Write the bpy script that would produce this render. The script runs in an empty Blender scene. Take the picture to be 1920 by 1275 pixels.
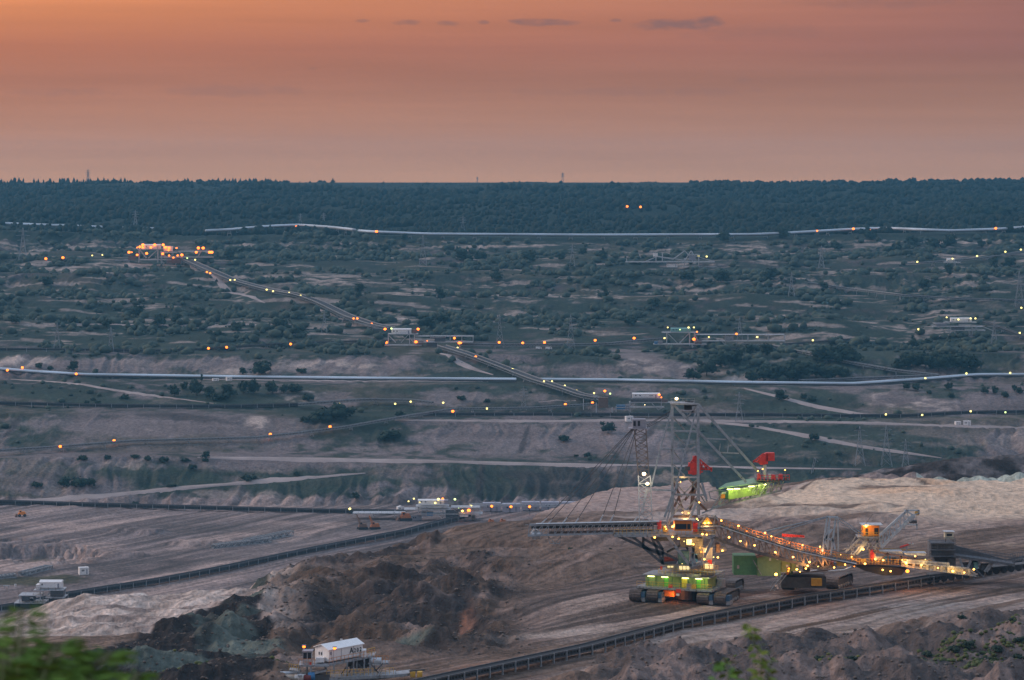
import bpy, bmesh, math, random
import numpy as np
from mathutils import Vector, Matrix
random.seed(7); RNG = np.random.RandomState(11)
SC = bpy.context.scene
COL = SC.collection
# ---------------------------------------------------------------- camera
F = 5333.333; HY = 342.0; ZC = 200.0          # pixels of focal length, horizon row, eye height over the pit floor datum
cam_d = bpy.data.cameras.new('camera'); cam = bpy.data.objects.new('camera', cam_d); COL.objects.link(cam)
cam.location = (0, 0, ZC); cam.rotation_euler = (math.radians(90), 0, 0)
cam_d.lens = 100; cam_d.sensor_width = 36; cam_d.shift_y = -295.5/1920
cam_d.clip_start = 0.5; cam_d.clip_end = 40000
cam_d.dof.use_dof = True; cam_d.dof.focus_distance = 700; cam_d.dof.aperture_fstop = 7.0
SC.camera = cam
# ---------------------------------------------------------------- sky (dusk)
def N(nt, t, **kw):
    n = nt.nodes.new(t)
    for k, v in kw.items(): setattr(n, k, v)
    return n
def ramp(nt, stops, interp='LINEAR'):
    r = N(nt, 'ShaderNodeValToRGB'); r.color_ramp.interpolation = interp
    e = r.color_ramp.elements
    while len(e) < len(stops): e.new(0.5)
    for i, (p, c) in enumerate(stops): e[i].position = p; e[i].color = (*c, 1)
    return r
w = bpy.data.worlds.new('World'); SC.world = w; w.use_nodes = True
nt = w.node_tree; nt.nodes.clear()
L = nt.links.new
out = N(nt, 'ShaderNodeOutputWorld'); bg = N(nt, 'ShaderNodeBackground'); L(bg.outputs[0], out.inputs[0])
tc = N(nt, 'ShaderNodeTexCoord'); sep = N(nt, 'ShaderNodeSeparateXYZ'); L(tc.outputs['Generated'], sep.inputs[0])
def M(op, a, b=None, clamp=False):
    m = N(nt, 'ShaderNodeMath', operation=op); m.use_clamp = clamp
    for i, v in enumerate((a, b)):
        if v is None: continue
        if isinstance(v, (int, float)): m.inputs[i].default_value = v
        else: L(v, m.inputs[i])
    return m.outputs[0]
# low band: elevation 0..4 degrees carries the afterglow seen in the photo; above it the sky turns blue grey
low = M('DIVIDE', sep.outputs['Z'], 0.07, True)
r_warm = ramp(nt, [(0.0, (.72, .345, .175)), (0.25, (.62, .265, .135)), (0.50, (.49, .185, .10)), (0.68, (.56, .19, .092)), (0.85, (.76, .26, .10)), (1.0, (.90, .32, .12))])
r_cool = ramp(nt, [(0.0, (.64, .32, .18)), (0.25, (.51, .24, .14)), (0.50, (.36, .165, .11)), (0.68, (.34, .145, .115)), (0.85, (.36, .15, .12)), (1.0, (.34, .16, .13))])
L(low, r_warm.inputs[0]); L(low, r_cool.inputs[0])
az = M('ADD', M('MULTIPLY', M('DIVIDE', sep.outputs['X'], M('MAXIMUM', sep.outputs['Y'], 0.05)), 2.6), 0.5, True)
mx = N(nt, 'ShaderNodeMix', data_type='RGBA'); L(az, mx.inputs['Factor']); L(r_warm.outputs[0], mx.inputs['A']); L(r_cool.outputs[0], mx.inputs['B'])
# broad soft bands in the afterglow
mp = N(nt, 'ShaderNodeMapping'); mp.inputs['Scale'].default_value = (6, 6, 170); L(tc.outputs['Generated'], mp.inputs[0])
nz = N(nt, 'ShaderNodeTexNoise'); nz.inputs['Scale'].default_value = 1.0; nz.inputs['Detail'].default_value = 4; L(mp.outputs[0], nz.inputs['Vector'])
band = M('ADD', M('MULTIPLY', nz.outputs['Fac'], 0.34), 0.83)
mb = N(nt, 'ShaderNodeMix', data_type='RGBA', blend_type='MULTIPLY'); mb.inputs['Factor'].default_value = 1
L(mx.outputs['Result'], mb.inputs['A'])
cb = N(nt, 'ShaderNodeCombineColor'); [L(band, cb.inputs[i]) for i in range(3)]; L(cb.outputs[0], mb.inputs['B'])
# small dark clouds, placed by direction (x/y, z/y)
u = M('DIVIDE', sep.outputs['X'], M('MAXIMUM', sep.outputs['Y'], 0.05)); v = M('DIVIDE', sep.outputs['Z'], M('MAXIMUM', sep.outputs['Y'], 0.05))
mp2 = N(nt, 'ShaderNodeMapping'); mp2.inputs['Scale'].default_value = (150, 150, 420); L(tc.outputs['Generated'], mp2.inputs[0])
nz2 = N(nt, 'ShaderNodeTexNoise'); nz2.inputs['Scale'].default_value = 1.0; nz2.inputs['Detail'].default_value = 5; L(mp2.outputs[0], nz2.inputs['Vector'])
wob = M('MULTIPLY', M('SUBTRACT', nz2.outputs['Fac'], 0.5), 2.6)
tot = None
for (cx, cy, rx, ry, s) in [(680, 39, 16, 4, .5), (762, 42, 30, 6, .6), (838, 45, 26, 6, .6), (905, 42, 14, 5, .8), (1018, 42, 74, 8, 1.0), (1156, 38, 16, 5, .8), (1262, 46, 85, 13, .9), (1330, 42, 34, 13, 1.0),
                            (440, 170, 150, 13, .32), (110, 172, 120, 9, .28), (1180, 172, 260, 9, .25), (1640, 5, 160, 12, .35), (1420, 60, 160, 18, .25), (586, 129, 12, 4, .3), (1392, 150, 22, 6, .3)]:
    du = M('DIVIDE', M('SUBTRACT', u, (cx-960)/F), rx/F); dv = M('DIVIDE', M('SUBTRACT', v, (HY-cy)/F), ry/F)
    dd = M('ADD', M('ADD', M('MULTIPLY', du, du), M('MULTIPLY', dv, dv)), wob)
    m = M('MULTIPLY', M('SUBTRACT', 1.0, M('MULTIPLY', dd, 0.9), True), s)
    tot = m if tot is None else M('MAXIMUM', tot, m)
mc = N(nt, 'ShaderNodeMix', data_type='RGBA'); L(M('MULTIPLY', tot, 0.85), mc.inputs['Factor']); L(mb.outputs['Result'], mc.inputs['A']); mc.inputs['B'].default_value = (.25, .135, .125, 1)
# upper sky
hi = ramp(nt, [(0.0, (.62, .26, .15)), (0.10, (.66, .42, .34)), (0.26, (.58, .54, .60)), (0.6, (.50, .60, .76)), (1.0, (.40, .55, .80))])
L(M('MULTIPLY', sep.outputs['Z'], 1.0, True), hi.inputs[0])
fac = M('MULTIPLY', M('SUBTRACT', sep.outputs['Z'], 0.066), 22.0, True)
mh = N(nt, 'ShaderNodeMix', data_type='RGBA'); L(fac, mh.inputs['Factor']); L(mc.outputs['Result'], mh.inputs['A']); L(hi.outputs[0], mh.inputs['B'])
L(mh.outputs['Result'], bg.inputs['Color']); bg.inputs['Strength'].default_value = 1.0
# afterglow side light: wide, weak, warm, from beyond the left part of the rim
sd = bpy.data.lights.new('sun', 'SUN'); sd.energy = 1.9; sd.angle = math.radians(20); sd.color = (1.0, .74, .60)
sun = bpy.data.objects.new('sun', sd); COL.objects.link(sun)
sun.rotation_euler = Vector((-math.sin(math.radians(62)), math.cos(math.radians(62))*0.5, math.tan(math.radians(24)))).to_track_quat('Z', 'Y').to_euler()
SC.view_settings.view_transform = 'Standard'; SC.view_settings.look = 'None'; SC.view_settings.exposure = 0.0; SC.view_settings.gamma = 1
SC.cycles.use_denoising = True
SC.cycles.max_bounces = 5; SC.cycles.volume_bounces = 0; SC.cycles.diffuse_bounces = 3
# ---------------------------------------------------------------- tagging
def tag(o, label=None, cat=None, group=None, kind=None):
    if label: o['label'] = label
    if cat: o['category'] = cat
    if group: o['group'] = group
    if kind: o['kind'] = kind
    return o
# ---------------------------------------------------------------- materials
MATS = {}
def mat(name, rgb, rough=0.7, metal=0.0, var=0.25, scale=1.5, bump=0.0, rust=0.0, emit=0.0, ecol=None):
    if name in MATS: return MATS[name]
    m = bpy.data.materials.new(name); m.use_nodes = True; nt = m.node_tree; b = nt.nodes['Principled BSDF']
    tc = N(nt, 'ShaderNodeTexCoord'); nz = N(nt, 'ShaderNodeTexNoise'); nz.inputs['Scale'].default_value = scale; nz.inputs['Detail'].default_value = 5
    nt.links.new(tc.outputs['Object'], nz.inputs['Vector'])
    lo = [c*(1-var) for c in rgb]; hi = [min(1, c*(1+var)) for c in rgb]
    stops = [(0.3, lo), (0.7, hi)]
    if rust: stops = [(0.28, (.10, .055, .035)), (0.28+rust, lo), (0.75, hi)]
    r = ramp(nt, stops); nt.links.new(nz.outputs['Fac'], r.inputs[0]); nt.links.new(r.outputs[0], b.inputs['Base Color'])
    b.inputs['Roughness'].default_value = rough; b.inputs['Metallic'].default_value = metal
    if bump:
        bp = N(nt, 'ShaderNodeBump'); bp.inputs['Strength'].default_value = bump; nt.links.new(nz.outputs['Fac'], bp.inputs['Height']); nt.links.new(bp.outputs[0], b.inputs['Normal'])
    if emit:
        b.inputs['Emission Color'].default_value = (*(ecol or rgb), 1); b.inputs['Emission Strength'].default_value = emit
    MATS[name] = m; return m
STEEL = mat('grey_steel', (.30, .33, .36), .5, .2, rust=.12)
DARK = mat('dark_steel', (.085, .09, .10), .6, .2, rust=.1)
RUST = mat('rusty_steel', (.17, .11, .085), .8, .1)
LSTEEL = mat('pale_steel', (.50, .54, .58), .45, .3, rust=.05)
SILVER = mat('silver_sheet', (.50, .60, .68), .4, .2, var=.30, scale=.022)
RUBBER = mat('rubber_belt', (.035, .035, .038), .8)
WHITE = mat('white_paint', (.78, .78, .78), .6, var=.08, rust=.03)
GREENP = mat('green_paint', (.06, .19, .09), .6, var=.15)
LGREEN = mat('light_green_paint', (.25, .35, .12), .6, var=.15)
TEALP = mat('teal_paint', (.18, .38, .36), .6, var=.15)
ORANGE = mat('orange_paint', (.75, .26, .035), .5, var=.12)
YELLOW = mat('yellow_paint', (.60, .36, .05), .5, var=.15)
REDP = mat('red_paint', (.62, .045, .035), .5, var=.15)
BLUEP = mat('blue_paint', (.05, .20, .42), .5, var=.15)
GLASSD = mat('dark_glass', (.03, .035, .045), .12, var=.1)
BLACKP = mat('black_lettering', (.02, .02, .02), .8)
GREYP = mat('grey_paint', (.27, .28, .33), .6, var=.12)
TIMBER = mat('timber_sleeper', (.10, .08, .07), .9)
L_OR = mat('orange_lamp_glass', (1, .45, .1), emit=4.6, ecol=(1, .17, .012))
L_YE = mat('yellow_lamp_glass', (1, .9, .4), emit=3.2, ecol=(1, .80, .22))
L_WH = mat('white_lamp_glass', (1, .95, .8), emit=8, ecol=(1, .74, .36))
L_GR = mat('green_lamp_glass', (.8, 1, .6), emit=2.4, ecol=(.70, 1, .30))
L_WA = mat('warm_lamp_glass', (1, .8, .5), emit=9, ecol=(1, .42, .06))
L_WIN = mat('lit_window_glass', (1, .9, .6), emit=.85, ecol=(1, .80, .38))
L_TUBE = mat('lamp_tube', (1, .95, .6), emit=5, ecol=(1, .95, .35))
# ---------------------------------------------------------------- mesh builder
class MB:
    def __init__(s): s.v = []; s.f = []
    def add(s, vs, fs):
        n = len(s.v); s.v += [tuple(v) for v in vs]; s.f += [tuple(i+n for i in f) for f in fs]; return s
    def box(s, c, d, rz=0):
        c = Vector(c); h = Vector(d)/2; co, si = math.cos(rz), math.sin(rz)
        vs = []
        for z in (-1, 1):
            for (x, y) in ((-1, -1), (1, -1), (1, 1), (-1, 1)):
                X, Y = x*h.x, y*h.y; vs.append((c.x+X*co-Y*si, c.y+X*si+Y*co, c.z+z*h.z))
        return s.add(vs, [(0, 3, 2, 1), (4, 5, 6, 7), (0, 1, 5, 4), (1, 2, 6, 5), (2, 3, 7, 6), (3, 0, 4, 7)])
    def beam(s, a, b, w, h=None, up=(0, 0, 1)):
        a = Vector(a); b = Vector(b); h = h or w; d = (b-a)
        if d.length < 1e-5: return s
        d.normalize(); up = Vector(up)
        if abs(d.dot(up)) > .97: up = Vector((0, 1, 0))
        sx = d.cross(up).normalized()*(w/2); sz = sx.cross(d).normalized()*(h/2)
        vs = [a-sx-sz, a+sx-sz, a+sx+sz, a-sx+sz, b-sx-sz, b+sx-sz, b+sx+sz, b-sx+sz]
        return s.add(vs, [(0, 3, 2, 1), (4, 5, 6, 7), (0, 1, 5, 4), (1, 2, 6, 5), (2, 3, 7, 6), (3, 0, 4, 7)])
    def tube(s, a, b, r, n=8, r2=None):
        a = Vector(a); b = Vector(b); d = (b-a).normalized(); up = Vector((0, 0, 1)) if abs(d.z) < .9 else Vector((0, 1, 0))
        x = d.cross(up).normalized(); y = x.cross(d); r2 = r if r2 is None else r2
        vs = [a+(x*math.cos(t)+y*math.sin(t))*r for t in [2*math.pi*i/n for i in range(n)]] + [b+(x*math.cos(t)+y*math.sin(t))*r2 for t in [2*math.pi*i/n for i in range(n)]]
        return s.add(vs, [(i, (i+1) % n, n+(i+1) % n, n+i) for i in range(n)] + [tuple(range(n-1, -1, -1)), tuple(range(n, 2*n))])
    def ball(s, c, r, n=8, m=5):
        vs = [(c[0], c[1], c[2]-r)]; fs = []
        for j in range(1, m):
            p = math.pi*j/m
            for i in range(n):
                t = 2*math.pi*i/n; vs.append((c[0]+r*math.sin(p)*math.cos(t), c[1]+r*math.sin(p)*math.sin(t), c[2]-r*math.cos(p)))
        vs.append((c[0], c[1], c[2]+r))
        for i in range(n): fs.append((0, 1+(i+1) % n, 1+i))
        for j in range(m-2):
            for i in range(n): a = 1+j*n; b = a+n; fs.append((a+i, a+(i+1) % n, b+(i+1) % n, b+i))
        a = 1+(m-2)*n
        for i in range(n): fs.append((a+i, a+(i+1) % n, len(vs)-1))
        return s.add(vs, fs)
    def prism(s, pts, off):
        """polygon pts (3d, planar) extruded by vector off"""
        n = len(pts); off = Vector(off); a = [Vector(p) for p in pts]; b = [p+off for p in a]
        return s.add(a+b, [tuple(range(n-1, -1, -1)), tuple(range(n, 2*n))] + [(i, (i+1) % n, n+(i+1) % n, n+i) for i in range(n)])
    def truss(s, a, b, hgt, wid, n, t=.25, side=None):
        """box truss whose bottom centreline runs a->b: chords, posts, diagonals"""
        a = Vector(a); b = Vector(b); d = (b-a).normalized(); sx = (side or d.cross(Vector((0, 0, 1)))).normalized()*(wid/2); up = Vector((0, 0, hgt))
        for q in (-1, 1):
            o = sx*q
            s.beam(a+o, b+o, t*1.4); s.beam(a+o+up, b+o+up, t*1.4)
            for i in range(n+1):
                p = a.lerp(b, i/n)+o; s.beam(p, p+up, t)
                if i < n:
                    p2 = a.lerp(b, (i+1)/n)+o
                    s.beam(p if i % 2 else p+up, p2+up if i % 2 else p2, t)
        for i in range(n+1):
            p = a.lerp(b, i/n); s.beam(p-sx, p+sx, t); s.beam(p-sx+up, p+sx+up, t)
        return s
    def build(s, name, m, parent=None, loc=None, smooth=False):
        me = bpy.data.meshes.new(name); me.from_pydata(s.v, [], s.f); me.materials.append(m)
        if smooth: me.polygons.foreach_set('use_smooth', [True]*len(me.polygons))
        me.update()
        o = bpy.data.objects.new(name, me); COL.objects.link(o)
        if parent: o.parent = parent
        if loc is not None: o.location = loc
        return o
def empty(name, loc, label, cat, group=None, rz=0):
    o = bpy.data.objects.new(name, None); COL.objects.link(o); o.empty_display_size = 1; o.location = loc; o.rotation_euler = (0, 0, rz)
    return tag(o, label, cat, group)
def W(px, py, D): return Vector(((px-960)/F*D, D, ZC-(py-HY)/F*D))
# ---------------------------------------------------------------- noise
def hsh(ix, iy, s):
    n = (ix*374761393 + iy*668265263 + s*982451653) & 0xffffffff
    n = ((n ^ (n >> 13))*1274126177) & 0xffffffff
    return ((n ^ (n >> 16)) & 0xffff)/65535.0
def vnoise(x, y, s=0):
    ix = np.floor(x).astype(np.int64); iy = np.floor(y).astype(np.int64); fx = x-ix; fy = y-iy
    fx = fx*fx*(3-2*fx); fy = fy*fy*(3-2*fy)
    a = hsh(ix, iy, s); b = hsh(ix+1, iy, s); c = hsh(ix, iy+1, s); d = hsh(ix+1, iy+1, s)
    return (a*(1-fx)+b*fx)*(1-fy)+(c*(1-fx)+d*fx)*fy
def fbm(x, y, s=0, o=4, g=.5):
    t = 0; a = 1; n = 0
    for i in range(o): t = t+a*vnoise(x*2**i+i*17.3, y*2**i+i*9.1, s+i); n += a; a *= g
    return t/n
def ridged(x, y, s=0, o=4):
    t = 0; a = 1; n = 0
    for i in range(o): t = t+a*(1-np.abs(2*vnoise(x*2**i+i*5.3, y*2**i+i*3.1, s+i)-1)); n += a; a *= .5
    return t/n
def sstep(a, b, x): t = np.clip((x-a)/(b-a), 0, 1); return t*t*(3-2*t)
# ================================================================ THE GROUND
ST = [-100, 300, 640, 960, 1300, 1600, 1920]
FAR = [  # distance, image row of the surface at each station (None: level with the knot before)
 (1690, [948]*7), (1760, [858, 855, 860, 868, 874, 879, 884]), (1800, None), (1880, [772, 776, 783, 786, 788, 788, 790]), (1930, None),
 (2000, [722, 722, 722, 722, 724, 730, 728]), (2060, None), (2120, [664, 664, 665, 668, 672, 668, 664]), (2220, None),
 (2320, [608, 606, 606, 608, 606, 606, 604]), (2420, None), (2500, [556, 556, 556, 558, 558, 556, 552]), (2580, None),
 (2640, [514, 516, 516, 518, 518, 516, 512]), (2760, None), (2840, [482, 488, 484, 484, 484, 482, 482]), (3000, None),
 (3080, [428, 444, 442, 444, 445, 440, 438]), (3180, None), (3600, [398]*7), (4200, [362]*7), (4700, [344.5, 344.5, 344.5, 344.5, 344.5, 344, 342.5]), (5200, [342.6]*7), (12000, [342.1]*7)]
XC = np.concatenate([np.linspace(-5200, -260, 36), np.linspace(-180, 2100, 840), np.linspace(2180, 7100, 36)])
DR = np.concatenate([[0, 2, 5, 8, 12, 18, 25, 35, 50], np.arange(70, 420, 12), np.arange(420, 900, 1.1), np.arange(900, 1670, 3.0), np.arange(1670, 3200, 2.7), np.arange(3200, 4760, 12), np.array([4800, 4900, 5100, 5400, 6000, 7500, 12000])])
nC, nR = len(XC), len(DR)
PX, DD = np.meshgrid(XC, DR); XX = (PX-960)/F*DD
xs = np.clip(XC, -100, 1920)
def knots():
    zs = []; Ds = [900.0]; zs.append(np.full(nC, -192.0)); prev = zs[0]
    for D, ys in FAR:
        z = prev if ys is None else -(np.interp(xs, ST, ys)-HY)/F*D
        Ds.append(D); zs.append(z); prev = z
    return np.array(Ds), np.array(zs)
KD, KZ = knots()
warp = (fbm(XX/180, DD/400, 3, 3)-.5)*70*sstep(1700, 1800, DD)*(1-sstep(3000, 3400, DD)) * (1-.75*sstep(1840, 1870, DD)*(1-sstep(2100, 2240, DD)))
ZF = np.empty_like(DD)
for c in range(nC): ZF[:, c] = np.interp(DD[:, c]+warp[:, c], KD, KZ[:, c])
SKY = [(-100, 1172, 660), (0, 1165, 660), (60, 1150, 660), (110, 1130, 665), (160, 1120, 670), (300, 1119, 680), (480, 1106, 680), (520, 1087, 690), (600, 1055, 700), (700, 1050, 710), (800, 1034, 730), (850, 1010, 770), (900, 996, 790), (985, 990, 800), (1005, 968, 830),
       (1040, 951, 850), (1130, 926, 880), (1200, 913, 900), (1290, 901, 920), (1330, 907, 900), (1352, 931, 860), (1400, 938, 850), (1470, 926, 860), (1560, 906, 880), (1620, 898, 900), (1760, 906, 880), (1920, 901, 900), (2020, 900, 900)]
SX = [s[0] for s in SKY]
DCR = np.interp(PX, SX, [s[2] for s in SKY]); YCR = np.interp(PX, SX, [s[1] for s in SKY]); ZCR = -(YCR-HY)/F*DCR
ZN = np.where(DD < 420, np.interp(DD, [0, 12, 100, 420], [-2.6, -4.5, -33, -87]), np.interp(DD, [420, 500, 560], [-87, -92, -92.4]))
ZN = np.where(DD > 560, -92.4+(ZCR+92.4)*np.clip((DD-560)/(DCR-560), 0, 1), ZN)
beyond = np.clip(DD-DCR, 0, None)
ZNB = ZN-0.62*beyond
BASE = np.maximum(np.where(DD > 1500, -400, ZNB), np.where(DD < 900, -400, ZF)); BASE = np.where(DD < 900, ZNB, BASE); BASE = np.maximum(BASE, np.where(DD < 1690, -192, -400))
NEAR = (BASE > -150) & (DD < 1300)
def wpos(px, py, D): return (px-960)/F*D, -(py-HY)/F*D
Z = BASE.copy()
# heaps at the angle of repose:  px, row of the tip, distance, slope, stretch of the heap along x
CONES = [(905, 988, 785, .42, 1.6), (942, 985, 790, .45, 1.5), (985, 983, 790, .5, 1.4), (870, 1000, 770, .4, 1.6), (835, 1020, 745, .35, 2), (625, 1044, 705, .5, 1.3), (682, 1039, 712, .45, 1.5), (590, 1058, 696, .6, 1.1), (655, 1056, 690, .55, 1.2), (740, 1042, 712, .35, 2), (800, 1050, 700, .35, 2),
  (720, 1068, 672, .5, 1.6), (780, 1075, 672, .4, 1.8), (858, 1082, 655, .55, 1.2), (690, 1092, 655, .5, 1.4), (610, 1098, 650, .6, 1), (560, 1085, 668, .65, 1), (770, 1102, 640, .5, 1.3), (900, 1098, 650, .4, 1.6), (950, 1100, 655, .3, 2.4), (540, 1112, 648, .6, 1), (510, 1150, 612, .55, 1), (640, 1155, 600, .5, 1.5), (730, 1165, 592, .45, 1.6), (815, 1185, 572, .55, .9), (770, 1180, 575, .5, 1), (560, 1185, 575, .5, 1.2), (620, 1195, 566, .45, 1.4), (690, 1200, 560, .4, 1.4),
  (480, 1117, 655, .6, 1.4), (440, 1125, 645, .55, 1.5), (400, 1143, 625, .5, 1.5), (350, 1160, 610, .5, 1.5), (300, 1172, 600, .5, 1.6), (250, 1186, 590, .5, 1.6), (205, 1202, 575, .5, 1.4), (150, 1220, 560, .5, 1.4), (430, 1157, 585, .62, .9), (395, 1180, 575, .6, 1), (350, 1215, 545, .5, 1.2), (120, 1250, 530, .5, 1.2), (260, 1225, 540, .5, 1.2), (480, 1240, 522, .35, 1.6), (410, 1252, 512, .35, 1.6),
  (1215, 1216, 548, .5, 1.3), (1250, 1210, 556, .45, 1.5), (1190, 1232, 535, .5, 1.2), (1342, 1208, 552, .5, 1.3), (1300, 1222, 540, .5, 1.2), (1405, 1196, 562, .45, 1.3), (1445, 1182, 575, .45, 1.5), (1480, 1196, 560, .5, 1.1), (1535, 1180, 574, .5, 1.1), (1520, 1206, 548, .6, .9), (1585, 1205, 548, .5, 1.2), (1620, 1190, 560, .45, 1.6), (1690, 1162, 588, .5, 1.1), (1712, 1155, 592, .6, .8), (1732, 1152, 594, .6, .8), (1800, 1148, 592, .4, 1.8), (1870, 1146, 590, .4, 1.8), (1930, 1150, 585, .4, 1.5),
  (1770, 1180, 560, .45, 1.5), (1850, 1190, 550, .45, 1.4), (1910, 1175, 560, .45, 1.4), (1500, 1240, 515, .45, 1.3), (1570, 1244, 512, .5, 1.2), (1645, 1222, 528, .5, 1.3), (1700, 1240, 512, .45, 1.4), (1775, 1246, 505, .45, 1.4), (1850, 1240, 508, .5, 1.2), (1900, 1252, 498, .5, 1.2), (1420, 1246, 510, .45, 1.2), (1340, 1252, 506, .5, 1.2), (1270, 1250, 510, .45, 1.3), (1130, 1244, 522, .5, 1.3), (1080, 1256, 512, .5, 1.3), (1180, 1262, 505, .45, 1.3), (1400, 1222, 532, .5, 1.1), (1560, 1225, 530, .5, 1.1),
  (1420, 929, 838, .28, 1.8), (1505, 950, 800, .3, 1.8), (1592, 953, 790, .3, 2.2), (1640, 957, 780, .3, 1.6), (1530, 985, 748, .25, 2.4), (1560, 978, 755, .25, 2), (1450, 978, 752, .2, 2.6), (1705, 945, 800, .4, 1), (1728, 946, 800, .4, 1), (1660, 946, 805, .3, 1.6), (1470, 968, 770, .3, 1.4), (1330, 970, 772, .25, 2), (1120, 968, 780, .22, 2.6), (1090, 985, 760, .2, 2.6),
  (1555, 901, 885, .3, 2), (1630, 890, 905, .28, 2.2), (1600, 898, 890, .3, 1.6), (1480, 917, 868, .25, 2), (1700, 898, 890, .25, 2), (1130, 985, 752, .3, 1.4), (1075, 1028, 700, .35, 1.2), (1110, 1035, 690, .35, 1.4), (1010, 1025, 708, .3, 2), (980, 1045, 690, .3, 2), (1050, 1050, 684, .3, 2.2)]
CONES_F = [(1640, 886, 945, .5, 1.2), (1600, 893, 940, .45, 1.4), (1712, 882, 955, .62, .9), (1672, 890, 945, .5, 1), (1770, 866, 1040, .42, 2.2), (1820, 858, 1050, .4, 2.4), (1880, 855, 1060, .4, 2.4), (1940, 851, 1070, .4, 2.4), (2000, 850, 1070, .4, 2.4), (2080, 850, 1070, .4, 2.4), (1750, 880, 1010, .5, 1.4), (1790, 884, 1000, .5, 1.4)] + \
          [(1735+i*25, 897-4.0*math.sin(i*2.1)-i*1.2, 962+4*math.sin(i*1.3), .62, 1.1) for i in range(13)]
wob = (fbm(XX/6, DD/6, 21, 3)-.5)*3.4
def cones(Z, lst, k):
    for (px, py, D, sl, ax) in lst:
        cx, cz = wpos(px, py, D)
        r0 = np.searchsorted(DR, D-45); r1 = np.searchsorted(DR, D+45)
        sub = (slice(r0, r1), slice(None))
        d = np.sqrt(((XX[sub]-cx)/ax)**2+(DD[sub]-D)**2+.8)
        t = cz-sl*(d+wob[sub]*np.clip(d/6, 0, 1)-.9)-.9*np.clip(d-15, 0, None)
        z = Z[sub]; h = np.clip(.5+.5*(t-z)/k, 0, 1); Z[sub] = z*(1-h)+t*h+k*h*(1-h)*.6
    return Z
# rough excavation between the heaps
hollow = np.exp(-(((XX+ 27)/26)**2+((DD-612)/30)**2)**1.5)
Z -= 7*hollow*(DD < 800)
Z = cones(Z, CONES, .8); Z = cones(Z, CONES_F, .8)
yv = HY-BASE/DD.clip(1)*F                      # picture row of the plain surface, used to lay out soils
heapz = np.clip(sstep(470, 540, PX)*(1-sstep(920, 1010, PX))*sstep(1035, 1070, yv)*(1-sstep(1195, 1240, yv)), 0, 1)*(DD < 760)
heapl = sstep(1108, 1130, yv+(PX-480)*.34)*(1-sstep(520, 600, PX))*(DD < 700)
heapr = sstep(1185, 1215, yv+(PX-1500)*.07)*sstep(1080, 1180, PX)*(DD < 640)
duner = sstep(990, 960, yv)*(DD > 740)*(DD < 1000)*(PX > 985)
rough = np.clip(heapz+.8*heapl+heapr, 0, 1)
nearm = sstep(380, 430, DD)*(DD < 1300)
Z += nearm*rough*((ridged(XX/13, DD/13, 31, 4)-.62)*6.5+(ridged(XX/3.6, DD/3.6, 33, 3)-.6)*1.5)
Z += nearm*(1-rough)*((fbm(XX/26, DD/26, 41, 4)-.5)*1.5+(fbm((XX*.76-DD*.65)/2.2, (XX*.65+DD*.76)/22, 43, 3)-.5)*.55)
Z += duner*((ridged(XX/44, DD/26, 45, 3)-.6)*3.2+(fbm(XX/5, DD/5, 47, 3)-.5)*.8)
wsand = sstep(600, 430, PX+(vnoise(XX/6, DD/6, 5)-.5)*60)*sstep(1210, 1190, yv)*(DD > 590)*(DD < 800)
Z += wsand*((ridged(XX/20, DD/9, 48, 4)-.62)*4.2+(fbm(XX/3, DD/3, 49, 3)-.5)*.8)
Z += nearm*rough*((ridged(XX/1.5, DD/2.4, 35, 2)-.6)*.7)
RUTN = fbm((XX*.76-DD*.65)/.9, (XX*.65+DD*.76)/60, 57, 3); RUTF = fbm((XX*.87-DD*.49)/2.6, (XX*.49+DD*.87)/160, 58, 3)
pad = np.exp(-(((XX-48)/46)**2+((DD-638)/20)**2)**2)          # graded standing under the spreader and its bridge
Z = Z*(1-pad)+(-92.4)*pad*(DD < 900)+Z*pad*(DD >= 900)
# floor
flr = (DD > 1000)*(DD < 1700)*(BASE < -180)
Z += flr*((fbm(XX/60, DD/90, 51, 4)-.5)*2.6+(fbm((XX*.87-DD*.49)/7, (XX*.49+DD*.87)/120, 53, 3)-.5)*1.6)
def fpatch(cx, cy, rx, ry, soft=.35, ang=0):
    a = math.radians(ang); dx = PX-cx; dy = yv-cy
    u_ = (dx*math.cos(a)+dy*math.sin(a))/rx; v_ = (-dx*math.sin(a)+dy*math.cos(a))/ry
    d = np.sqrt(u_*u_+v_*v_)+(EDGE-.5)*2.0
    return sstep(1+soft, 1-soft, d)
EDGE = fbm(XX/24, DD/15, 61, 6, .62)
Z += flr*(DD > 1300)*(-6)*fpatch(40, 1035, 120, 17, .12)+flr*2.5*fpatch(255, 998, 50, 4)+flr*2.5*fpatch(350, 1020, 60, 3)+flr*1.5*fpatch(240, 1040, 40, 4)
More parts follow.
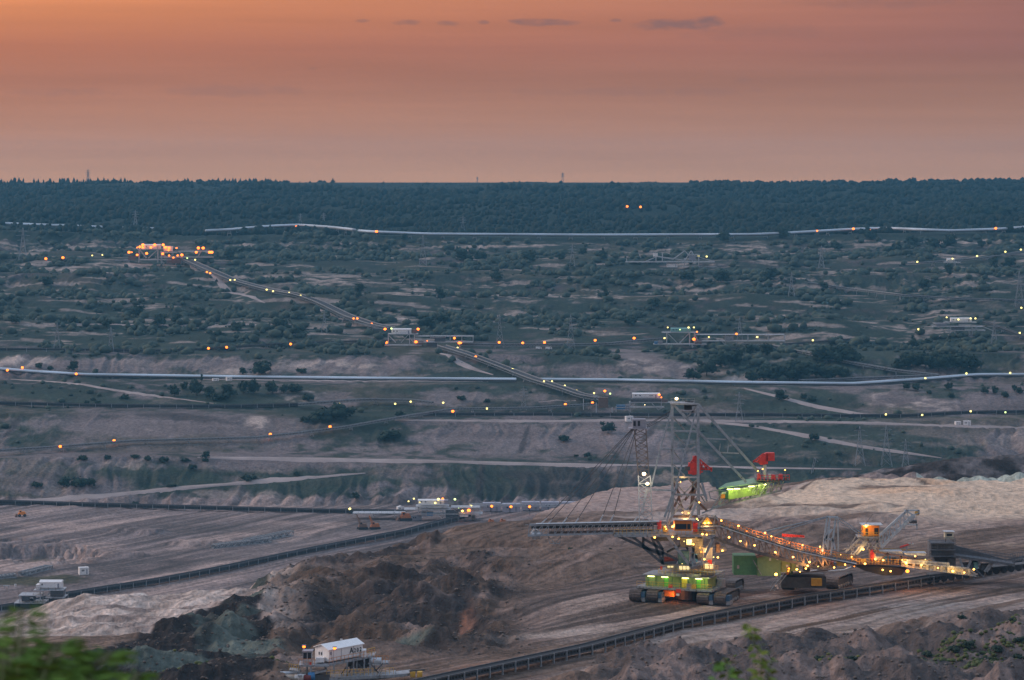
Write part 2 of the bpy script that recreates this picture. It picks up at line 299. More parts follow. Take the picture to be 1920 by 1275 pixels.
# slopes
slope = np.abs(np.gradient(ZF, axis=0)/np.gradient(DD, axis=0)); slo = sstep(.14, .30, slope)*(DD > 1690)*(DD < 3200)
gul = ridged(XX/9+fbm(XX/40, DD/40, 71, 2)*3, DD/85, 73, 4)
Z += slo*((gul-.62)*7.5*(.45+fbm(XX/120, DD/200, 74, 2)))
Z += sstep(1700, 1800, DD)*(1-slo)*((fbm(XX/40, DD/30, 75, 4)-.5)*3.0)*(DD < 3300)
Z += sstep(2150, 2300, DD)*((fbm(XX/110, DD/70, 78, 4)-.5)*16)*(DD < 3000)
Z += sstep(3250, 3600, DD)*(1-sstep(4600, 4700, DD))*((fbm(XX/160, DD/160, 79, 4)-.5)*26)
Z = np.minimum(Z, np.where(DD < 415, -.19*DD-2.2, 9999))
YB = HY-BASE/DD.clip(1)*F
def hit(px, py, near=False, dmax=1e9):
    """distance at which the sight line through (px,py) meets the plain surface (far side of the pit unless near)"""
    c = int(np.clip(np.searchsorted(XC, px), 0, nC-1)); col = YB[:, c]
    r0 = np.searchsorted(DR, 420 if near else 1000)
    k = np.nonzero(col[r0:] <= py)[0]
    if not len(k): return DR[-1]
    k = k[0]+r0
    if k == r0: return float(DR[k])
    y0, y1 = col[k-1], col[k]; t = (y0-py)/max(1e-6, y0-y1); return float(DR[k-1]+t*(DR[k]-DR[k-1]))
# graded roads: the ground is levelled under them
ROADS = [([(-60, 946), (60, 940), (130, 935), (300, 919), (480, 905), (560, 898), (640, 891), (700, 887)], 6), ([(20, 712), (130, 718), (230, 734), (330, 748), (420, 760)], 5), ([(370, 859), (500, 861), (640, 862), (900, 868), (1240, 874), (1450, 878), (1630, 881)], 7.5),
               ([(1395, 729), (1450, 742), (1530, 763), (1620, 777), (1720, 784)], 7.5), ([(1310, 791), (1400, 798), (1500, 815), (1620, 838), (1780, 862)], 7.5), ([(740, 789), (1000, 790), (1240, 789), (1500, 791), (1750, 798), (1990, 803)], 5),
               ([(356, 498), (410, 530), (460, 558), (515, 574)], 7.5), ([(590, 577), (630, 592), (665, 608)], 7.5), ([(820, 662), (880, 690), (940, 708)], 7.5), ([(380, 712), (700, 715), (930, 716)], 5), ([(1010, 755), (1060, 748), (1100, 756)], 5), ([(130, 608), (420, 611), (580, 608)], 6)]
def roadline(pp, near=False):
    Q = []
    for k in range(len(pp)-1):
        n = max(2, int(abs(pp[k+1][0]-pp[k][0])/14))
        for i in range(n): t = i/n; x = pp[k][0]*(1-t)+pp[k+1][0]*t; y = pp[k][1]*(1-t)+pp[k+1][1]*t; D = hit(x, y, near); Q.append(Vector(((x-960)/F*D, D, 0)))
    for _ in range(3): Q = [Q[0]]+[(Q[i-1]+Q[i]*2+Q[i+1])/4 for i in range(1, len(Q)-1)]+[Q[-1]]
    return resample(Q, 4)
def resample(pts, step):
    out = [pts[0]]
    for a, b in zip(pts, pts[1:]):
        n = max(1, int((b-a).length/step)); out += [a.lerp(b, (i+1)/n) for i in range(n)]
    return out
RW = np.zeros_like(Z); RL = [(roadline(pp), w_) for pp, w_ in ROADS]
for Q, w_ in RL:
    for q in Q[::2]:
        r0 = np.searchsorted(DR, q.y-w_*1.6); r1 = np.searchsorted(DR, q.y+w_*1.6); px = q.x/q.y*F+960; c0 = np.searchsorted(XC, px-w_*1.6/q.y*F); c1 = np.searchsorted(XC, px+w_*1.6/q.y*F)+1
        sl = (slice(r0, r1), slice(c0, c1)); d = np.hypot(XX[sl]-q.x, DD[sl]-q.y); RW[sl] = np.maximum(RW[sl], sstep(w_*1.5, w_*.6, d))
Z = Z*(1-RW)+(BASE+.15)*RW
# ---- soils: albedo of every point
def rgb(*c): return np.array(c)
SOIL = rgb(.205, .168, .166); GRASS = rgb(.034, .047, .036); DRYG = rgb(.115, .105, .065); CLIFF = rgb(.40, .325, .29); SAND = rgb(.70, .535, .40); PINK = rgb(.40, .30, .265); WSAND = rgb(.60, .50, .445)
COAL = rgb(.03, .026, .026); CLAY = rgb(.115, .140, .125); BROWN = rgb(.150, .105, .082); DARKS = rgb(.115, .095, .09); PALEG = rgb(.42, .46, .40); REDS = rgb(.27, .13, .085)
n1 = fbm(XX/50, DD/50, 81, 5); n2 = fbm(XX/9, DD/9, 83, 4); n3 = fbm(XX/2.5, DD/2.5, 85, 3)
st1 = fbm((XX*.76-DD*.65)/3.2, (XX*.65+DD*.76)/55, 87, 4); st2 = fbm((XX*.87-DD*.49)/9, (XX*.49+DD*.87)/150, 89, 4)
C = np.empty(DD.shape+(3,)); C[:] = SOIL
def lay(col, m):
    global C
    C += (col-C)*np.clip(m, 0, 1)[..., None]
# far slopes
far = (DD > 1690)
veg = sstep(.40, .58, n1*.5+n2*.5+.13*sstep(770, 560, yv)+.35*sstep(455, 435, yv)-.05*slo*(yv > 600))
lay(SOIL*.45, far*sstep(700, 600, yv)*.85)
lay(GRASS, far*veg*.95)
lay(DRYG*.75, far*sstep(.52, .66, fbm(XX/70, DD/70, 91, 4))*.5*(yv > 450))
GR = [(950, 905, 175, 40, 0), (1190, 800, 10, 10, 0), (1420, 830, 210, 30, 6), (1300, 905, 260, 26, 0), (1640, 820, 170, 25, 8), (600, 770, 90, 26, 10), (80, 800, 60, 30, -30), (560, 905, 160, 26, 0), (900, 700, 130, 26, 0), (850, 735, 150, 14, 0), (1480, 760, 110, 26, 8), (1560, 745, 70, 12, 5), (1740, 745, 90, 14, 0), (320, 900, 130, 26, 0), (1450, 680, 200, 26, 0),
      (1150, 660, 120, 22, 0), (1720, 650, 160, 22, 0), (1600, 615, 260, 16, 0), (940, 600, 260, 36, 0), (330, 625, 260, 30, 0), (200, 590, 200, 24, 0), (380, 540, 120, 26, 20), (1050, 690, 40, 26, 10), (150, 745, 130, 12, 5), (1700, 875, 60, 14, 0), (430, 750, 90, 22, 0), (1580, 545, 200, 20, 0), (1850, 555, 100, 20, 0), (700, 790, 60, 20, -8)]
for g in GR: lay(GRASS*1.15, far*fpatch(g[0], g[1], g[2]*1.1, g[3]*1.15, .3, g[4])*.93)
BR = [(250, 685, 270, 14, 0), (640, 686, 130, 14, 0), (740, 684, 50, 12, -20), (1080, 695, 70, 12, 0), (1240, 690, 80, 22, 20), (250, 795, 180, 24, 0), (60, 690, 90, 14, 0), (480, 800, 110, 22, 0), (1000, 822, 210, 34, 0), (1150, 812, 90, 36, 0), (1220, 840, 50, 30, 0), (160, 860, 130, 12, 0), (480, 870, 130, 12, 0), (120, 915, 120, 16, 0), (800, 925, 60, 20, 0), (1090, 725, 0.1, 0.1, 0),
      (860, 745, 80, 14, 0), (1680, 750, 70, 18, 0), (1830, 760, 120, 16, 0), (1860, 745, 60, 14, 0), (1900, 835, 50, 26, -20), (640, 750, 40, 16, 0), (460, 860, 90, 10, 0)]
for g in BR: lay(SOIL*(.86+.25*(g[0] % 3)/2), far*fpatch(g[0], g[1], g[2], g[3], .3, g[4])*.9)
CL = [(620, 520, 110, 5), (420, 610, 0.1, 1), (500, 609, 70, 5), (280, 568, 30, 3), (765, 590, 32, 9), (780, 552, 70, 4), (870, 556, 40, 6), (960, 555, 60, 6), (1050, 554, 60, 5), (1160, 556, 50, 4), (1100, 520, 0.1, 1), (1500, 470, 130, 7), (1400, 465, 40, 6), (1730, 455, 120, 4), (60, 470, 60, 6), (215, 500, 50, 7), (70, 505, 45, 6), (350, 592, 20, 4), (120, 640, 14, 4), (640, 530, 60, 5), (1300, 548, 40, 6), (1480, 585, 120, 4), (1690, 612, 60, 5), (1770, 588, 40, 4), (1640, 607, 90, 2.5), (1310, 500, 60, 6), (1660, 500, 40, 4),
      (1670, 752, 45, 13), (1740, 762, 60, 7), (450, 700, 60, 4), (600, 685, 60, 7), (40, 680, 60, 7), (690, 690, 40, 6), (1400, 712, 50, 5), (1130, 722, 0.1, 1), (1200, 685, 30, 9), (1330, 692, 34, 8), (1895, 820, 30, 10), (480, 790, 16, 10), (275, 815, 12, 6), (1560, 510, 30, 3), (1780, 503, 30, 4), (540, 455, 24, 4), (930, 462, 60, 3), (1200, 475, 80, 3), (860, 478, 60, 3), (560, 745, 26, 7)]
for g in CL: lay(CLIFF*(.8+.3*n2)[..., None], far*fpatch(g[0], g[1], g[2]*1.15, g[3]*1.3, .45, 0)*(.45+.75*gul)*sstep(.40, .56, n2*.6+n1*.4)*np.where(yv < 660, sstep(.42, .60, fbm(XX/22, DD/5, 95, 4)), 1))
lay(CLIFF*.85, far*(yv > 452)*(yv < 645)*sstep(.60, .68, fbm(XX/42, DD/9, 98, 5, .6))*(.5+.6*gul)*.9)
lay(CLIFF*.7, far*slo*(yv > 452)*sstep(.58, .68, fbm(XX/30, DD/12, 92, 5, .6))*.7)
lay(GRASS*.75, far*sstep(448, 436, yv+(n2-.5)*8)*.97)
for g in [(350, 782, 80, 7, 4), (1190, 900, 8, 40, 35), (900, 905, 8, 40, 8), (1060, 905, 120, 30, 0), (985, 820, 5, 30, 20), (1215, 815, 5, 30, 38), (25, 800, 5, 30, 40), (790, 915, 4, 30, 10), (1100, 900, 6, 34, 30)]: lay(COAL*1.9, far*fpatch(g[0], g[1], g[2], g[3], .4, g[4])*.75)
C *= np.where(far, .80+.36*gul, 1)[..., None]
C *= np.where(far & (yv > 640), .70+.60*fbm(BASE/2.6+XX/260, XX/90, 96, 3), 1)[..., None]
# pit floor
lay(rgb(.25, .198, .188), flr)
lay(DARKS*1.15, flr*sstep(.46, .60, st2*.7+n1*.3)*.75)
lay(PINK*1.0, flr*sstep(.54, .66, fbm((XX*.87-DD*.49)/20, (XX*.49+DD*.87)/160, 93, 4))*.7)
for g in [(60, 1040, 160, 16, -6), (100, 985, 120, 4, 2), (60, 1060, 120, 8, -8), (400, 1010, 120, 10, -12), (640, 1050, 120, 7, -12), (560, 1000, 90, 8, -14), (300, 1085, 130, 8, -12)]: lay(PINK*1.05, flr*fpatch(*g[:4], .4, g[4])*.8)
for g in [(380, 990, 160, 7, 0), (240, 1055, 100, 10, -8), (330, 1060, 110, 6, -12), (730, 1028, 120, 9, -12), (600, 1062, 120, 6, -12)]: lay(DARKS, flr*fpatch(*g[:4], .4, g[4])*.75)
lay(DRYG*.8, flr*fpatch(70, 1088, 95, 9, .3, -4)); lay(DRYG, flr*fpatch(75, 1030, 26, 6)*.6)
# near dump
nr = (DD < 1300)*(BASE > -185)
lay(BROWN*1.12, nr)
lay(SAND, nr*sstep(975, 945, yv)*sstep(1345, 1400, PX)); lay(PINK, nr*sstep(985, 960, yv)*sstep(1360, 1330, PX)*(PX > 960))
lay(WSAND*.85, nr*fpatch(1500, 968, 420, 17, .5, 0)*.8); lay(SAND*.90, nr*fpatch(1740, 950, 330, 50, .5, 0)*.85)
lay(PINK*.75, nr*sstep(1035, 990, yv)*sstep(960, 985, yv)*sstep(1300, 1420, PX)*.8)
for g in [(1180, 962, 190, 9, -3), (1420, 934, 46, 9, 0), (1500, 952, 30, 5, 0), (1560, 955, 130, 7, 0), (1550, 978, 70, 6, 0), (940, 996, 90, 14, 0), (1450, 980, 40, 5, 0), (1340, 948, 40, 7, 0), (1700, 915, 90, 3, 0), (1850, 1000, 160, 12, -12), (1560, 1010, 90, 6, 0)]: lay(BROWN*.95, nr*fpatch(*g[:4], .35, g[4])*.85)
lay(SAND*np.array([1.0, .82, .68]), nr*fpatch(1700, 925, 110, 7, .5)*.6)
lay(PINK*.72, nr*fpatch(1150, 1010, 110, 14, .6)*.5)
lay(DARKS*.95, nr*fpatch(1330, 1120, 560, 34, .5, -3)*.85); lay(DARKS, nr*fpatch(950, 1190, 230, 30, .5, -6)*.55)
lay(REDS*.8, nr*fpatch(1450, 1118, 130, 8, .5, -5)*.5); lay(REDS*.7, nr*fpatch(930, 1250, 160, 12, .5, -10)*.45)
lay(WSAND*.66, nr*sstep(.47, .60, st1)*(yv > 1120)*sstep(1000, 1100, PX)*(1-heapr)*.9)
lay(WSAND*.66, nr*fpatch(1650, 1150, 330, 22, .5, -7)*sstep(.35, .5, st1)*.9)
lay(PINK*.62, nr*(yv > 1060)*(1-rough)*sstep(.50, .63, st1)*.6*(PX > 700))
lay(BROWN*.70, nr*heapz); lay(PINK*.55, nr*heapz*sstep(.52, .62, n2*.6+n1*.4)*.8); lay(COAL*1.6, nr*heapz*sstep(.50, .40, fbm(XX/12, DD/12, 97, 4))*.8)
for g in [(600, 1140, 90, 26), (740, 1150, 80, 18), (870, 1115, 20, 26), (700, 1110, 60, 10)]: lay(COAL*1.7, nr*fpatch(*g, .4)*heapz*.85)
lay(DARKS*.95, nr*heapr); lay(PINK*.6, nr*heapr*sstep(.53, .64, n2)*.7); lay(COAL*2, nr*fpatch(1620, 1205, 120, 14, .4)*.8)
lay(WSAND, nr*wsand*(.75+.25*sstep(.4, .6, n2))); lay(PINK*.7, nr*wsand*sstep(.5, .62, fbm(XX/30, DD/6, 99, 4))*.7)
lay(BROWN*1.3, nr*fpatch(150, 1205, 170, 12, .4, 0)*.8)
hl = heapl*(1-sstep(450, 560, PX+(n2-.5)*120)*.95)
lay(COAL, nr*sstep(.35, .6, hl)); lay(CLAY*.75, nr*hl*sstep(.60, .68, fbm(XX/14, DD/14, 101, 4))*.85)
for g in [(425, 1195, 46, 42, 0), (470, 1220, 80, 10, 0), (470, 1128, 26, 6, 0), (300, 1255, 110, 9, 0), (760, 1208, 60, 6, 0)]: lay(CLAY, nr*fpatch(*g[:4], .25, g[4])*.95)
lay(COAL*1.1, nr*fpatch(392, 1185, 12, 34, .4, 15)*.7)
lay(PINK*.62, nr*fpatch(480, 1258, 110, 14, .4, -8)*.9)
lay(REDS, nr*fpatch(865, 1160, 12, 26, .4, 35)*.7); lay(WSAND*.7, nr*fpatch(1010, 1190, 110, 7, .5, -3)*.7)
far_near = (DD > 920)*(DD < 1300)*(Z > -188)
lay(rgb(.17, .15, .15), far_near); lay(COAL*1.5, far_near*(DD > 990)*sstep(.62, .45, n2)); lay(PINK*.8, far_near*(DD < 960)*(PX < 1730)*.7)
lay(PALEG, (DD > 935)*(DD < 978)*(PX > 1718)*(Z > -106)*sstep(.3, .45, n2))
C *= np.where(nr & (yv > 985), 1-.34*(1-rough)*sstep(.50, .62, RUTN)+.18*(1-rough)*sstep(.46, .38, RUTN), 1)[..., None]
C *= np.where(flr, 1-.34*sstep(.50, .62, RUTF)+.22*sstep(.46, .36, RUTF), 1)[..., None]
C *= (1+(n3-.5)*np.where(duner > .5, .25, .56))[..., None]; C *= (.82+.36*n2)[..., None]
C = np.clip(C, .012, .75)
def grid_mesh(name, X, Y, Zm, m, colors=None):
    r, c = X.shape; me = bpy.data.meshes.new(name); co = np.stack([X, Y, Zm], -1).reshape(-1, 3).astype(np.float32)
    i = np.arange(r*c).reshape(r, c); q = np.stack([i[:-1, :-1], i[:-1, 1:], i[1:, 1:], i[1:, :-1]], -1).reshape(-1, 4)
    me.vertices.add(len(co)); me.vertices.foreach_set('co', co.ravel()); me.loops.add(q.size); me.loops.foreach_set('vertex_index', q.ravel().astype(np.int32))
    me.polygons.add(len(q)); me.polygons.foreach_set('loop_start', np.arange(0, q.size, 4, dtype=np.int32))
    me.polygons.foreach_set('use_smooth', np.ones(len(q), bool)); me.update(calc_edges=True)
    if colors is not None:
        at = me.attributes.new('soil', 'FLOAT_COLOR', 'POINT'); at.data.foreach_set('color', np.concatenate([colors.reshape(-1, 3), np.ones((r*c, 1))], 1).astype(np.float32).ravel())
    me.materials.append(m); o = bpy.data.objects.new(name, me); COL.objects.link(o); return o
gm = bpy.data.materials.new('ground_soil'); gm.use_nodes = True; nt = gm.node_tree; b = nt.nodes['Principled BSDF']; b.inputs['Roughness'].default_value = .95; b.inputs['Specular IOR Level'].default_value = .15
at = N(nt, 'ShaderNodeAttribute', attribute_name='soil'); tcg = N(nt, 'ShaderNodeTexCoord')
na = N(nt, 'ShaderNodeTexNoise'); na.inputs['Scale'].default_value = .55; na.inputs['Detail'].default_value = 6; nt.links.new(tcg.outputs['Object'], na.inputs['Vector'])
ra = ramp(nt, [(.3, (.68, .68, .68)), (.7, (1.30, 1.28, 1.26))]); nt.links.new(na.outputs['Fac'], ra.inputs[0])
mm = N(nt, 'ShaderNodeMix', data_type='RGBA', blend_type='MULTIPLY'); mm.inputs['Factor'].default_value = 1; nt.links.new(at.outputs['Color'], mm.inputs['A']); nt.links.new(ra.outputs[0], mm.inputs['B']); nt.links.new(mm.outputs['Result'], b.inputs['Base Color'])
nb = N(nt, 'ShaderNodeTexNoise'); nb.inputs['Scale'].default_value = 1.9; nb.inputs['Detail'].default_value = 4; nt.links.new(tcg.outputs['Object'], nb.inputs['Vector'])
bp = N(nt, 'ShaderNodeBump'); bp.inputs['Strength'].default_value = .9; bp.inputs['Distance'].default_value = 1.3; nt.links.new(na.outputs['Fac'], bp.inputs['Height']); bp2 = N(nt, 'ShaderNodeBump'); bp2.inputs['Strength'].default_value = .8; bp2.inputs['Distance'].default_value = .45; nt.links.new(nb.outputs['Fac'], bp2.inputs['Height']); nt.links.new(bp.outputs[0], bp2.inputs['Normal']); nt.links.new(bp2.outputs[0], b.inputs['Normal'])
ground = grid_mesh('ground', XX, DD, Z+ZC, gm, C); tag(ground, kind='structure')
# ---- queries on the built surface
def gz(X, D):
    """height of the built ground at world X, D"""
    px = X/D*F+960; c = int(np.clip(np.searchsorted(XC, px)-1, 0, nC-2)); r = int(np.clip(np.searchsorted(DR, D)-1, 0, nR-2))
    tx = np.clip((px-XC[c])/(XC[c+1]-XC[c]), 0, 1); tr = np.clip((D-DR[r])/(DR[r+1]-DR[r]), 0, 1)
    return float((Z[r, c]*(1-tx)+Z[r, c+1]*tx)*(1-tr)+(Z[r+1, c]*(1-tx)+Z[r+1, c+1]*tx)*tr)+ZC
def G(px, py, near=False):
    D = hit(px, py, near); X = (px-960)/F*D; return Vector((X, D, gz(X, D)))
# ---- dirt roads laid on the benches and ramps
road_m = mat('dirt_road_dust', (.34, .28, .265), .95, var=.22, scale=.06, bump=.3)
for Q, width in RL:
    V = []; Fc = []
    for i, p in enumerate(Q):
        d = (Q[min(i+1, len(Q)-1)]-Q[max(i-1, 0)]); s = Vector((d.y, -d.x, 0)).normalized()
        for j in range(5):
            w_ = width*min(1, (i+1)/9, (len(Q)-i)/9)*(.5+.16*math.sin(i*.21+j)+.1*math.sin(i*.53)); q = p+s*w_*(j-2)/2; V.append((q.x, q.y, gz(q.x, q.y)+(.45 if 0 < j < 4 else -.1)))
    for i in range(len(Q)-1):
        for j in range(4): a = i*5+j; Fc.append((a, a+1, a+6, a+5))
    mb = MB(); mb.v = V; mb.f = Fc; o = mb.build('dirt_road', road_m, smooth=True); tag(o, kind='structure')
# ================================================================ VEGETATION
def foliage(name, rgb, sat=1.0):
    m = bpy.data.materials.new(name); m.use_nodes = True; nt = m.node_tree; b = nt.nodes['Principled BSDF']; b.inputs['Roughness'].default_value = .8; b.inputs['Specular IOR Level'].default_value = .2
    tc = N(nt, 'ShaderNodeTexCoord'); nz = N(nt, 'ShaderNodeTexNoise'); nz.inputs['Scale'].default_value = .12; nz.inputs['Detail'].default_value = 6; nt.links.new(tc.outputs['Object'], nz.inputs['Vector'])
    r = ramp(nt, [(.28, [c*.55 for c in rgb]), (.5, rgb), (.72, (rgb[0]*1.9, rgb[1]*1.5, rgb[2]*1.2))]); nt.links.new(nz.outputs['Fac'], r.inputs[0]); nt.links.new(r.outputs[0], b.inputs['Base Color']); return m
F_FOREST = foliage('forest_leaves', (.014, .024, .018)); F_SHRUB = foliage('shrub_leaves', (.054, .077, .062)); F_TREE = foliage('tree_leaves', (.032, .054, .038)); F_NEAR = foliage('near_leaves', (.10, .21, .04)); F_DRY = foliage('dry_shrub_leaves', (.085, .105, .038))
BARK = mat('bark', (.07, .055, .045), .9)
def blob_proto(seed, conical=0.0):
    """small lumpy crown: (verts, quads/tris as tri array)"""
    bm = bmesh.new(); bmesh.ops.create_icosphere(bm, subdivisions=2 if conical < 0 else 1, radius=1); rs = np.random.RandomState(seed)
    v = np.array([q.co[:] for q in bm.verts]); f = np.array([[q.index for q in t.verts] for t in bm.faces]); bm.free()
    r = .72+.5*rs.rand(len(v)); v = v*r[:, None]
    h = (v[:, 2]+1)/2
    if conical > 0: v[:, :2] *= (1.15-conical*np.clip(h, 0, 1))[:, None]
    v[:, 2] = v[:, 2]*.9+.75; return v, f
PROT = [blob_proto(i, .0) for i in range(5)]+[blob_proto(20+i, .75) for i in range(3)]
def mass(name, pts, m, label_kind):
    """pts: array x,y,z,width,height,variant -> one mesh"""
    V = []; Fc = []; n = 0
    for k, (pv_, pf_) in enumerate(PROT):
        sel = pts[pts[:, 5].astype(int) == k]
        if not len(sel): continue
        a = RNG.rand(len(sel))*6.283; c_, s_ = np.cos(a)[:, None], np.sin(a)[:, None]
        x = (pv_[:, 0]*c_-pv_[:, 1]*s_)*sel[:, 3:4]/2+sel[:, 0:1]; y = (pv_[:, 0]*s_+pv_[:, 1]*c_)*sel[:, 3:4]/2+sel[:, 1:2]; z = pv_[:, 2]*sel[:, 4:5]/1.7+sel[:, 2:3]
        V.append(np.stack([x, y, z], -1).reshape(-1, 3)); Fc.append((pf_[None]+(np.arange(len(sel))*len(pv_))[:, None, None]+n).reshape(-1, 3)); n += len(sel)*len(pv_)
    V = np.concatenate(V).astype(np.float32); Fc = np.concatenate(Fc).astype(np.int32); me = bpy.data.meshes.new(name)
    me.vertices.add(len(V)); me.vertices.foreach_set('co', V.ravel()); me.loops.add(Fc.size); me.loops.foreach_set('vertex_index', Fc.ravel()); me.polygons.add(len(Fc)); me.polygons.foreach_set('loop_start', np.arange(0, Fc.size, 3, dtype=np.int32)); me.update(calc_edges=True)
    me.materials.append(m); o = bpy.data.objects.new(name, me); COL.objects.link(o); return tag(o, kind='stuff')
def gzv(X, D):
    px = X/D*F+960; c = np.clip(np.searchsorted(XC, px)-1, 0, nC-2); r = np.clip(np.searchsorted(DR, D)-1, 0, nR-2)
    tx = np.clip((px-XC[c])/(XC[c+1]-XC[c]), 0, 1); tr = np.clip((D-DR[r])/(DR[r+1]-DR[r]), 0, 1)
    return (Z[r, c]*(1-tx)+Z[r, c+1]*tx)*(1-tr)+(Z[r+1, c]*(1-tx)+Z[r+1, c+1]*tx)*tr+ZC, C[r, c]
# the wood on the far hill
def scatter(n, D0, D1, seed):
    rs = np.random.RandomState(seed); D = np.sqrt(rs.rand(n)*(D1**2-D0**2)+D0**2); px = rs.uniform(-140, 2060, n); X = (px-960)/F*D; z, col = gzv(X, D); return rs, X, D, px, z, col
rs, X, D, px, z, col = scatter(17000, 3120, 4720, 5)
keep = fbm(X/60, D/60, 111, 3) > .34
X, D, px, z = X[keep], D[keep], px[keep], z[keep]; n = len(X)
hgt = (6+5*rs.rand(n)**2)*(.6+.9*fbm(X/140, D/140, 112, 2))*np.where((D > 4250)&(px > 540)&(px < 1300), .45, 1)*np.where(D > 4300, .62, 1); wid = hgt*(.8+.7*rs.rand(n)); var = rs.randint(0, 8, n)
mass('forest', np.stack([X, D, z-1, wid, hgt, var], 1), F_FOREST, 'forest')
# tree line along the far rim: dense left and right, open in the middle
rs = np.random.RandomState(6); P = []
for i in range(900):
    p = rs.uniform(-140, 2060); dens = 1 if p < 240 or 268 < p < 525 or 1295 < p < 1410 or p > 1640 else (.35 if 1410 <= p <= 1640 or 525 <= p < 610 else .04)
    if rs.rand() > dens: continue
    D_ = rs.uniform(4640, 4800); h = (4+5.5*rs.rand()**2)*(1.2 if p > 1640 or p < 520 else .85); k = 5+rs.randint(3) if p < 560 else rs.randint(5)
    P.append(((p-960)/F*D_, D_, gz((p-960)/F*D_, D_)-1, h*(.7 if k > 4 else 1.2), h+(1.5 if p < 240 else 0), k))
mass('rim_tree_line', np.array(P), F_FOREST, 'trees')
# scrub on the terraces, where the soil is overgrown
rs, X, D, px, z, col = scatter(60000, 1765, 3140, 8)
g = (col[:, 1] > col[:, 0]*1.02)*1.0
den = fbm(X/45, D/45, 113, 4); yy = HY+(ZC-z)/D*F
LINES = [[(0, 693), (160, 704), (500, 709), (968, 713)], [(1008, 713), (1400, 719), (1600, 721), (1720, 713), (1830, 704), (1920, 704)], [(385, 434), (430, 432), (510, 425), (560, 423), (664, 432)], [(674, 434), (800, 440), (1410, 441), (1480, 438), (1600, 431), (1660, 429), (1780, 434), (1870, 431), (1960, 424)], [(0, 848), (110, 840), (480, 823), (640, 804), (850, 769), (1112, 760)], [(560, 761), (680, 752), (812, 758)], [(735, 641), (1000, 649), (1250, 637)], [(346, 488), (440, 529), (560, 556), (650, 595), (735, 619)], [(828, 652), (930, 687), (1060, 733), (1122, 750)], [(1700, 497), (1850, 485), (1920, 473)]]
clr = np.zeros(len(X), bool)
for ln in LINES: yl = np.interp(px, [q[0] for q in ln], [q[1] for q in ln]); clr |= (px > ln[0][0])&(px < ln[-1][0])&(yy > yl-3)&(yy < yl+15)
pr = ~clr*g*np.clip(sstep(.46, .58, den)*1.15+.04, 0, 1)*np.interp(yy, [440, 640, 720, 900], [1, .9, .35, .16]); keep = rs.rand(len(X)) < pr
X, D, z = X[keep], D[keep], z[keep]; n = len(X); hgt = .8+5.6*rs.rand(n)**3*(.6+.9*den[keep]); hgt = np.where(D < 2050, hgt*.55, hgt)
mass('hillside_scrub', np.stack([X, D, z-.3, hgt*(1.1+.9*rs.rand(n)), hgt, rs.randint(0, 7, n)], 1), F_SHRUB, 'shrubs')
# individual trees and bushes: trunk + crown of leaf clumps
def crown_mesh(seed, shape):
    rs = np.random.RandomState(seed); mb = MB()
    cl = []
    for i in range(11 if shape != 'poplar' else 9):
        a = rs.rand()*6.283; r = rs.rand()**.6*.36
        if shape == 'round': c = (math.cos(a)*r, math.sin(a)*r, .35+rs.rand()*.48); s = .19+.1*rs.rand()
        elif shape == 'poplar': h = rs.rand(); c = (math.cos(a)*r*.35, math.sin(a)*r*.35, .2+.72*h); s = .13+.05*rs.rand()
        elif shape == 'bush': c = (math.cos(a)*r*1.4, math.sin(a)*r*1.4, .18+rs.rand()*.42); s = .20+.1*rs.rand()
        else: h = rs.rand(); c = (math.cos(a)*r*(1-h), math.sin(a)*r*(1-h), .2+.7*h); s = .22*(1-.6*h)
        cl.append((c, s))
    for c, s in cl:
        for k in range(26):
            d = rs.randn(3); d /= np.linalg.norm(d); p = np.array(c)+d*s*(.55+.6*rs.rand()); t = rs.randn(3); t /= np.linalg.norm(t); u_ = np.cross(d, t); u_ /= np.linalg.norm(u_)+1e-9; v_ = np.cross(u_, d)*.6+d*.5*rs.randn(); q = s*(.22+.2*rs.rand())
            mb.add([p-u_*q, p+v_*q, p+u_*q, p-v_*q], [(0, 1, 2, 3)])
        mb.ball(c, s*.72, 5, 4)
    me_o = mb.build('crown', F_TREE); me = me_o.data; bpy.data.objects.remove(me_o); return me
def trunk_mesh(seed):
    rs = np.random.RandomState(seed); mb = MB(); mb.tube((0, 0, -.08), (0, 0, .35), .035, 6, .022); mb.tube((0, 0, .35), (.02, .01, .7), .022, 6, .01)
    for i in range(5): a = rs.rand()*6.283; mb.tube((0, 0, .22+.07*i), (math.cos(a)*.22, math.sin(a)*.22, .42+.08*i), .012, 5, .005)
    o = mb.build('trunk', BARK); me = o.data; bpy.data.objects.remove(o); return me
CRM = {s: [crown_mesh(i*7+len(s), s) for i in range(3)] for s in ('round', 'bush', 'poplar', 'pine')}; TRM = [trunk_mesh(i) for i in range(2)]
ORD = ['first', 'second', 'third', 'fourth', 'fifth', 'sixth', 'seventh', 'eighth', 'ninth', 'tenth', 'eleventh', 'twelfth', 'thirteenth', 'fourteenth', 'fifteenth', 'sixteenth', 'seventeenth', 'eighteenth', 'nineteenth', 'twentieth']
def tree(px, py, hpx, shape, label, group, near=False, wide=1.0):
    P = G(px, py, near); s = hpx*P.y/F; i = random.randrange(3)
    o = empty('bush' if shape == 'bush' else 'poplar_tree' if shape == 'poplar' else 'tree', (P.x, P.y, P.z-.02*s), label, 'bush' if shape == 'bush' else 'tree', group, random.random()*6.28)
    for nm, me, sc in (('trunk', TRM[i % 2], 1), ('crown', CRM[shape][i], wide)):
        c = bpy.data.objects.new(nm, me); COL.objects.link(c); c.parent = o; c.scale = (s*sc, s*sc, s)
    return o
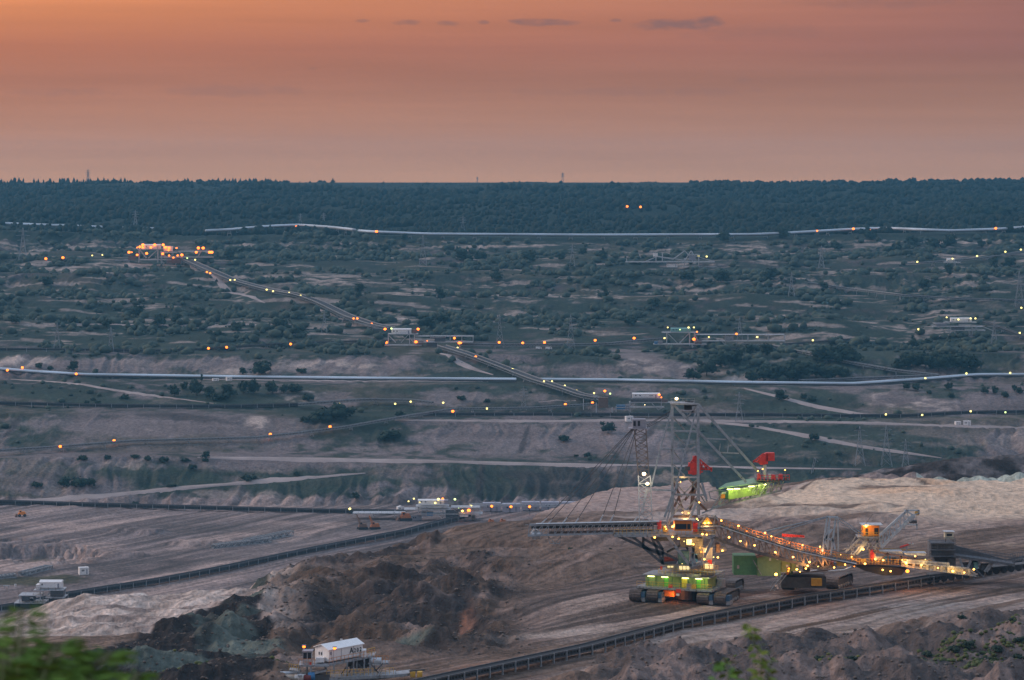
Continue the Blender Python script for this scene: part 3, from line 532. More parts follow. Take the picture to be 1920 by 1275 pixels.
# groups: (kind phrase, where phrase, [(px, foot row, height px, shape, widen)...]) - labelled by order from the left
TREES = [
 ('dark round tree', 'on the pale cliff above the silver conveyor', [(72, 695, 13, 'round', 1.2), (96, 694, 10, 'bush', 1.1), (136, 697, 19, 'round', 1), (490, 702, 26, 'round', 1.6), (456, 703, 14, 'round', 1), (566, 700, 12, 'bush', 1.3)]),
 ('dark tree', 'just below the silver conveyor, left half', [(232, 748, 14, 'bush', 1.1), (163, 757, 10, 'bush', 1), (184, 758, 9, 'bush', 1), (328, 742, 24, 'round', 1), (345, 730, 16, 'round', 1.1), (368, 742, 34, 'round', .9), (378, 714, 16, 'pine', 1), (392, 748, 22, 'round', 1.1), (412, 752, 20, 'bush', 1.4), (430, 745, 26, 'round', 1), (456, 738, 24, 'round', 1), (476, 740, 30, 'round', .9), (512, 740, 26, 'round', 1), (532, 738, 18, 'round', 1), (553, 736, 20, 'bush', 1.4), (578, 752, 16, 'bush', 1.2)]),
 ('dark bush', 'on the bare slope behind the spreader cables', [(1140, 812, 24, 'round', 1.2), (1056, 824, 16, 'bush', 1.3), (1101, 856, 12, 'bush', 1.1), (1080, 857, 6, 'bush', 1.3)]),
 ('dense dark bush', 'beside the lower trestle conveyor', [(605, 790, 30, 'bush', 1.5), (630, 790, 34, 'round', 1.4), (645, 782, 22, 'bush', 1.4), (752, 782, 14, 'bush', 1.2), (572, 792, 14, 'bush', 1.4), (738, 822, 24, 'bush', 1.7), (720, 824, 14, 'bush', 1.6), (865, 750, 12, 'bush', 1.1), (912, 752, 10, 'bush', 1.2)]),
 ('green bush', 'on the ledge above the pit floor', [(152, 867, 14, 'bush', 1.3), (202, 862, 12, 'bush', 1.1), (252, 860, 9, 'bush', 2), (278, 868, 13, 'bush', 1), (306, 868, 14, 'bush', 1.4), (350, 866, 9, 'bush', 1.8), (385, 860, 14, 'round', 1.1), (386, 866, 9, 'bush', 1.4), (361, 880, 13, 'bush', 1), (555, 893, 12, 'bush', 1)]),
 ('dark bush', 'on the dark slope behind the pit floor', [(70, 915, 14, 'bush', 1.3), (120, 910, 22, 'round', 1.1), (155, 915, 24, 'bush', 1.5), (256, 944, 10, 'bush', 1.6), (668, 940, 15, 'round', 1.1), (322, 914, 9, 'bush', 1.8), (465, 901, 14, 'bush', 2.2)]),
 ('lone green tree', 'beside the dirt roads behind the spreader', [(1466, 752, 22, 'round', 1.1), (1528, 827, 16, 'round', 1.2)]),
 ('round green bush', 'under the raised silver conveyor at far right', [(1700, 731, 16, 'round', 1), (1717, 732, 16, 'round', 1), (1742, 738, 10, 'bush', 1), (1778, 731, 16, 'round', 1), (1785, 744, 12, 'bush', 1.1), (1847, 739, 15, 'round', 1), (1866, 739, 15, 'round', 1), (1884, 744, 14, 'bush', 1), (1902, 734, 12, 'round', 1), (1913, 738, 14, 'round', 1.1), (1507, 747, 12, 'bush', 1), (1520, 752, 14, 'bush', 1.3)]),
 ('tree', 'of the thick grove above the silver conveyor', [(1410, 716, 24, 'round', 1.3), (1432, 714, 34, 'round', 1.2), (1455, 714, 30, 'round', 1.3), (1480, 712, 36, 'round', 1.2), (1505, 712, 38, 'round', 1.2), (1530, 712, 34, 'round', 1.3), (1555, 712, 30, 'round', 1.2), (1580, 712, 22, 'round', 1.3), (1300, 715, 26, 'round', 1.2), (1325, 706, 34, 'round', 1.1), (1350, 690, 34, 'round', 1.2), (1375, 684, 30, 'round', 1.2)]),
 ('tree', 'of the dark grove beside the green roofed station', [(1535, 676, 24, 'round', 1.3), (1556, 680, 34, 'round', 1.3), (1578, 682, 36, 'round', 1.2), (1600, 682, 30, 'round', 1.3), (1405, 666, 20, 'round', 1.2), (1440, 668, 24, 'round', 1.3), (1712, 652, 30, 'pine', 1.1), (1735, 648, 20, 'round', 1)]),
 ('tree', 'of the broad dark grove on the right terrace', [(1690, 690, 24, 'round', 1.4), (1712, 692, 32, 'round', 1.3), (1736, 694, 36, 'round', 1.3), (1760, 696, 36, 'round', 1.2), (1785, 696, 34, 'round', 1.3), (1808, 696, 30, 'round', 1.3), (1830, 694, 24, 'round', 1.3)]),
 ('dark tree', 'on the overgrown terraces at the left', [(90, 540, 18, 'round', 1.3), (300, 612, 26, 'round', 1), (255, 600, 22, 'round', 1.3), (375, 601, 22, 'round', 1), (330, 606, 18, 'round', 1.3), (445, 622, 16, 'bush', 1.3), (410, 640, 20, 'round', 1.6), (530, 628, 26, 'round', 1.3), (560, 634, 22, 'round', 1.2), (200, 612, 18, 'round', 1.3), (138, 608, 16, 'round', 1.3), (30, 612, 18, 'round', 1.4), (430, 488, 22, 'round', 1.1), (455, 480, 20, 'round', 1.3), (395, 524, 8, 'pine', 1), (406, 530, 8, 'pine', 1)]),
 ('dark tree', 'between the pale ledges in the middle distance', [(826, 568, 30, 'poplar', 1.5), (673, 562, 30, 'poplar', 1.3), (722, 478, 24, 'round', 1.1), (757, 452, 14, 'round', 1), (870, 486, 24, 'round', 1.3), (900, 486, 20, 'round', 1.2), (990, 488, 24, 'round', 1.3), (1050, 488, 18, 'round', 1.2), (1130, 484, 22, 'pine', 1.2), (1092, 478, 14, 'round', 1.2), (930, 528, 20, 'round', 1.2), (1132, 560, 26, 'pine', 1.3), (800, 620, 28, 'round', 1.4), (832, 606, 22, 'round', 1.3), (884, 620, 20, 'round', 1.3), (1226, 572, 20, 'round', 1.2), (1180, 610, 22, 'round', 1.4)]),
 ('tree', 'standing on the upper terraces at the right', [(1355, 455, 22, 'round', 1.2), (1470, 448, 22, 'round', 1.2), (1570, 470, 18, 'round', 1.4), (1632, 450, 22, 'round', 1.3), (1675, 478, 24, 'round', 1.5), (1710, 464, 22, 'round', 1.3), (1748, 466, 22, 'round', 1.3), (1780, 462, 22, 'round', 1.2), (1840, 466, 16, 'round', 1.2), (1779, 520, 24, 'poplar', 1.6), (1864, 506, 28, 'poplar', 1.5), (1730, 538, 18, 'round', 1.3), (1442, 592, 16, 'round', 1.1), (1488, 592, 12, 'bush', 1.2), (1352, 530, 26, 'round', 1.3), (1440, 530, 24, 'round', 1.2), (1290, 528, 22, 'round', 1.3), (1545, 545, 22, 'poplar', 1.7), (1890, 500, 20, 'round', 1.3)]),
 ('large dark tree', 'standing out on the wooded hill at the upper right', [(1850, 402, 30, 'round', 1.4), (1876, 412, 26, 'round', 1.5), (1820, 408, 22, 'round', 1.5), (1710, 420, 18, 'round', 1.5), (1625, 418, 16, 'round', 1.5)]),
 ('tree', 'rising above the skyline of the far hill', [(624, 346, 13, 'pine', 1.1), (600, 346, 9, 'round', 1.2), (719, 345, 6, 'pine', 1.2), (800, 345, 5, 'pine', 1.3), (1626, 346, 10, 'round', 1.5), (1711, 346, 14, 'round', 1.2), (270, 346, 9, 'round', 1.4), (562, 345, 6, 'pine', 1.3)]),
]
def by_order(lst, kind, where, fn):
    lst = sorted(lst, key=lambda t: (t[0], t[1]))
    for i, t in enumerate(lst):
        nm = ('%s from left, %s %s' % (ORD[i], kind, where)) if len(lst) > 1 else 'single %s %s' % (kind, where)
        fn(t, nm)
for kind, where, lst in TREES:
    by_order(lst, kind, where, lambda t, lab: tree(t[0], t[1], t[2], t[3], lab, kind+' '+where, wide=t[4]))
BUSH = [(1445, 1244, 9), (1490, 1252, 12), (1532, 1250, 14), (1585, 1262, 12), (1500, 1262, 9), (1620, 1252, 10), (1730, 1256, 12), (1770, 1262, 14), (1815, 1247, 18), (1845, 1256, 17), (1870, 1250, 15), (1905, 1254, 14), (1805, 1184, 11), (1873, 1196, 9), (1903, 1166, 8), (1900, 1224, 10), (1597, 1268, 14), (1740, 1240, 14), (1915, 1245, 15), (1790, 1250, 16), (1460, 1270, 10)]
for i, t in enumerate(sorted(BUSH)):
    tree(t[0], t[1], t[2], 'bush', '%s from left, low bush on the dark heaps at bottom right' % (ORD+['twenty-first', 'twenty-second'])[i], 'bushes on the heaps at the bottom right', near=True, wide=1.5)
by_order([(1070, 1053, 7), (1115, 1038, 5), (1145, 1030, 4), (870, 1230, 0)][:3], 'small green tuft', 'on the spoil below the discharge boom', lambda t, lab: tree(t[0], t[1], t[2], 'bush', lab, 'tufts on the spoil', near=True, wide=1.4))
by_order([(420, 1262, 7), (445, 1254, 6), (475, 1266, 7), (490, 1254, 6), (508, 1258, 7), (530, 1262, 6)], 'small green tuft', 'on the ground left of the A202 house', lambda t, lab: tree(t[0], t[1], t[2], 'bush', lab, 'tufts beside the drive station', near=True, wide=1.6))
# low herbs on the heaps: ground cover
P = []
rs = np.random.RandomState(31)
for cx, cy, rx, ry, n_ in [(1820, 1256, 110, 16, 240), (1470, 1262, 90, 10, 90), (1560, 1258, 60, 12, 80), (450, 1262, 90, 9, 110), (1780, 1235, 40, 8, 40), (1900, 1225, 30, 30, 50)]:
    for i in range(n_):
        q = G(cx+rs.randn()*rx*.55, cy+rs.randn()*ry*.55, True); h = .35+.5*rs.rand(); P.append((q.x, q.y, q.z-.1, h*1.6, h, rs.randint(5)))
mass('ground_cover', np.array(P), F_DRY, 'herbs')
# clods and rubble on the tipped spoil: ground cover nobody could count
P = []; rs = np.random.RandomState(77)
n = 60000; D = rs.uniform(485, 720, n); px = rs.uniform(-40, 1960, n); X = (px-960)/F*D; c = np.clip(np.searchsorted(XC, px), 0, nC-1); r = np.clip(np.searchsorted(DR, D), 0, nR-1)
k = (rs.rand(n) < rough[r, c]*.22+.012)&(rough[r, c] > .02); z, col = gzv(X, D); X, D, z = X[k], D[k], z[k]; n = len(X); s = .15+.55*rs.rand(n)**3
mass('rubble', np.stack([X, D, z-.1*s, s*(1.1+.5*rs.rand(n)), s*.8, rs.randint(0, 5, n)], 1), mat('clod_soil', (.13, .105, .09), .95, var=.5, scale=.2), 'rubble')
# ================================================================ CONVEYORS, PYLONS, LAMPS, STATIONS
def rel(mb, O): mb.v = [(v[0]-O[0], v[1]-O[1], v[2]-O[2]) for v in mb.v]; return mb
_pm = MB().box((0, 0, -.5), (1, 1, 1)).build('leg', STEEL); POST = _pm.data; bpy.data.objects.remove(_pm)
_pm = MB(); _pm.beam((-.45, 0, 0), (-1, 0, -1), .22); _pm.beam((.45, 0, 0), (1, 0, -1), .22); _pm.beam((-.7, 0, -.5), (.7, 0, -.5), .14); _pm.beam((-.5, 0, -.05), (.85, 0, -.7), .1); _o = _pm.build('trestle', STEEL); TREST = _o.data; bpy.data.objects.remove(_o)
def path(pts, clear, near=False, step=6, smooth=4, Dfix=None):
    out = []
    for k in range(len(pts)-1):
        n = max(1, int(abs(pts[k+1][0]-pts[k][0])/step))
        for i in range(n+(k == len(pts)-2)):
            t = i/n; x = pts[k][0]*(1-t)+pts[k+1][0]*t; y = pts[k][1]*(1-t)+pts[k+1][1]*t
            if Dfix: D = Dfix[k]*(1-t)+Dfix[k+1]*t
            else: D = hit(x, y, near); D = hit(x, y+clear*F/D, near)
            out.append([x, y, D])
    for _ in range(smooth*3):
        D = [o[2] for o in out]; yy_ = [o[1] for o in out]
        for i in range(1, len(out)-1): out[i][2] = (D[i-1]+2*D[i]+D[i+1])/4
        if _ < 3:
            for i in range(1, len(out)-1): out[i][1] = (yy_[i-1]+2*yy_[i]+yy_[i+1])/4
    return [W(*o) for o in out]
def ribbon(mb, P, prof):
    """sweep a closed profile [(side, up)] along P"""
    n = len(prof); base = len(mb.v)
    for i, p in enumerate(P):
        d = P[min(i+1, len(P)-1)]-P[max(i-1, 0)]; s = Vector((d.y, -d.x, 0)).normalized()
        for (a, b) in prof: q = p+s*a; mb.v.append((q.x, q.y, q.z+b))
    for i in range(len(P)-1):
        for j in range(n): a = base+i*n+j; b = base+i*n+(j+1) % n; mb.f.append((a, b, b+n, a+n))
    mb.f.append(tuple(range(base+n-1, base-1, -1))); mb.f.append(tuple(base+(len(P)-1)*n+j for j in range(n)))
def conveyor(label, pts, style, clear, wid, hgt, sp, group='belt conveyors', near=False, legw=.35, Dfix=None, mats=None, cat='conveyor'):
    P = path(pts, clear, near, Dfix=Dfix); P = resample(P, 3.0 if style != 'roof' else 6); O = Vector((P[0].x, P[0].y, gz(P[0].x, P[0].y)))
    root = empty('belt_conveyor', O, label, cat, group)
    w = wid/2
    frame_m, leg_m = mats or (DARK, STEEL)
    fr = MB(); be = MB()
    if style == 'roof':
        ro = MB(); ribbon(ro, P, [(-w, .3), (-w, .55*hgt), (-w*.72, .88*hgt), (0, hgt), (w*.72, .88*hgt), (w, .55*hgt), (w, .3)]); rel(ro, O).build('roof', SILVER, root)
        ribbon(fr, P, [(-w*.8, -.9), (-w*.8, .2), (w*.8, .2), (w*.8, -.9)]); Q = resample(P, 5)
        for i, q in enumerate(Q): fr.box((q.x, q.y, q.z-.35), (wid*.2, wid*1.05, .9))
        rel(fr, O).build('frame', DARK, root)
    else:
        ribbon(be, P, [(-w*.8, hgt*(.12 if style == 'open' else .5)), (-w*.8, hgt*.80), (0, hgt*.66), (w*.8, hgt*.80), (w*.8, hgt*(.12 if style == 'open' else .5)), (0, hgt*(.05 if style == 'open' else .4))]); rel(be, O).build('belt', RUBBER, root)
        for s_ in (-w, w): ribbon(fr, P, [(s_-.12, hgt*.72), (s_-.12, hgt), (s_+.12, hgt), (s_+.12, hgt*.72)]); ribbon(fr, P, [(s_-.1, 0), (s_-.1, .25), (s_+.1, .25), (s_+.1, 0)])
        Q = resample(P, max(sp*.5, 2.2)); up = Vector((0, 0, 1))
        for i in range(len(Q)-1):
            d = Q[i+1]-Q[i]; s = Vector((d.y, -d.x, 0)).normalized()*w
            for k in (-1, 1):
                fr.beam(Q[i]+s*k, Q[i]+s*k+up*hgt*.85, .14)
                if style == 'gallery': fr.beam(Q[i]+s*k, Q[i+1]+s*k+up*hgt*.85, .16)
            fr.beam(Q[i]+s+up*.1, Q[i]-s+up*.1, .16)
        rel(fr, O).build('frame', frame_m, root)
    # supports, each its own part
    acc = 0; cnt = 0
    for i in range(1, len(P)):
        acc += (P[i]-P[i-1]).length
        if acc >= sp and cnt < 98:
            acc = 0; p = P[i]; d = P[i]-P[i-1]; yaw = math.atan2(-d.x, d.y)
            s = Vector((d.y, -d.x, 0)).normalized()*w
            if style == 'open':
                for k in (-1,):
                    q = p+s*(k if s.y*k < 0 else -k); g = gz(q.x, q.y)-.3; h = max(.4, p.z+hgt-g)
                    c = bpy.data.objects.new('leg', POST); COL.objects.link(c); c.parent = root; c.location = (q.x-O.x, q.y-O.y, p.z+hgt-O.z); c.scale = (legw, legw, h); c.rotation_euler = (0, 0, yaw); cnt += 1
            else:
                g = gz(p.x, p.y)-.5; h = max(.6, p.z-g)
                c = bpy.data.objects.new('trestle', TREST); COL.objects.link(c); c.parent = root; c.location = (p.x-O.x, p.y-O.y, p.z-O.z); c.scale = (w*.9+h*.12, max(1, legw*3), h); c.rotation_euler = (0, 0, yaw+(.9 if i % 2 else .5)); cnt += 1
    return root, P
conveyor('low dark belt conveyor on posts running diagonally across the foreground', [(690, 1308), (830, 1277), (1100, 1219), (1300, 1166), (1500, 1127), (1640, 1106), (1760, 1086), (1860, 1066), (2000, 1036)], 'open', 1.0, 2.6, 1.15, 3.8, near=True, legw=.28)
conveyor('long dark belt conveyor crossing the pit floor diagonally behind the brown heaps', [(-50, 1152), (40, 1138), (110, 1122), (190, 1109), (300, 1092), (400, 1073), (600, 1031), (760, 1000), (885, 967)], 'open', .6, 3.4, 2.2, 7, legw=.35)
conveyor('low dark belt conveyor level along the far edge of the pit floor', [(-60, 941), (0, 944), (120, 948), (300, 953), (600, 961), (760, 963)], 'open', .6, 3.0, 2.2, 8, legw=.35)
conveyor('light grey trestle conveyor climbing diagonally past six orange lamps', [(-40, 848), (0, 847), (110, 840), (250, 829), (480, 823), (560, 814), (640, 804), (760, 783), (850, 769), (1000, 767), (1112, 760)], 'gallery', 2.2, 2.6, 1.6, 26, mats=(STEEL, STEEL))
conveyor('dark conveyor bridge above the ochre slope, left of the humped trestle section', [(-60, 755), (0, 758), (150, 762), (300, 764), (440, 764), (560, 761)], 'open', .8, 3.0, 2.0, 10)
conveyor('humped grey trestle conveyor on tall supports between dark bushes', [(560, 761), (600, 758), (680, 752), (770, 753), (812, 758)], 'gallery', 2.6, 3.2, 2.0, 26, mats=(STEEL, STEEL))
conveyor('long silver roofed conveyor crossing the left half of the middle slope', [(-60, 690), (0, 693), (60, 698), (160, 704), (500, 709), (700, 711), (968, 713)], 'roof', 1.2, 3.8, 1.8, 26, group='silver roofed conveyors')
conveyor('long silver roofed conveyor crossing the right half of the middle slope', [(1008, 713), (1150, 714), (1400, 719), (1600, 721), (1720, 713), (1830, 704), (1990, 704)], 'roof', 1.4, 3.8, 1.8, 26, group='silver roofed conveyors')
conveyor('arched silver conveyor on the upper terrace above the orange lit station', [(385, 434), (430, 432), (470, 428), (510, 425), (560, 423), (620, 427), (664, 432)], 'roof', 6.5, 4.6, 2.3, 34, group='silver roofed conveyors')
conveyor('long straight silver conveyor along the foot of the wooded hill', [(674, 434), (700, 436), (800, 440), (1100, 442), (1410, 441), (1480, 438), (1600, 431), (1660, 429), (1780, 434), (1870, 431), (1990, 422)], 'roof', 4.5, 4.6, 2.3, 34, group='silver roofed conveyors')
conveyor('faint silver conveyor in the woods at the upper left edge', [(-60, 418), (0, 420), (160, 426), (290, 430)], 'roof', 1.0, 4.5, 2.4, 34, group='silver roofed conveyors')
conveyor('steep grey conveyor descending from the orange lit station', [(346, 488), (400, 512), (440, 529), (500, 545), (560, 556), (600, 570), (650, 595), (700, 612), (735, 619)], 'gallery', 3.0, 8.0, 2.6, 34, mats=(STEEL, STEEL))
conveyor('grey conveyor descending from the white roofed middle station', [(828, 652), (880, 668), (930, 687), (1000, 714), (1060, 733), (1090, 744), (1122, 750)], 'gallery', 2.4, 7.0, 2.4, 30, mats=(STEEL, STEEL))
conveyor('low dark conveyor along the bench left of the middle station', [(-60, 656), (100, 657), (300, 659), (400, 656)], 'open', .8, 2.6, 1.6, 14)
conveyor('grey trestle conveyor entering the middle station from the left', [(400, 655), (480, 650), (545, 646), (640, 643), (735, 641)], 'gallery', 2.4, 3.2, 1.8, 26, mats=(DARK, STEEL))
conveyor('orange lit belt conveyor right of the middle station', [(865, 648), (940, 649), (1000, 649), (1070, 649), (1140, 647), (1200, 641), (1250, 637)], 'gallery', 1.6, 2.8, 2.0, 26, mats=(STEEL, STEEL))
conveyor('low dark conveyor on legs along the bench behind the spreader mast', [(780, 779), (1000, 779), (1240, 780), (1420, 780), (1600, 782), (1700, 782), (1800, 776), (1990, 773)], 'open', .8, 2.8, 2.0, 12)
conveyor('thin grey conveyor crossing the overgrown terrace at the upper right', [(1395, 517), (1500, 530), (1600, 544), (1700, 556), (1800, 562), (1990, 567)], 'gallery', 1.0, 3.0, 1.8, 20, mats=(STEEL, STEEL))
conveyor('rising grey conveyor by the white trailer at the upper right', [(1700, 497), (1780, 491), (1850, 485), (1920, 473), (1990, 460)], 'gallery', 2.0, 3.4, 2.0, 30, mats=(STEEL, STEEL))
conveyor('dismantled grey conveyor sloping down from the green roofed station', [(1395, 648), (1460, 652), (1520, 665), (1600, 683), (1680, 697), (1760, 706)], 'gallery', 1.4, 4.0, 2.0, 26, mats=(STEEL, STEEL))
conveyor('short grey conveyor right of the green roofed station', [(1470, 648), (1540, 643), (1605, 638)], 'gallery', .8, 3.0, 1.8, 26, mats=(DARK, STEEL))
conveyor('grey conveyor piece just above the silver conveyor at the right', [(1500, 716), (1600, 712), (1700, 708), (1760, 706)], 'gallery', .8, 3.0, 1.8, 26, mats=(STEEL, STEEL))
conveyor('grey conveyor descending right of the white roofed right station', [(1845, 606), (1880, 618), (1920, 633), (1990, 655)], 'gallery', 2.0, 3.4, 2.0, 30, mats=(DARK, STEEL))
def lattice_on_floor(label, x0, y0, x1, y1, n, h):
    A = G(x0, y0); B = G(x1, y1); root = empty('lattice_girder', A, label, 'girder', 'lattice girders lying on the pit floor'); mb = MB(); mb.truss((0, 0, .2), B-A+Vector((0, 0, .2)), h, 4, n, .38); mb.build('chord_frame', STEEL, root)
    m2 = MB(); d = (B-A)
    for i in range(n): q = d*(i/n); m2.beam(q+Vector((0, -1.5, .3)), q+d/n+Vector((0, 1.5, h*.8)), .3)
    m2.build('cross_bracing', DARK, root)
lattice_on_floor('long grey lattice girder lying on the middle of the pit floor', 402, 1028, 505, 1015, 16, 2.0)
lattice_on_floor('grey lattice girder lying end to end beyond the longer one', 462, 1019, 544, 1003, 12, 2.4)
lattice_on_floor('short grey lattice girder lying by the grass patch at the left', 42, 1080, 92, 1068, 9, 1.6)
lattice_on_floor('grey lattice piece lying at the left picture edge', -20, 1086, 28, 1083, 7, 1.4)
# ---- power pylons
def pylon(px, py, hpx, label, D=None):
    P = G(px, py) if D is None else Vector(((px-960)/F*D, D, gz((px-960)/F*D, D))); s = P.y/F; H = hpx*s; root = empty('power_pylon', P, label, 'pylon', 'power pylons'); t = max(.16, .5*s); b = H*.13
    mb = MB(); prev = None
    lv = [0, .22, .42, .6, .75, .87, 1.0]; wd = [b, b*.74, b*.52, b*.34, b*.22, b*.16, b*.04]
    for k in range(len(lv)-1):
        z0, z1 = lv[k]*H, lv[k+1]*H; a, c = wd[k], wd[k+1]
        q0 = [(-a, -a), (a, -a), (a, a), (-a, a)]; q1 = [(-c, -c), (c, -c), (c, c), (-c, c)]
        for i in range(4):
            j = (i+1) % 4; A = (*q0[i], z0); B = (*q1[i], z1); mb.beam(A, B, t); mb.beam((*q0[i], z0), (*q1[j], z1), t*.7); mb.beam((*q0[j], z0), (*q1[i], z1), t*.7)
    mb.build('mast', STEEL, root)
    for z, l in ((.62, .17), (.76, .21), (.89, .14)):
        m2 = MB(); m2.beam((-l*H, 0, z*H), (l*H, 0, z*H), t); m2.beam((-l*H, 0, z*H), (0, 0, (z+.05)*H), t*.7); m2.beam((l*H, 0, z*H), (0, 0, (z+.05)*H), t*.7); m2.build('cross_arm', STEEL, root)
for a in [(165, 345, 27, 'leftmost pylon rising above the skyline trees', 4750), (895, 344, 11, 'tiny pylon on the skyline left of the centre pylon', 5600), (1055, 344, 20, 'pylon on the bare centre of the skyline', 5000),
          (254, 428, 34, 'faint pylon in the woods above the orange lit station'), (43, 492, 62, 'faint pylon on the terrace at the upper left edge'), (563, 421, 22, 'small pylon behind the arched silver conveyor, left of two'), (607, 421, 24, 'small pylon behind the arched silver conveyor, right of two'), (793, 498, 58, 'pylon below the straight silver conveyor, left of centre'), (1073, 497, 42, 'slim pylon on the terrace left of the small spreader'), (868, 440, 34, 'faint pylon standing behind the straight silver conveyor'),
          (1540, 497, 42, 'faint pylon on the pale terrace at the upper right'), (107, 656, 52, 'left one of two pylons above the pale left cliff'), (208, 660, 46, 'right one of two pylons above the pale left cliff'), (937, 650, 62, 'pylon right of the middle station, behind a lamp'), (1070, 656, 68, 'pylon between the middle station and the green roofed one'), (1387, 646, 54, 'pylon behind the green roofed station'), (1911, 576, 66, 'large pylon at the right picture edge'), (1484, 556, 46, 'faint pylon above the thin right conveyor'),
          (982, 768, 44, 'pylon below the silver conveyor gap, on the slope'), (1386, 792, 56, 'pylon just right of the spreader tower'), (1612, 872, 74, 'leftmost of the three pylons by the lower road'), (1662, 874, 78, 'middle one of the three pylons by the lower road'), (1698, 876, 54, 'shortest, rightmost of the three pylons by the lower road'), (1864, 648, 50, 'pylon beside the right white roofed station'), (608, 626, 42, 'faint pylon left of the steep conveyor foot')]: pylon(*a)
# ---- lamps on poles
_lh = MB().ball((0, 0, 0), 1, 10, 6).build('lamp_head', L_OR, smooth=True); HEAD = {}
for k, m_ in (('o', L_OR), ('y', L_YE), ('g', L_GR), ('w', L_WH), ('a', L_WA)): me = _lh.data.copy(); me.materials.clear(); me.materials.append(m_); HEAD[k] = me
bpy.data.objects.remove(_lh); CN = {'o': 'orange', 'y': 'yellow', 'g': 'greenish', 'w': 'white', 'a': 'warm'}
def lamp(px, py, k, rpx, label, group, pole=9):
    D = hit(px, py+pole); P = W(px, py, D); g = gz(P.x, P.y); h = max(1.0, P.z-g); root = empty('pole_lamp', (P.x, P.y, g), label, 'lamp', group); s = D/F
    mb = MB(); mb.beam((0, 0, -.2), (0, 0, h), .18); mb.beam((0, 0, h), (.6*s*rpx+.3, 0, h+.1), .14); mb.box((0, 0, h+rpx*s*1.0), (rpx*s*1.1, rpx*s*1.1, .25)); mb.build('pole', DARK, root)
    c = bpy.data.objects.new('lamp_head', HEAD[k]); COL.objects.link(c); c.parent = root; c.location = (0, -.25, h); c.scale = (rpx*s*1.1, rpx*s*1.1, rpx*s)
LG = [('o', 2.0, 'on the wooded hill above the silver conveyor', [(1176, 387), (1201, 388)]),
 ('o', 2.2, 'along the arched silver conveyor', [(473, 426), (556, 425), (706, 434)]), ('o', 2.1, 'along the silver conveyor at the upper right', [(1473, 437), (1532, 433), (1600, 429), (1631, 432), (1659, 427), (1867, 428)]),
 ('o', 2.3, 'on the terrace left of the orange lit station', [(86, 485), (118, 483)]), ('y', 1.2, 'just left of the orange lit station', [(173, 479), (192, 478)]),
 ('y', 1.5, 'along the steep conveyor', [(432, 525), (440, 525), (500, 543), (512, 546), (542, 549), (564, 554)]), ('o', 1.7, 'along the steep conveyor', [(388, 510), (394, 512), (663, 597), (670, 597), (697, 607)]),
 ('y', 1.5, 'near the small spreader on the upper terrace', [(1310, 480), (1325, 481)]), ('y', 1.6, 'along the rising upper right conveyor', [(1720, 491), (1786, 485), (1832, 480), (1885, 472), (1914, 468)]),
 ('o', 2.2, 'along the level conveyor of the middle station', [(391, 653), (425, 651), (545, 645), (936, 642), (980, 643), (1021, 642), (1116, 638)]),
 ('y', 1.5, 'beside the conveyor below the middle station', [(858, 652), (961, 692), (1020, 715), (1035, 715), (1059, 723), (1081, 732), (1114, 737)]), ('o', 2.2, 'beside the conveyor below the middle station', [(892, 669), (1060, 758), (1111, 755), (1134, 733)]),
 ('o', 2.5, 'above the diagonal trestle conveyor', [(113, 837), (214, 826), (507, 814), (619, 800), (849, 771)]), ('y', 1.7, 'along the humped trestle conveyor', [(636, 757), (741, 757), (770, 753), (831, 755), (913, 766)]),
 ('o', 2.2, 'at the left end of the silver conveyor', [(14, 694), (42, 689), (143, 701)]), ('y', 1.6, 'along the right part of the silver conveyor', [(1735, 709), (1812, 700), (1894, 699)]),
 ('y', 1.7, 'along the low bench conveyor at the right', [(1661, 777), (1729, 778), (1820, 771)]), ('g', 1.6, 'along the low bench conveyor at the right', [(1144, 738), (1885, 773)]), ('y', 1.6, 'around the right hand terrace stations', [(1420, 632), (1524, 638), (1722, 617), (1912, 624), (1915, 577)]),
 ('y', 2.2, 'on the far pit floor', [(656, 954), (882, 947)]), ('g', 2.0, 'on the far pit floor', [(853, 936), (860, 951)])]
for k, r, where, lst in LG:
    by_order(lst, CN[k]+' lamp', where, lambda t, lab: lamp(t[0], t[1], k, r, lab, CN[k]+' lamps '+where, 10))
# ---- machines seen at picture scale: a helper frame that turns picture offsets into metres about an origin
LK = .5
class Frame:
    def __init__(s, D0, ox, oy, name, label, cat, group=None, z=None):
        s.D0 = D0; P = W(ox, oy, D0); 
        if z is None: P.z = gz(P.x, P.y)
        s.O = P; s.root = empty(name, P, label, cat, group); s.m = D0/F
    def p(s, px, py, dep=0): return W(px, py, s.D0+dep)-s.O
    def part(s, name, mb, m, parent=None, smooth=False): return mb.build(name, m, parent or s.root, smooth=smooth)
    def lamp(s, px, py, dep, k, rpx):
        c = bpy.data.objects.new('lamp', HEAD[k]); COL.objects.link(c); c.parent = s.root; c.location = s.p(px, py, dep); r = rpx*s.m*.98; c.scale = (r, r, r*.85)
    def light(s, px, py, dep, watts, col, rad=.4):
        l = bpy.data.lights.new('work_light', 'POINT'); l.energy = watts*LK; l.color = col; l.shadow_soft_size = rad; o = bpy.data.objects.new('work_light', l); COL.objects.link(o); o.parent = s.root; o.location = s.p(px, py, dep)
def rail(mb, a, b, n, h=1.1, t=.07):
    a = Vector(a); b = Vector(b)
    for i in range(n+1): q = a.lerp(b, i/n); mb.beam(q, q+Vector((0, 0, h)), t)
    mb.beam(a+Vector((0, 0, h)), b+Vector((0, 0, h)), t); mb.beam(a+Vector((0, 0, h*.5)), b+Vector((0, 0, h*.5)), t*.8)
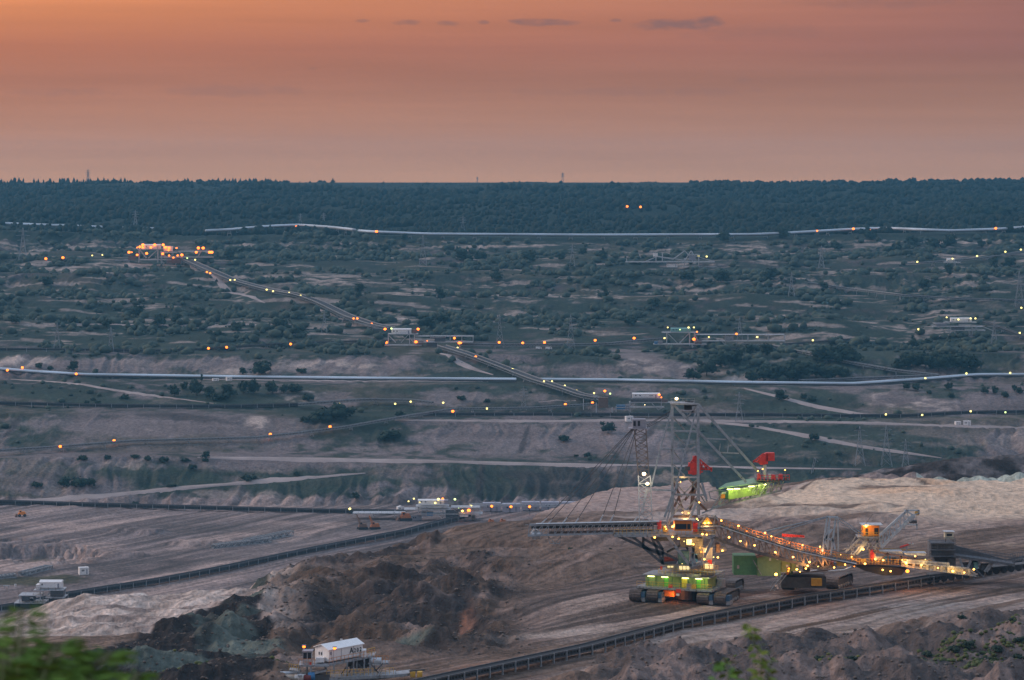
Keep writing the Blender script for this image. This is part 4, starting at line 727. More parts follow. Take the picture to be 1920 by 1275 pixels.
def lettering(txt, size, m, parent, loc, rz=0, name='lettering'):
    cu = bpy.data.curves.new('t', 'FONT'); cu.body = txt; cu.size = size; cu.extrude = .01; cu.resolution_u = 3; cu.offset = size*.02
    o = bpy.data.objects.new('t', cu); COL.objects.link(o); bpy.context.view_layer.update(); me = bpy.data.meshes.new_from_object(o.evaluated_get(bpy.context.evaluated_depsgraph_get())); bpy.data.objects.remove(o)
    me.materials.clear(); me.materials.append(m); q = bpy.data.objects.new(name, me); COL.objects.link(q); q.parent = parent; q.location = loc; q.rotation_euler = (math.radians(90), 0, rz); return q
def house(fr, x0, x1, yt, yb, dep, depth_m, m, txt=None, roofm=None, name='control_house', gable=True):
    """box house on a machine: front face x0..x1, yt..yb at offset dep; windows and door"""
    a = fr.p(x0, yb, dep); b = fr.p(x1, yb, dep); h = (yb-yt)*fr.m*.82; w = b.x-a.x
    mb = MB(); mb.box(((a.x+b.x)/2, a.y+depth_m/2, a.z+h/2), (w, depth_m, h)); ho = fr.part(name, mb, m)
    rf = MB(); z = a.z+h; rise = (yb-yt)*fr.m*.18
    rf.prism([(a.x-.2, a.y-.25, z), (a.x-.2, a.y+depth_m+.25, z), (a.x-.2, a.y+depth_m/2, z+rise+.15)], (w+.4, 0, 0)) if gable else rf.box(((a.x+b.x)/2, a.y+depth_m/2, z+.1), (w+.5, depth_m+.5, .2))
    fr.part('roof', rf, roofm or m, ho)
    wi = MB(); dr = MB(); n = max(1, int(w/7))
    for i in range(n): wi.box((a.x+w*(.12+.16*i), a.y-.03, a.z+h*.62), (min(.9, w*.06), .08, h*.26))
    fr.part('window', wi, GLASSD, ho); dr.box((a.x+w*.86, a.y-.03, a.z+h*.4), (min(1, w*.08), .08, h*.72)); fr.part('door', dr, GREYP, ho)
    if txt: lettering(txt, h*.42, BLACKP, ho, (a.x+w*.62, a.y-.06, a.z+h*.45))
    return ho
def station(label, gx, gy, hx0, hx1, hyt, hyb, m, decks, legs, braces, lamps, txt=None, boxes=(), depth=8, name='drive_station', kindm=None, D=None):
    D0 = D or hit(gx, gy); f = Frame(D0, gx, gy, name, label, 'drive station', 'drive stations'); t = max(.4, f.m*1.15)
    house(f, hx0, hx1, hyt, hyb, -depth*.3, depth*.6, m, txt)
    for (x0, x1, y, th) in decks:
        mb = MB(); a = f.p(x0, y, 0); b = f.p(x1, y, 0); mb.box(((a+b)/2), (b.x-a.x, depth, th*f.m)); d = f.part('deck', mb, LSTEEL); r = MB(); n = max(2, int((b.x-a.x)/3)); rail(r, a+Vector((0, -depth/2, th*f.m/2)), b+Vector((0, -depth/2, th*f.m/2)), n, 1.2, max(.1, f.m*.25)); f.part('railing', r, kindm or STEEL, d)
    for (x, y0, y1) in legs:
        for q in (-1, 1): mb = MB(); mb.beam(f.p(x, y0, 0)+Vector((0, q*depth*.4, 0)), f.p(x, y1, 0)+Vector((0, q*depth*.4, 0)), t); f.part('leg', mb, LSTEEL)
    for (x0, y0, x1, y1) in braces:
        for q in (-1, 1): mb = MB(); mb.beam(f.p(x0, y0, 0)+Vector((0, q*depth*.4, 0)), f.p(x1, y1, 0)+Vector((0, q*depth*.4, 0)), t*.8); f.part('brace', mb, LSTEEL)
    for (x0, y0, x1, y1, mm, nm) in boxes:
        a = f.p(x0, y1, -depth*.2); b = f.p(x1, y0, -depth*.2); mb = MB(); mb.box(((a+b)/2), (b.x-a.x, depth*.5, b.z-a.z)); mb.box(((a.x+b.x)/2, a.y, b.z+.12), ((b.x-a.x)*1.05, depth*.55, .24)); f.part(nm, mb, mm)
    for (x, y, k, r) in lamps: f.lamp(x, y, -depth*.55-.6, k, r*(1.18 if k == 'o' else 1))
    return f
station('large station ablaze with orange lamps at the upper left', 310, 494, 265, 301, 458, 467, WHITE, [(258, 306, 467, 1.2), (262, 322, 487, 1.2), (302, 332, 473, 1.2), (300, 400, 482, 1.2), (334, 400, 471, .8)], [(261, 467, 492), (296, 467, 492), (303, 470, 494), (330, 482, 496), (340, 482, 496)], [(262, 468, 275, 484), (296, 468, 278, 484), (303, 473, 318, 488), (378, 470, 372, 480), (300, 487, 308, 494)],
  [(242, 473, 'o', 2.4), (247, 473, 'o', 1.3), (257, 478, 'o', 2.0), (268, 459, 'o', 2.4), (262, 463, 'o', 2.2), (268, 464, 'o', 2.0), (290, 459, 'o', 2.3), (283, 464, 'o', 2.0), (257, 464, 'o', 1.2), (275, 475, 'o', 2.3), (306, 459, 'o', 2.3), (310, 464, 'o', 2.3), (317, 465, 'o', 2.0), (316, 469, 'o', 1.5), (331, 465, 'o', 1.4), (305, 476, 'o', 2.2), (317, 479, 'o', 1.6), (333, 479, 'o', 1.7), (341, 478, 'o', 2.4), (325, 483, 'o', 1.6), (372, 465, 'o', 2.5), (381, 465, 'o', 2.5), (368, 473, 'o', 2.1), (393, 473, 'o', 2.5), (397, 473, 'o', 2.5), (351, 484, 'g', 1.5), (366, 487, 'y', 1.6)],
  boxes=[(241, 480, 254, 488, RUST, 'machine_house'), (307, 462, 324, 471, WHITE, 'machine_house'), (312, 485, 340, 494, RUST, 'drive_block'), (217, 488, 243, 493, GREYP, 'container')])
station('middle station with white roofed house over diagonal trusses', 790, 652, 734, 771, 616, 626, WHITE, [(728, 784, 626, 1.2), (704, 790, 647, 1.2), (780, 887, 641, 1.4), (778, 888, 630, .7)], [(728, 626, 650), (768, 626, 648), (777, 626, 648), (790, 641, 654), (815, 641, 656), (820, 644, 657), (844, 630, 641), (866, 630, 641), (887, 630, 641), (862, 642, 652)], [(728, 628, 742, 642), (766, 627, 752, 642), (769, 634, 782, 650), (723, 648, 729, 656), (735, 648, 729, 656), (836, 630, 833, 640), (806, 633, 836, 633)],
  [(722, 617, 'o', 2.2), (734, 616, 'g', 1.9), (784, 617, 'o', 2.3), (724, 642, 'o', 2.5), (780, 641, 'o', 2.5), (852, 634, 'o', 2.1), (861, 643, 'o', 2.3), (864, 643, 'o', 1.8), (801, 639, 'o', 1.0), (858, 655, 'g', 1.5)], boxes=[(705, 642, 711, 647, BLUEP, 'machine_house'), (713, 642, 720, 647, GREYP, 'machine_house'), (781, 640, 794, 646, RUST, 'machine_house'), (773, 618, 781, 625, RUST, 'winch_house'), (815, 634, 835, 640, DARK, 'head_drive'), (800, 643, 820, 651, DARK, 'drive_block')])
station('station with teal green house on the right middle terrace', 1285, 652, 1258, 1295, 615, 622, TEALP, [(1241, 1308, 623, 1.2), (1225, 1325, 645, 1.2), (1300, 1472, 639, 1.2), (1303, 1470, 627, .8)], [(1250, 623, 648), (1293, 623, 648), (1302, 623, 646), (1360, 627, 640), (1402, 627, 640), (1440, 627, 640), (1471, 627, 642), (1252, 646, 652), (1298, 646, 652), (1360, 640, 650)], [(1252, 625, 1270, 643), (1292, 625, 1274, 643), (1302, 625, 1310, 643), (1245, 645, 1251, 651), (1353, 640, 1361, 648), (1295, 646, 1300, 650)],
  [(1246, 634, 'y', 1.8), (1252, 614, 'y', 1.4), (1275, 618, 'g', 1.3), (1291, 614, 'y', 1.8), (1301, 614, 'y', 1.6), (1307, 622, 'o', 1.3), (1301, 636, 'o', 2.6), (1189, 634, 'o', 2.2), (1329, 632, 'y', 1.4), (1381, 626, 'o', 1.8), (1419, 632, 'y', 1.6)], boxes=[(1227, 641, 1233, 645, BLUEP, 'machine_house'), (1235, 640, 1242, 645, GREYP, 'machine_house'), (1303, 638, 1316, 645, RUST, 'machine_house'), (1360, 630, 1375, 638, STEEL, 'head_drive')], txt=None)
station('station with long white house left of the spreader tower top', 1210, 778, 1186, 1237, 737, 746, WHITE, [(1180, 1262, 754, 1.2), (1183, 1240, 747, 1), (1155, 1245, 763, 1.2)], [(1148, 764, 774), (1181, 756, 772), (1190, 746, 756), (1240, 746, 764), (1094, 748, 768), (1118, 755, 776), (1155, 764, 772)], [(1182, 764, 1190, 757), (1222, 756, 1234, 768), (1234, 768, 1244, 762), (1112, 742, 1132, 748), (1118, 748, 1140, 756)],
  [(1236, 740, 'o', 2.0), (1209, 759, 'w', .7), (1240, 745, 'o', 1.2)], txt='A154', boxes=[(1156, 760, 1172, 767, BLUEP, 'machine_house'), (1173, 760, 1180, 767, GREYP, 'machine_house'), (1182, 747, 1240, 753, DARK, 'drive_block'), (1241, 749, 1252, 754, RUST, 'winch_house'), (1122, 746, 1140, 764, RUST, 'chute_tower')])
station('white house station at the head of the pit floor conveyor', 820, 975, 784, 833, 937, 945, WHITE, [(780, 842, 948, 1), (662, 760, 961, 1.4), (758, 846, 954, 1.4), (790, 905, 962, 1.4), (846, 900, 950, 1)], [(785, 948, 960), (800, 948, 960), (830, 948, 960), (792, 962, 970), (850, 962, 972), (900, 950, 968), (668, 962, 968), (700, 961, 968), (740, 958, 968)], [(820, 963, 830, 971), (830, 971, 838, 963), (790, 960, 796, 952), (846, 950, 862, 962), (880, 950, 890, 962)],
  [(776, 935, 'y', 1.6), (766, 940, 'y', 1.5), (822, 936, 'y', 2.6), (830, 935, 'o', 1.8), (816, 943, 'y', 2.1), (787, 942, 'y', 1.2), (867, 958, 'a', 2.1), (879, 957, 'o', 2.9), (884, 948, 'y', 1.2)], txt='A151', boxes=[(791, 961, 800, 967, GREYP, 'machine_house'), (801, 961, 812, 966, BLUEP, 'machine_house'), (860, 960, 878, 968, WHITE, 'hopper_cover'), (836, 958, 862, 973, DARK, 'drive_drum_block'), (833, 938, 840, 945, GREYP, 'switch_box')], depth=10)
station('grey station with white house right of centre on the upper right terrace', 1795, 632, 1783, 1822, 596, 603, WHITE, [(1748, 1842, 612, 1.3), (1770, 1830, 604, 1), (1775, 1846, 619, 1.2), (1750, 1780, 606, .9)], [(1781, 612, 629), (1789, 612, 630), (1822, 612, 633), (1830, 612, 628), (1817, 619, 632)], [(1748, 608, 1781, 624), (1822, 616, 1846, 620), (1842, 612, 1862, 620), (1790, 613, 1800, 619)],
  [(1775, 595, 'y', 1.5), (1797, 599, 'y', 1.8), (1820, 597, 'y', 1.6), (1829, 597, 'y', 1.7), (1722, 618, 'y', 1.3)], boxes=[(1755, 606, 1775, 611, GREYP, 'machine_house'), (1784, 614, 1808, 619, DARK, 'drive_block'), (1815, 628, 1825, 633, GREYP, 'foot_block')])
station('station with long white house seen over the sand at the left', 88, 1140, 74, 115, 1089, 1103, WHITE, [(30, 88, 1128, 1.6), (38, 80, 1114, 1.6), (66, 122, 1104, 1.3), (88, 124, 1118, 1.4), (60, 96, 1139, 1.4)], [(40, 1114, 1128), (60, 1114, 1128), (78, 1104, 1128), (98, 1104, 1120), (120, 1104, 1122), (42, 1130, 1140)], [(88, 1118, 96, 1106), (104, 1118, 96, 1106), (108, 1118, 118, 1106)],
  [], boxes=[(69, 1096, 75, 1104, WHITE, 'stair_house'), (42, 1117, 66, 1126, DARK, 'drive_block'), (58, 1120, 64, 1127, WHITE, 'cabinet'), (96, 1106, 120, 1117, DARK, 'drive_drum_block'), (100, 1122, 118, 1131, RUBBER, 'drive_block'), (40, 1131, 90, 1139, RUBBER, 'drive_block'), (62, 1141, 74, 1147, WHITE, 'cabinet')], depth=10, kindm=RUST)
f = station('small dormant spreader machine with white cab on the upper terrace', 1262, 502, 1250, 1270, 493, 501, WHITE, [(1173, 1340, 491, 1.4), (1280, 1366, 500, 1), (1290, 1312, 478, 1)], [(1175, 485, 492), (1230, 475, 491), (1242, 474, 491), (1284, 484, 500), (1298, 472, 490), (1310, 478, 500)], [(1206, 492, 1232, 481), (1232, 481, 1262, 486), (1262, 486, 1284, 470), (1284, 470, 1296, 484), (1284, 488, 1296, 470), (1296, 470, 1302, 480), (1302, 480, 1340, 490), (1320, 500, 1365, 503), (1232, 480, 1284, 488)], [(1305, 503, 'y', 1.0)], boxes=[(1225, 475, 1233, 481, WHITE, 'operator_cab'), (1292, 480, 1304, 488, GREYP, 'machine_house'), (1300, 499, 1320, 505, DARK, 'crawler')])
f.root['category'] = 'spreader'; f.root['label'] = 'small dormant grey spreader machine with white cab on the upper terrace'; f.root.name = 'small_spreader'; del f.root['group']
f = station('light structure with pale cab beside the rising upper right conveyor', 1782, 505, 1776, 1790, 485, 491, WHITE, [(1770, 1800, 492, 1)], [(1776, 492, 503), (1790, 492, 503)], [(1770, 492, 1783, 486), (1783, 486, 1796, 492)], [(1786, 485, 'y', 1.5)])
# ---- containers, huts and vehicles
def hut(px, py, wpx, hpx, label, name='container', cat='container', group=None, m=WHITE, ang=.35, gable=False, deep=.5, near=False, D=None):
    P = G(px, py, near) if D is None else Vector(((px-960)/F*D, D, gz((px-960)/F*D, D))); s = P.y/F; w = wpx*s/(math.cos(ang)+deep*abs(math.sin(ang))); h = hpx*s; d = w*deep; root = empty(name, P, label, cat, group, ang)
    mb = MB(); mb.box((0, d/2, h*.46), (w, d, h*.84)); b_ = mb.build('body', m, root); rf = MB()
    if gable: rf.prism([(-w/2-.1, -.1, h*.86), (w/2+.1, -.1, h*.86), (0, -.1, h*1.1)], (0, d+.2, 0))
    else: rf.box((0, d/2, h*.92), (w*1.03, d*1.05, h*.06)); rf.box((w*.2, d/2, h*.99), (w*.12, d*.2, h*.08))
    rf.build('roof', m, root); wi = MB(); wi.box((-w*.22, -.02, h*.58), (w*.1, .06, h*.22)); wi.box((-w*.05, -.02, h*.58), (w*.1, .06, h*.22)); wi.build('window', GLASSD, root)
    dr = MB(); dr.box((w*.28, -.02, h*.42), (w*.12, .06, h*.64)); dr.build('door', GREYP, root); sk = MB(); sk.box((0, d/2, .0), (w*.9, d*.8, h*.1)); sk.build('skid', DARK, root); return root
hut(158, 1079, 21, 15, 'white hut standing alone on the dark patch of the pit floor', gable=False, deep=.7); hut(29, 1100, 4, 5, 'tiny white box on the grass patch', 'cabinet', 'cabinet', deep=.8)
hut(752, 959, 15, 9, 'white hut left of the pit floor station', gable=True, deep=.6); hut(1181, 791, 16, 11, 'white box cabin behind the top of the cable mast', deep=.5)
hut(1797, 797, 12, 7, 'left one of two white trailers on the right bench', 'trailer', 'trailer', 'white trailers'); hut(1813, 799, 15, 10, 'right, taller one of two white trailers on the right bench', 'trailer', 'trailer', 'white trailers', ang=-.2)
hut(995, 403, 8, 5, 'small white hut high on the wooded hill'); hut(1789, 413, 10, 4, 'low white shed on the hill at the upper right', 'shed', 'shed'); hut(531, 438, 8, 5, 'white hut under the arched silver conveyor')
hut(405, 714, 13, 5, 'low white container on the silver conveyor, left of two'); hut(430, 714, 12, 8, 'taller white container on the silver conveyor, right of two'); hut(1548, 566, 12, 4, 'pale blue shed on the right terrace', 'shed', 'shed', m=TEALP); hut(260, 570, 5, 5, 'small white hut on the pale track at the left', 'hut', 'hut')
hut(888, 973, 0.1+8, 10, 'beige cabin at the left end of the grey containers', 'cabin', 'cabin', m=mat('beige_paint', (.42, .38, .33)))
for i, nm in enumerate(['leftmost', 'second', 'third', 'fourth', 'rightmost']):
    r_ = hut(922+i*36.5, 962+i*.4, 33, 17, nm+' of the five big grey containers in a row behind the sand', 'container', 'container', 'row of grey containers', m=mat('pale_container_paint', (.42, .43, .50), .6, var=.12), ang=.0, deep=.45, D=1660)
D_ = 1660; roofrow = Frame(D_, 960, 950, 'pipe_bridge', 'long pale walkway running along the top of the grey containers', 'walkway'); mb = MB(); a = roofrow.p(880, 948); b = roofrow.p(1100, 949); mb.truss(a+Vector((0, -1, 0)), b+Vector((0, -1, 0)), 1.0, 3, 40, .22); mb.build('truss', LSTEEL, roofrow.root)
for x in range(884, 1100, 36): mb = MB(); mb.beam(roofrow.p(x, 948, -1), roofrow.p(x, 963, -1), .4); mb.build('leg', DARK, roofrow.root)
by_order([(922, 949), (958, 950), (993, 950)], 'orange lamp', 'on the row of grey containers', lambda t, lab: lamp(t[0], t[1], 'o', 2.3, lab, 'orange lamps on the grey containers', 16))
def car(px, py, wpx, label, m=WHITE, group=None, ang=0):
    P = G(px, py); s = P.y/F; w = wpx*s; root = empty('van', P, label, 'van', group, ang); mb = MB(); mb.prism([(-w/2, 0, w*.1), (w/2, 0, w*.1), (w/2, 0, w*.3), (w*.36, 0, w*.42), (-w*.46, 0, w*.44), (-w/2, 0, w*.3)], (0, w*.42, 0)); mb.build('body', m, root)
    for x in (-.3, .3): k = MB(); k.tube((x*w, -.03, w*.1), (x*w, w*.1, w*.1), w*.1, 10); k.build('wheel', RUBBER, root)
    wi = MB(); wi.box((w*.28, -.02, w*.34), (w*.18, .05, w*.1)); wi.build('window', GLASSD, root)
car(1010, 655, 11, 'white van on the bench, left of two', group='white vans'); car(1029, 655, 12, 'white van on the bench, right of two', group='white vans')
car(27, 941, 6, 'small white van on the far floor edge, left of two', group='small vans on the floor'); car(32, 941, 5, 'small white van on the far floor edge, right of two', group='small vans on the floor'); car(558, 441, 9, 'small vehicle under the arched silver conveyor')
def digger(px, py, wpx, label, name, cat, m, arm=0, group=None, blade=False):
    P = G(px, py); s = P.y/F; w = wpx*s; root = empty(name, P, label, cat, group, .3)
    b_ = MB(); b_.box((0, 0, w*.28), (w*.72, w*.42, w*.2)); b_.box((w*.12, 0, w*.43), (w*.34, w*.34, w*.14)); b_.build('body', m, root)
    c = MB(); c.box((-w*.16, 0, w*.5), (w*.2, w*.26, w*.24)); cb_ = c.build('cab', m, root); g = MB(); g.box((-w*.16, -w*.135, w*.52), (w*.15, .04, w*.13)); g.build('window', GLASSD, cb_)
    for q in (-1, 1):
        k = MB()
        if name == 'wheel_loader':
            for x in (-.26, .26):
                k = MB(); k.tube((x*w, q*w*.22, w*.14), (x*w, q*w*.34, w*.14), w*.14, 12); k.build('wheel', RUBBER, root)
        else: k.prism([(-w*.4, 0, .02), (w*.4, 0, .02), (w*.46, 0, w*.1), (w*.38, 0, w*.2), (-w*.38, 0, w*.2), (-w*.46, 0, w*.1)], (0, w*.12, 0)); o = k.build('crawler_track', RUBBER, root); o.location = (0, q*w*.22-w*.06, 0)
    if arm: a = MB(); a.beam((-w*.2, 0, w*.3), (-w*.5, 0, arm*s), w*.09); a.beam((-w*.05, 0, w*.5), (-w*.48, 0, arm*s*.96), w*.04); a.build('jib', m, root)
    else: a = MB(); a.prism([(-w*.72, -w*.25, .05), (-w*.5, -w*.25, .05), (-w*.5, -w*.25, w*.26), (-w*.58, -w*.25, w*.3)], (0, w*.5, 0)); a.beam((-w*.5, 0, w*.15), (-w*.1, 0, w*.3), w*.06); a.build('bucket', RUST, root)
ORG = mat('worn_orange_paint', (.42, .15, .05), .7)
digger(41, 970, 19, 'orange wheel loader on the left part of the pit floor', 'wheel_loader', 'wheel loader', ORANGE)
digger(680, 992, 22, 'dark tracked crane with raised orange jib, left of two', 'crawler_crane', 'crane', mat('dull_brown_paint', (.20, .12, .08)), arm=27, group='crawler cranes'); digger(703, 991, 22, 'yellow orange tracked crane with raised jib, right of two', 'crawler_crane', 'crane', ORG, arm=26, group='crawler cranes')
digger(760, 977, 26, 'rusty orange excavator beside the corrugated container', 'excavator', 'excavator', ORG); hut(780, 976, 23, 10, 'grey corrugated container right of the rusty excavator', m=GREYP, deep=.3)
digger(921, 980, 14, 'dull orange bulldozer by the sand slope, left of two', 'bulldozer', 'bulldozer', ORG, group='bulldozers'); digger(943, 980, 15, 'dull orange bulldozer by the sand slope, right of two', 'bulldozer', 'bulldozer', ORG, group='bulldozers')
f = Frame(hit(12, 1104), 12, 1104, 'work_bench', 'small grey frame table on the grass patch', 'table'); mb = MB(); mb.box(f.p(12, 1098), (3, 1.5, .2)); f.part('top', mb, STEEL)
for x in (8, 16): mb = MB(); mb.beam(f.p(x, 1098), f.p(x, 1104), .2); f.part('leg', mb, STEEL)
f = Frame(hit(1525, 890), 1525, 890, 'trestle_tower', 'thin pale forked trestle standing behind the red crane', 'trestle'); mb = MB(); [mb.beam(f.p(x0, y0, d), f.p(x1, y1, d), .3) for (x0, y0, x1, y1) in ((1521, 888, 1527, 858), (1524, 886, 1530, 858), (1527, 858, 1534, 866), (1521, 878, 1528, 872)) for d in (0, 3)]; f.part('frame', mb, STEEL)
TT = mat('tower_steel', (.30, .35, .40), .5, .2, rust=.06)
# ================================================================ THE SPREADER
S = Frame(627, 1290, 1128, 'spreader', 'huge lattice spreader with tall mast, crawlers and long conveyor booms, glowing with lamps', 'spreader', z=ZC-92.4)
R_ = Vector((.93, -.38, 0)).normalized(); B_ = Vector((.38, .93, 0)).normalized()
def beams(fr, name, lst, m, t, deps=(0,), ties=False, parent=None):
    first = None
    for d in deps:
        mb = MB(); d0, d1 = d if isinstance(d, tuple) else (d, d)
        for (x0, y0, x1, y1) in lst: mb.beam(fr.p(x0, y0, d0), fr.p(x1, y1, d1), t)
        o = fr.part(name, mb, m, parent); first = first or o
    return first
def gp(px, py, D): q = W(px, py, D); return q
def track(fr, px, D, L=10.5, wd=2.7, ht=2.5, cap=True, dirv=B_, rightv=R_):
    """crawler track: belt loop with shoes, side frame with rollers, drive box at the front"""
    X = (px-960)/F*D; c = Vector((X, D, ZC-92.4))-fr.O; prof = []
    n = 7
    for i in range(n+1): a = -math.pi/2-math.pi*i/n; prof.append((ht/2+ht/2*math.cos(a)*1.0, ht/2+ht/2*math.sin(a)))
    for i in range(n+1): a = math.pi/2-math.pi*i/n; prof.append((L-ht/2+ht/2*math.cos(a), ht/2+ht/2*math.sin(a)))
    mb = MB(); P = []
    # resample the loop into shoes
    loop = prof+[prof[0]]; pts = []
    for (a, b) in zip(loop, loop[1:]):
        l = math.hypot(b[0]-a[0], b[1]-a[1]); k = max(1, int(l/.55))
        pts += [(a[0]+(b[0]-a[0])*i/k, a[1]+(b[1]-a[1])*i/k) for i in range(k)]
    for i, (u_, v_) in enumerate(pts):
        u2, v2 = pts[(i+1) % len(pts)]
        a = c+dirv*u_+Vector((0, 0, v_)); b = c+dirv*u2+Vector((0, 0, v2)); a2 = a.lerp(b, .06); b2 = a.lerp(b, .94)
        mb.beam(a2, b2, wd, .16, up=Vector((0, 0, 1)) if abs((b-a).normalized().z) < .9 else dirv)
    tr = fr.part('crawler_track', mb, TRACKM)
    sf = MB(); core = [c+dirv*u_+Vector((0, 0, v_)) for (u_, v_) in [(.9, .45), (L-.9, .45), (L-.5, ht/2), (L-.9, ht-.5), (.9, ht-.5), (.5, ht/2)]]
    sf.prism([q-rightv*(wd/2-.25) for q in core], rightv*(wd-.5)); fr.part('side_frame', sf, DARK, tr)
    for i in range(6):
        k = MB(); q = c+dirv*(1.3+i*(L-2.6)/5)+Vector((0, 0, .5)); k.tube(q-rightv*(wd/2+.02), q+rightv*(wd/2+.02), .42, 10); fr.part('roller', k, STEEL, tr)
    if cap:
        k = MB(); q = c+rightv*(wd/2+.45)+Vector((0, 0, ht*.62)); k.box(q+dirv*1.2, (.8, 1.9, 1.2), math.atan2(dirv.y, dirv.x)-math.pi/2); fr.part('drive_motor', k, mat('dark_blue_paint', (.04, .10, .18)), tr); k = MB(); k.box(q+dirv*1.5-Vector((0, 0, 1.0)), (.9, 2.2, 1.0), math.atan2(dirv.y, dirv.x)-math.pi/2); fr.part('gearbox', k, STEEL, tr)
TRACKM = mat('worn_track_steel', (.12, .10, .095), .6, .4, var=.4, scale=2)
for px, D in ((1190, 627), (1222, 626), (1317, 622.5), (1349, 621.5)): track(S, px, D)
for px, D in ((1262, 643), (1367, 641)): track(S, px, D, L=7, cap=False)
yaw = math.atan2(R_.y, R_.x)
def obox(fr, name, c, size, m, parent=None): mb = MB(); mb.box(c, size, yaw); return fr.part(name, mb, m, parent)
cen = S.p(1283, 1104, 8)
obox(S, 'crawler_bridge', S.p(1277, 1111, 4)+Vector((0, 0, .2)), (19, 2.0, 1.0), DARK); obox(S, 'crawler_bridge', S.p(1290, 1104, 14), (17, 1.6, 1.0), DARK)
for px, D in ((1206, 630), (1333, 625)): c = Vector(((px-960)/F*D, D, ZC-92.4))-S.O; obox(S, 'bogie_beam', c+B_*3+Vector((0, 0, 2.3)), (3.2, 6.5, 1.0), DARK)
obox(S, 'drive_cabinet', S.p(1256, 1112, 1), (2.4, 1.6, 1.3), ORANGE)
mb = MB(); mb.tube(S.p(1289, 1122, 3), S.p(1289, 1100, 3), 2.6, 20); S.part('centre_pivot', mb, DARK, smooth=False)
# green electric house round the undercarriage
hc = S.p(1277, 1099, 3)
dk = obox(S, 'lower_deck', hc+Vector((0, 0, -.05)), (17.5, 9.5, .45), STEEL)
mb = MB(); rail(mb, hc-R_*8.7-B_*4.7+Vector((0, 0, .2)), hc+R_*8.7-B_*4.7+Vector((0, 0, .2)), 14); S.part('railing', mb, YELLOW, dk)
gh = obox(S, 'electric_house', hc+Vector((0, 0, 1.35)), (14.4, 6.4, 2.3), LGREEN)
obox(S, 'roof', hc+Vector((0, 0, 2.62)), (15.6, 7.6, .24), STEEL, gh)
fc = hc-B_*3.23
for u_, w_, m_ in ((-2.3, .95, LGREEN), (1.9, 1.25, YELLOW), (5.2, 1.0, LGREEN)):
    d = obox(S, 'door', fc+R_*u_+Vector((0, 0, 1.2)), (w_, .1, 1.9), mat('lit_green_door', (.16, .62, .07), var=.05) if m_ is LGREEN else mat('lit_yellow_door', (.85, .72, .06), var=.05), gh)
for u_ in (-5.8, -2.6, 2.2, 5.3): obox(S, 'lamp_tube', fc+R_*u_-B_*.3+Vector((0, 0, 2.34)), (1.5, .22, .13), L_TUBE, gh)
for k in range(8): obox(S, 'wall_rib', fc+R_*(-6.6+k*1.88)-B_*.03+Vector((0, 0, 1.3)), (.1, .08, 2.1), GREENP, gh)
obox(S, 'warning_panel', fc+R_*(-.9)-B_*1.4+Vector((0, 0, .5)), (1.0, .08, .9), REDP); obox(S, 'cabinet', fc+R_*3.3-B_*.8+Vector((0, 0, .7)), (1.1, .6, 1.1), GREYP); obox(S, 'cabinet', fc+R_*4.3-B_*.8+Vector((0, 0, .6)), (.9, .6, .8), YELLOW)
obox(S, 'warning_panel', S.p(1272, 1108, -2), (1.1, .08, .8), REDP); obox(S, 'sign_plate', S.p(1271, 1110, -2.3)+Vector((0, 0, -.6)), (.7, .06, .5), WHITE)
mb = MB(); q = S.p(1352, 1103, 3); mb.tube(q, q+Vector((0, 0, 2.1)), 1.0, 14); S.part('tank', mb, GREYP)
mb = MB(); a = S.p(1342, 1102, -2); b = S.p(1352, 1074, 1); rr = Vector((.8, 0, 0))
for q in (0, 1): mb.beam(a+rr*q, b+rr*q, .12)
for k in range(10): mb.beam(a.lerp(b, k/10), a.lerp(b, k/10)+rr, .08)
S.part('stair', mb, STEEL)
S.light(1240, 1085, -3.6, 260, (.88, 1, .16)); S.light(1320, 1090, -4.6, 220, (.88, 1, .16)); S.light(1265, 1117, -1, 420, (1, .28, .08)); S.light(1290, 1119, 1, 320, (1, .28, .08))
# turntable and lit cabins
mb = MB(); tcn = S.p(1288, 1074, 4); mb.tube(tcn, tcn+Vector((0, 0, .6)), 6.4, 32); S.part('slewing_ring', mb, STEEL); mb = MB(); mb.tube(tcn+Vector((0, 0, .6)), tcn+Vector((0, 0, 2.2)), 4.6, 24); S.part('slewing_drum', mb, GREYP)
for x0, x1, y0, y1, d in ((1251, 1263, 1061, 1064, -2), (1273, 1293, 1061, 1069, -1.5), (1321, 1338, 1057, 1067, -2)):
    a = S.p(x0, y1, d); b = S.p(x1, y0, d); mb = MB(); mb.box((a+b)/2+Vector((0, .5, 0)), (b.x-a.x+.5, 1, b.z-a.z+.5)); cbn = S.part('machinery_cabin', mb, GREYP); mb = MB(); n = max(2, int((b.x-a.x)/.75))
    for i in range(n): mb.box((a.x+(i+.5)*(b.x-a.x)/n, a.y-.05, (a.z+b.z)/2), ((b.x-a.x)/n*.8, .08, (b.z-a.z)*.9))
    S.part('lit_window', mb, L_WIN, cbn)
obox(S, 'warning_panel', S.p(1331, 1054, -2), (1.0, .08, 1.0), REDP); obox(S, 'warning_panel', S.p(1240, 1065, -2), (.5, .08, .8), REDP); obox(S, 'platform', S.p(1326, 1070, -1), (7.5, 3, .2), STEEL)
mb = MB(); rail(mb, S.p(1315, 1070, -2.5), S.p(1346, 1070, -2.5), 6); rail(mb, S.p(1235, 1075, -3), S.p(1340, 1079, -4), 16); S.part('railing', mb, YELLOW)
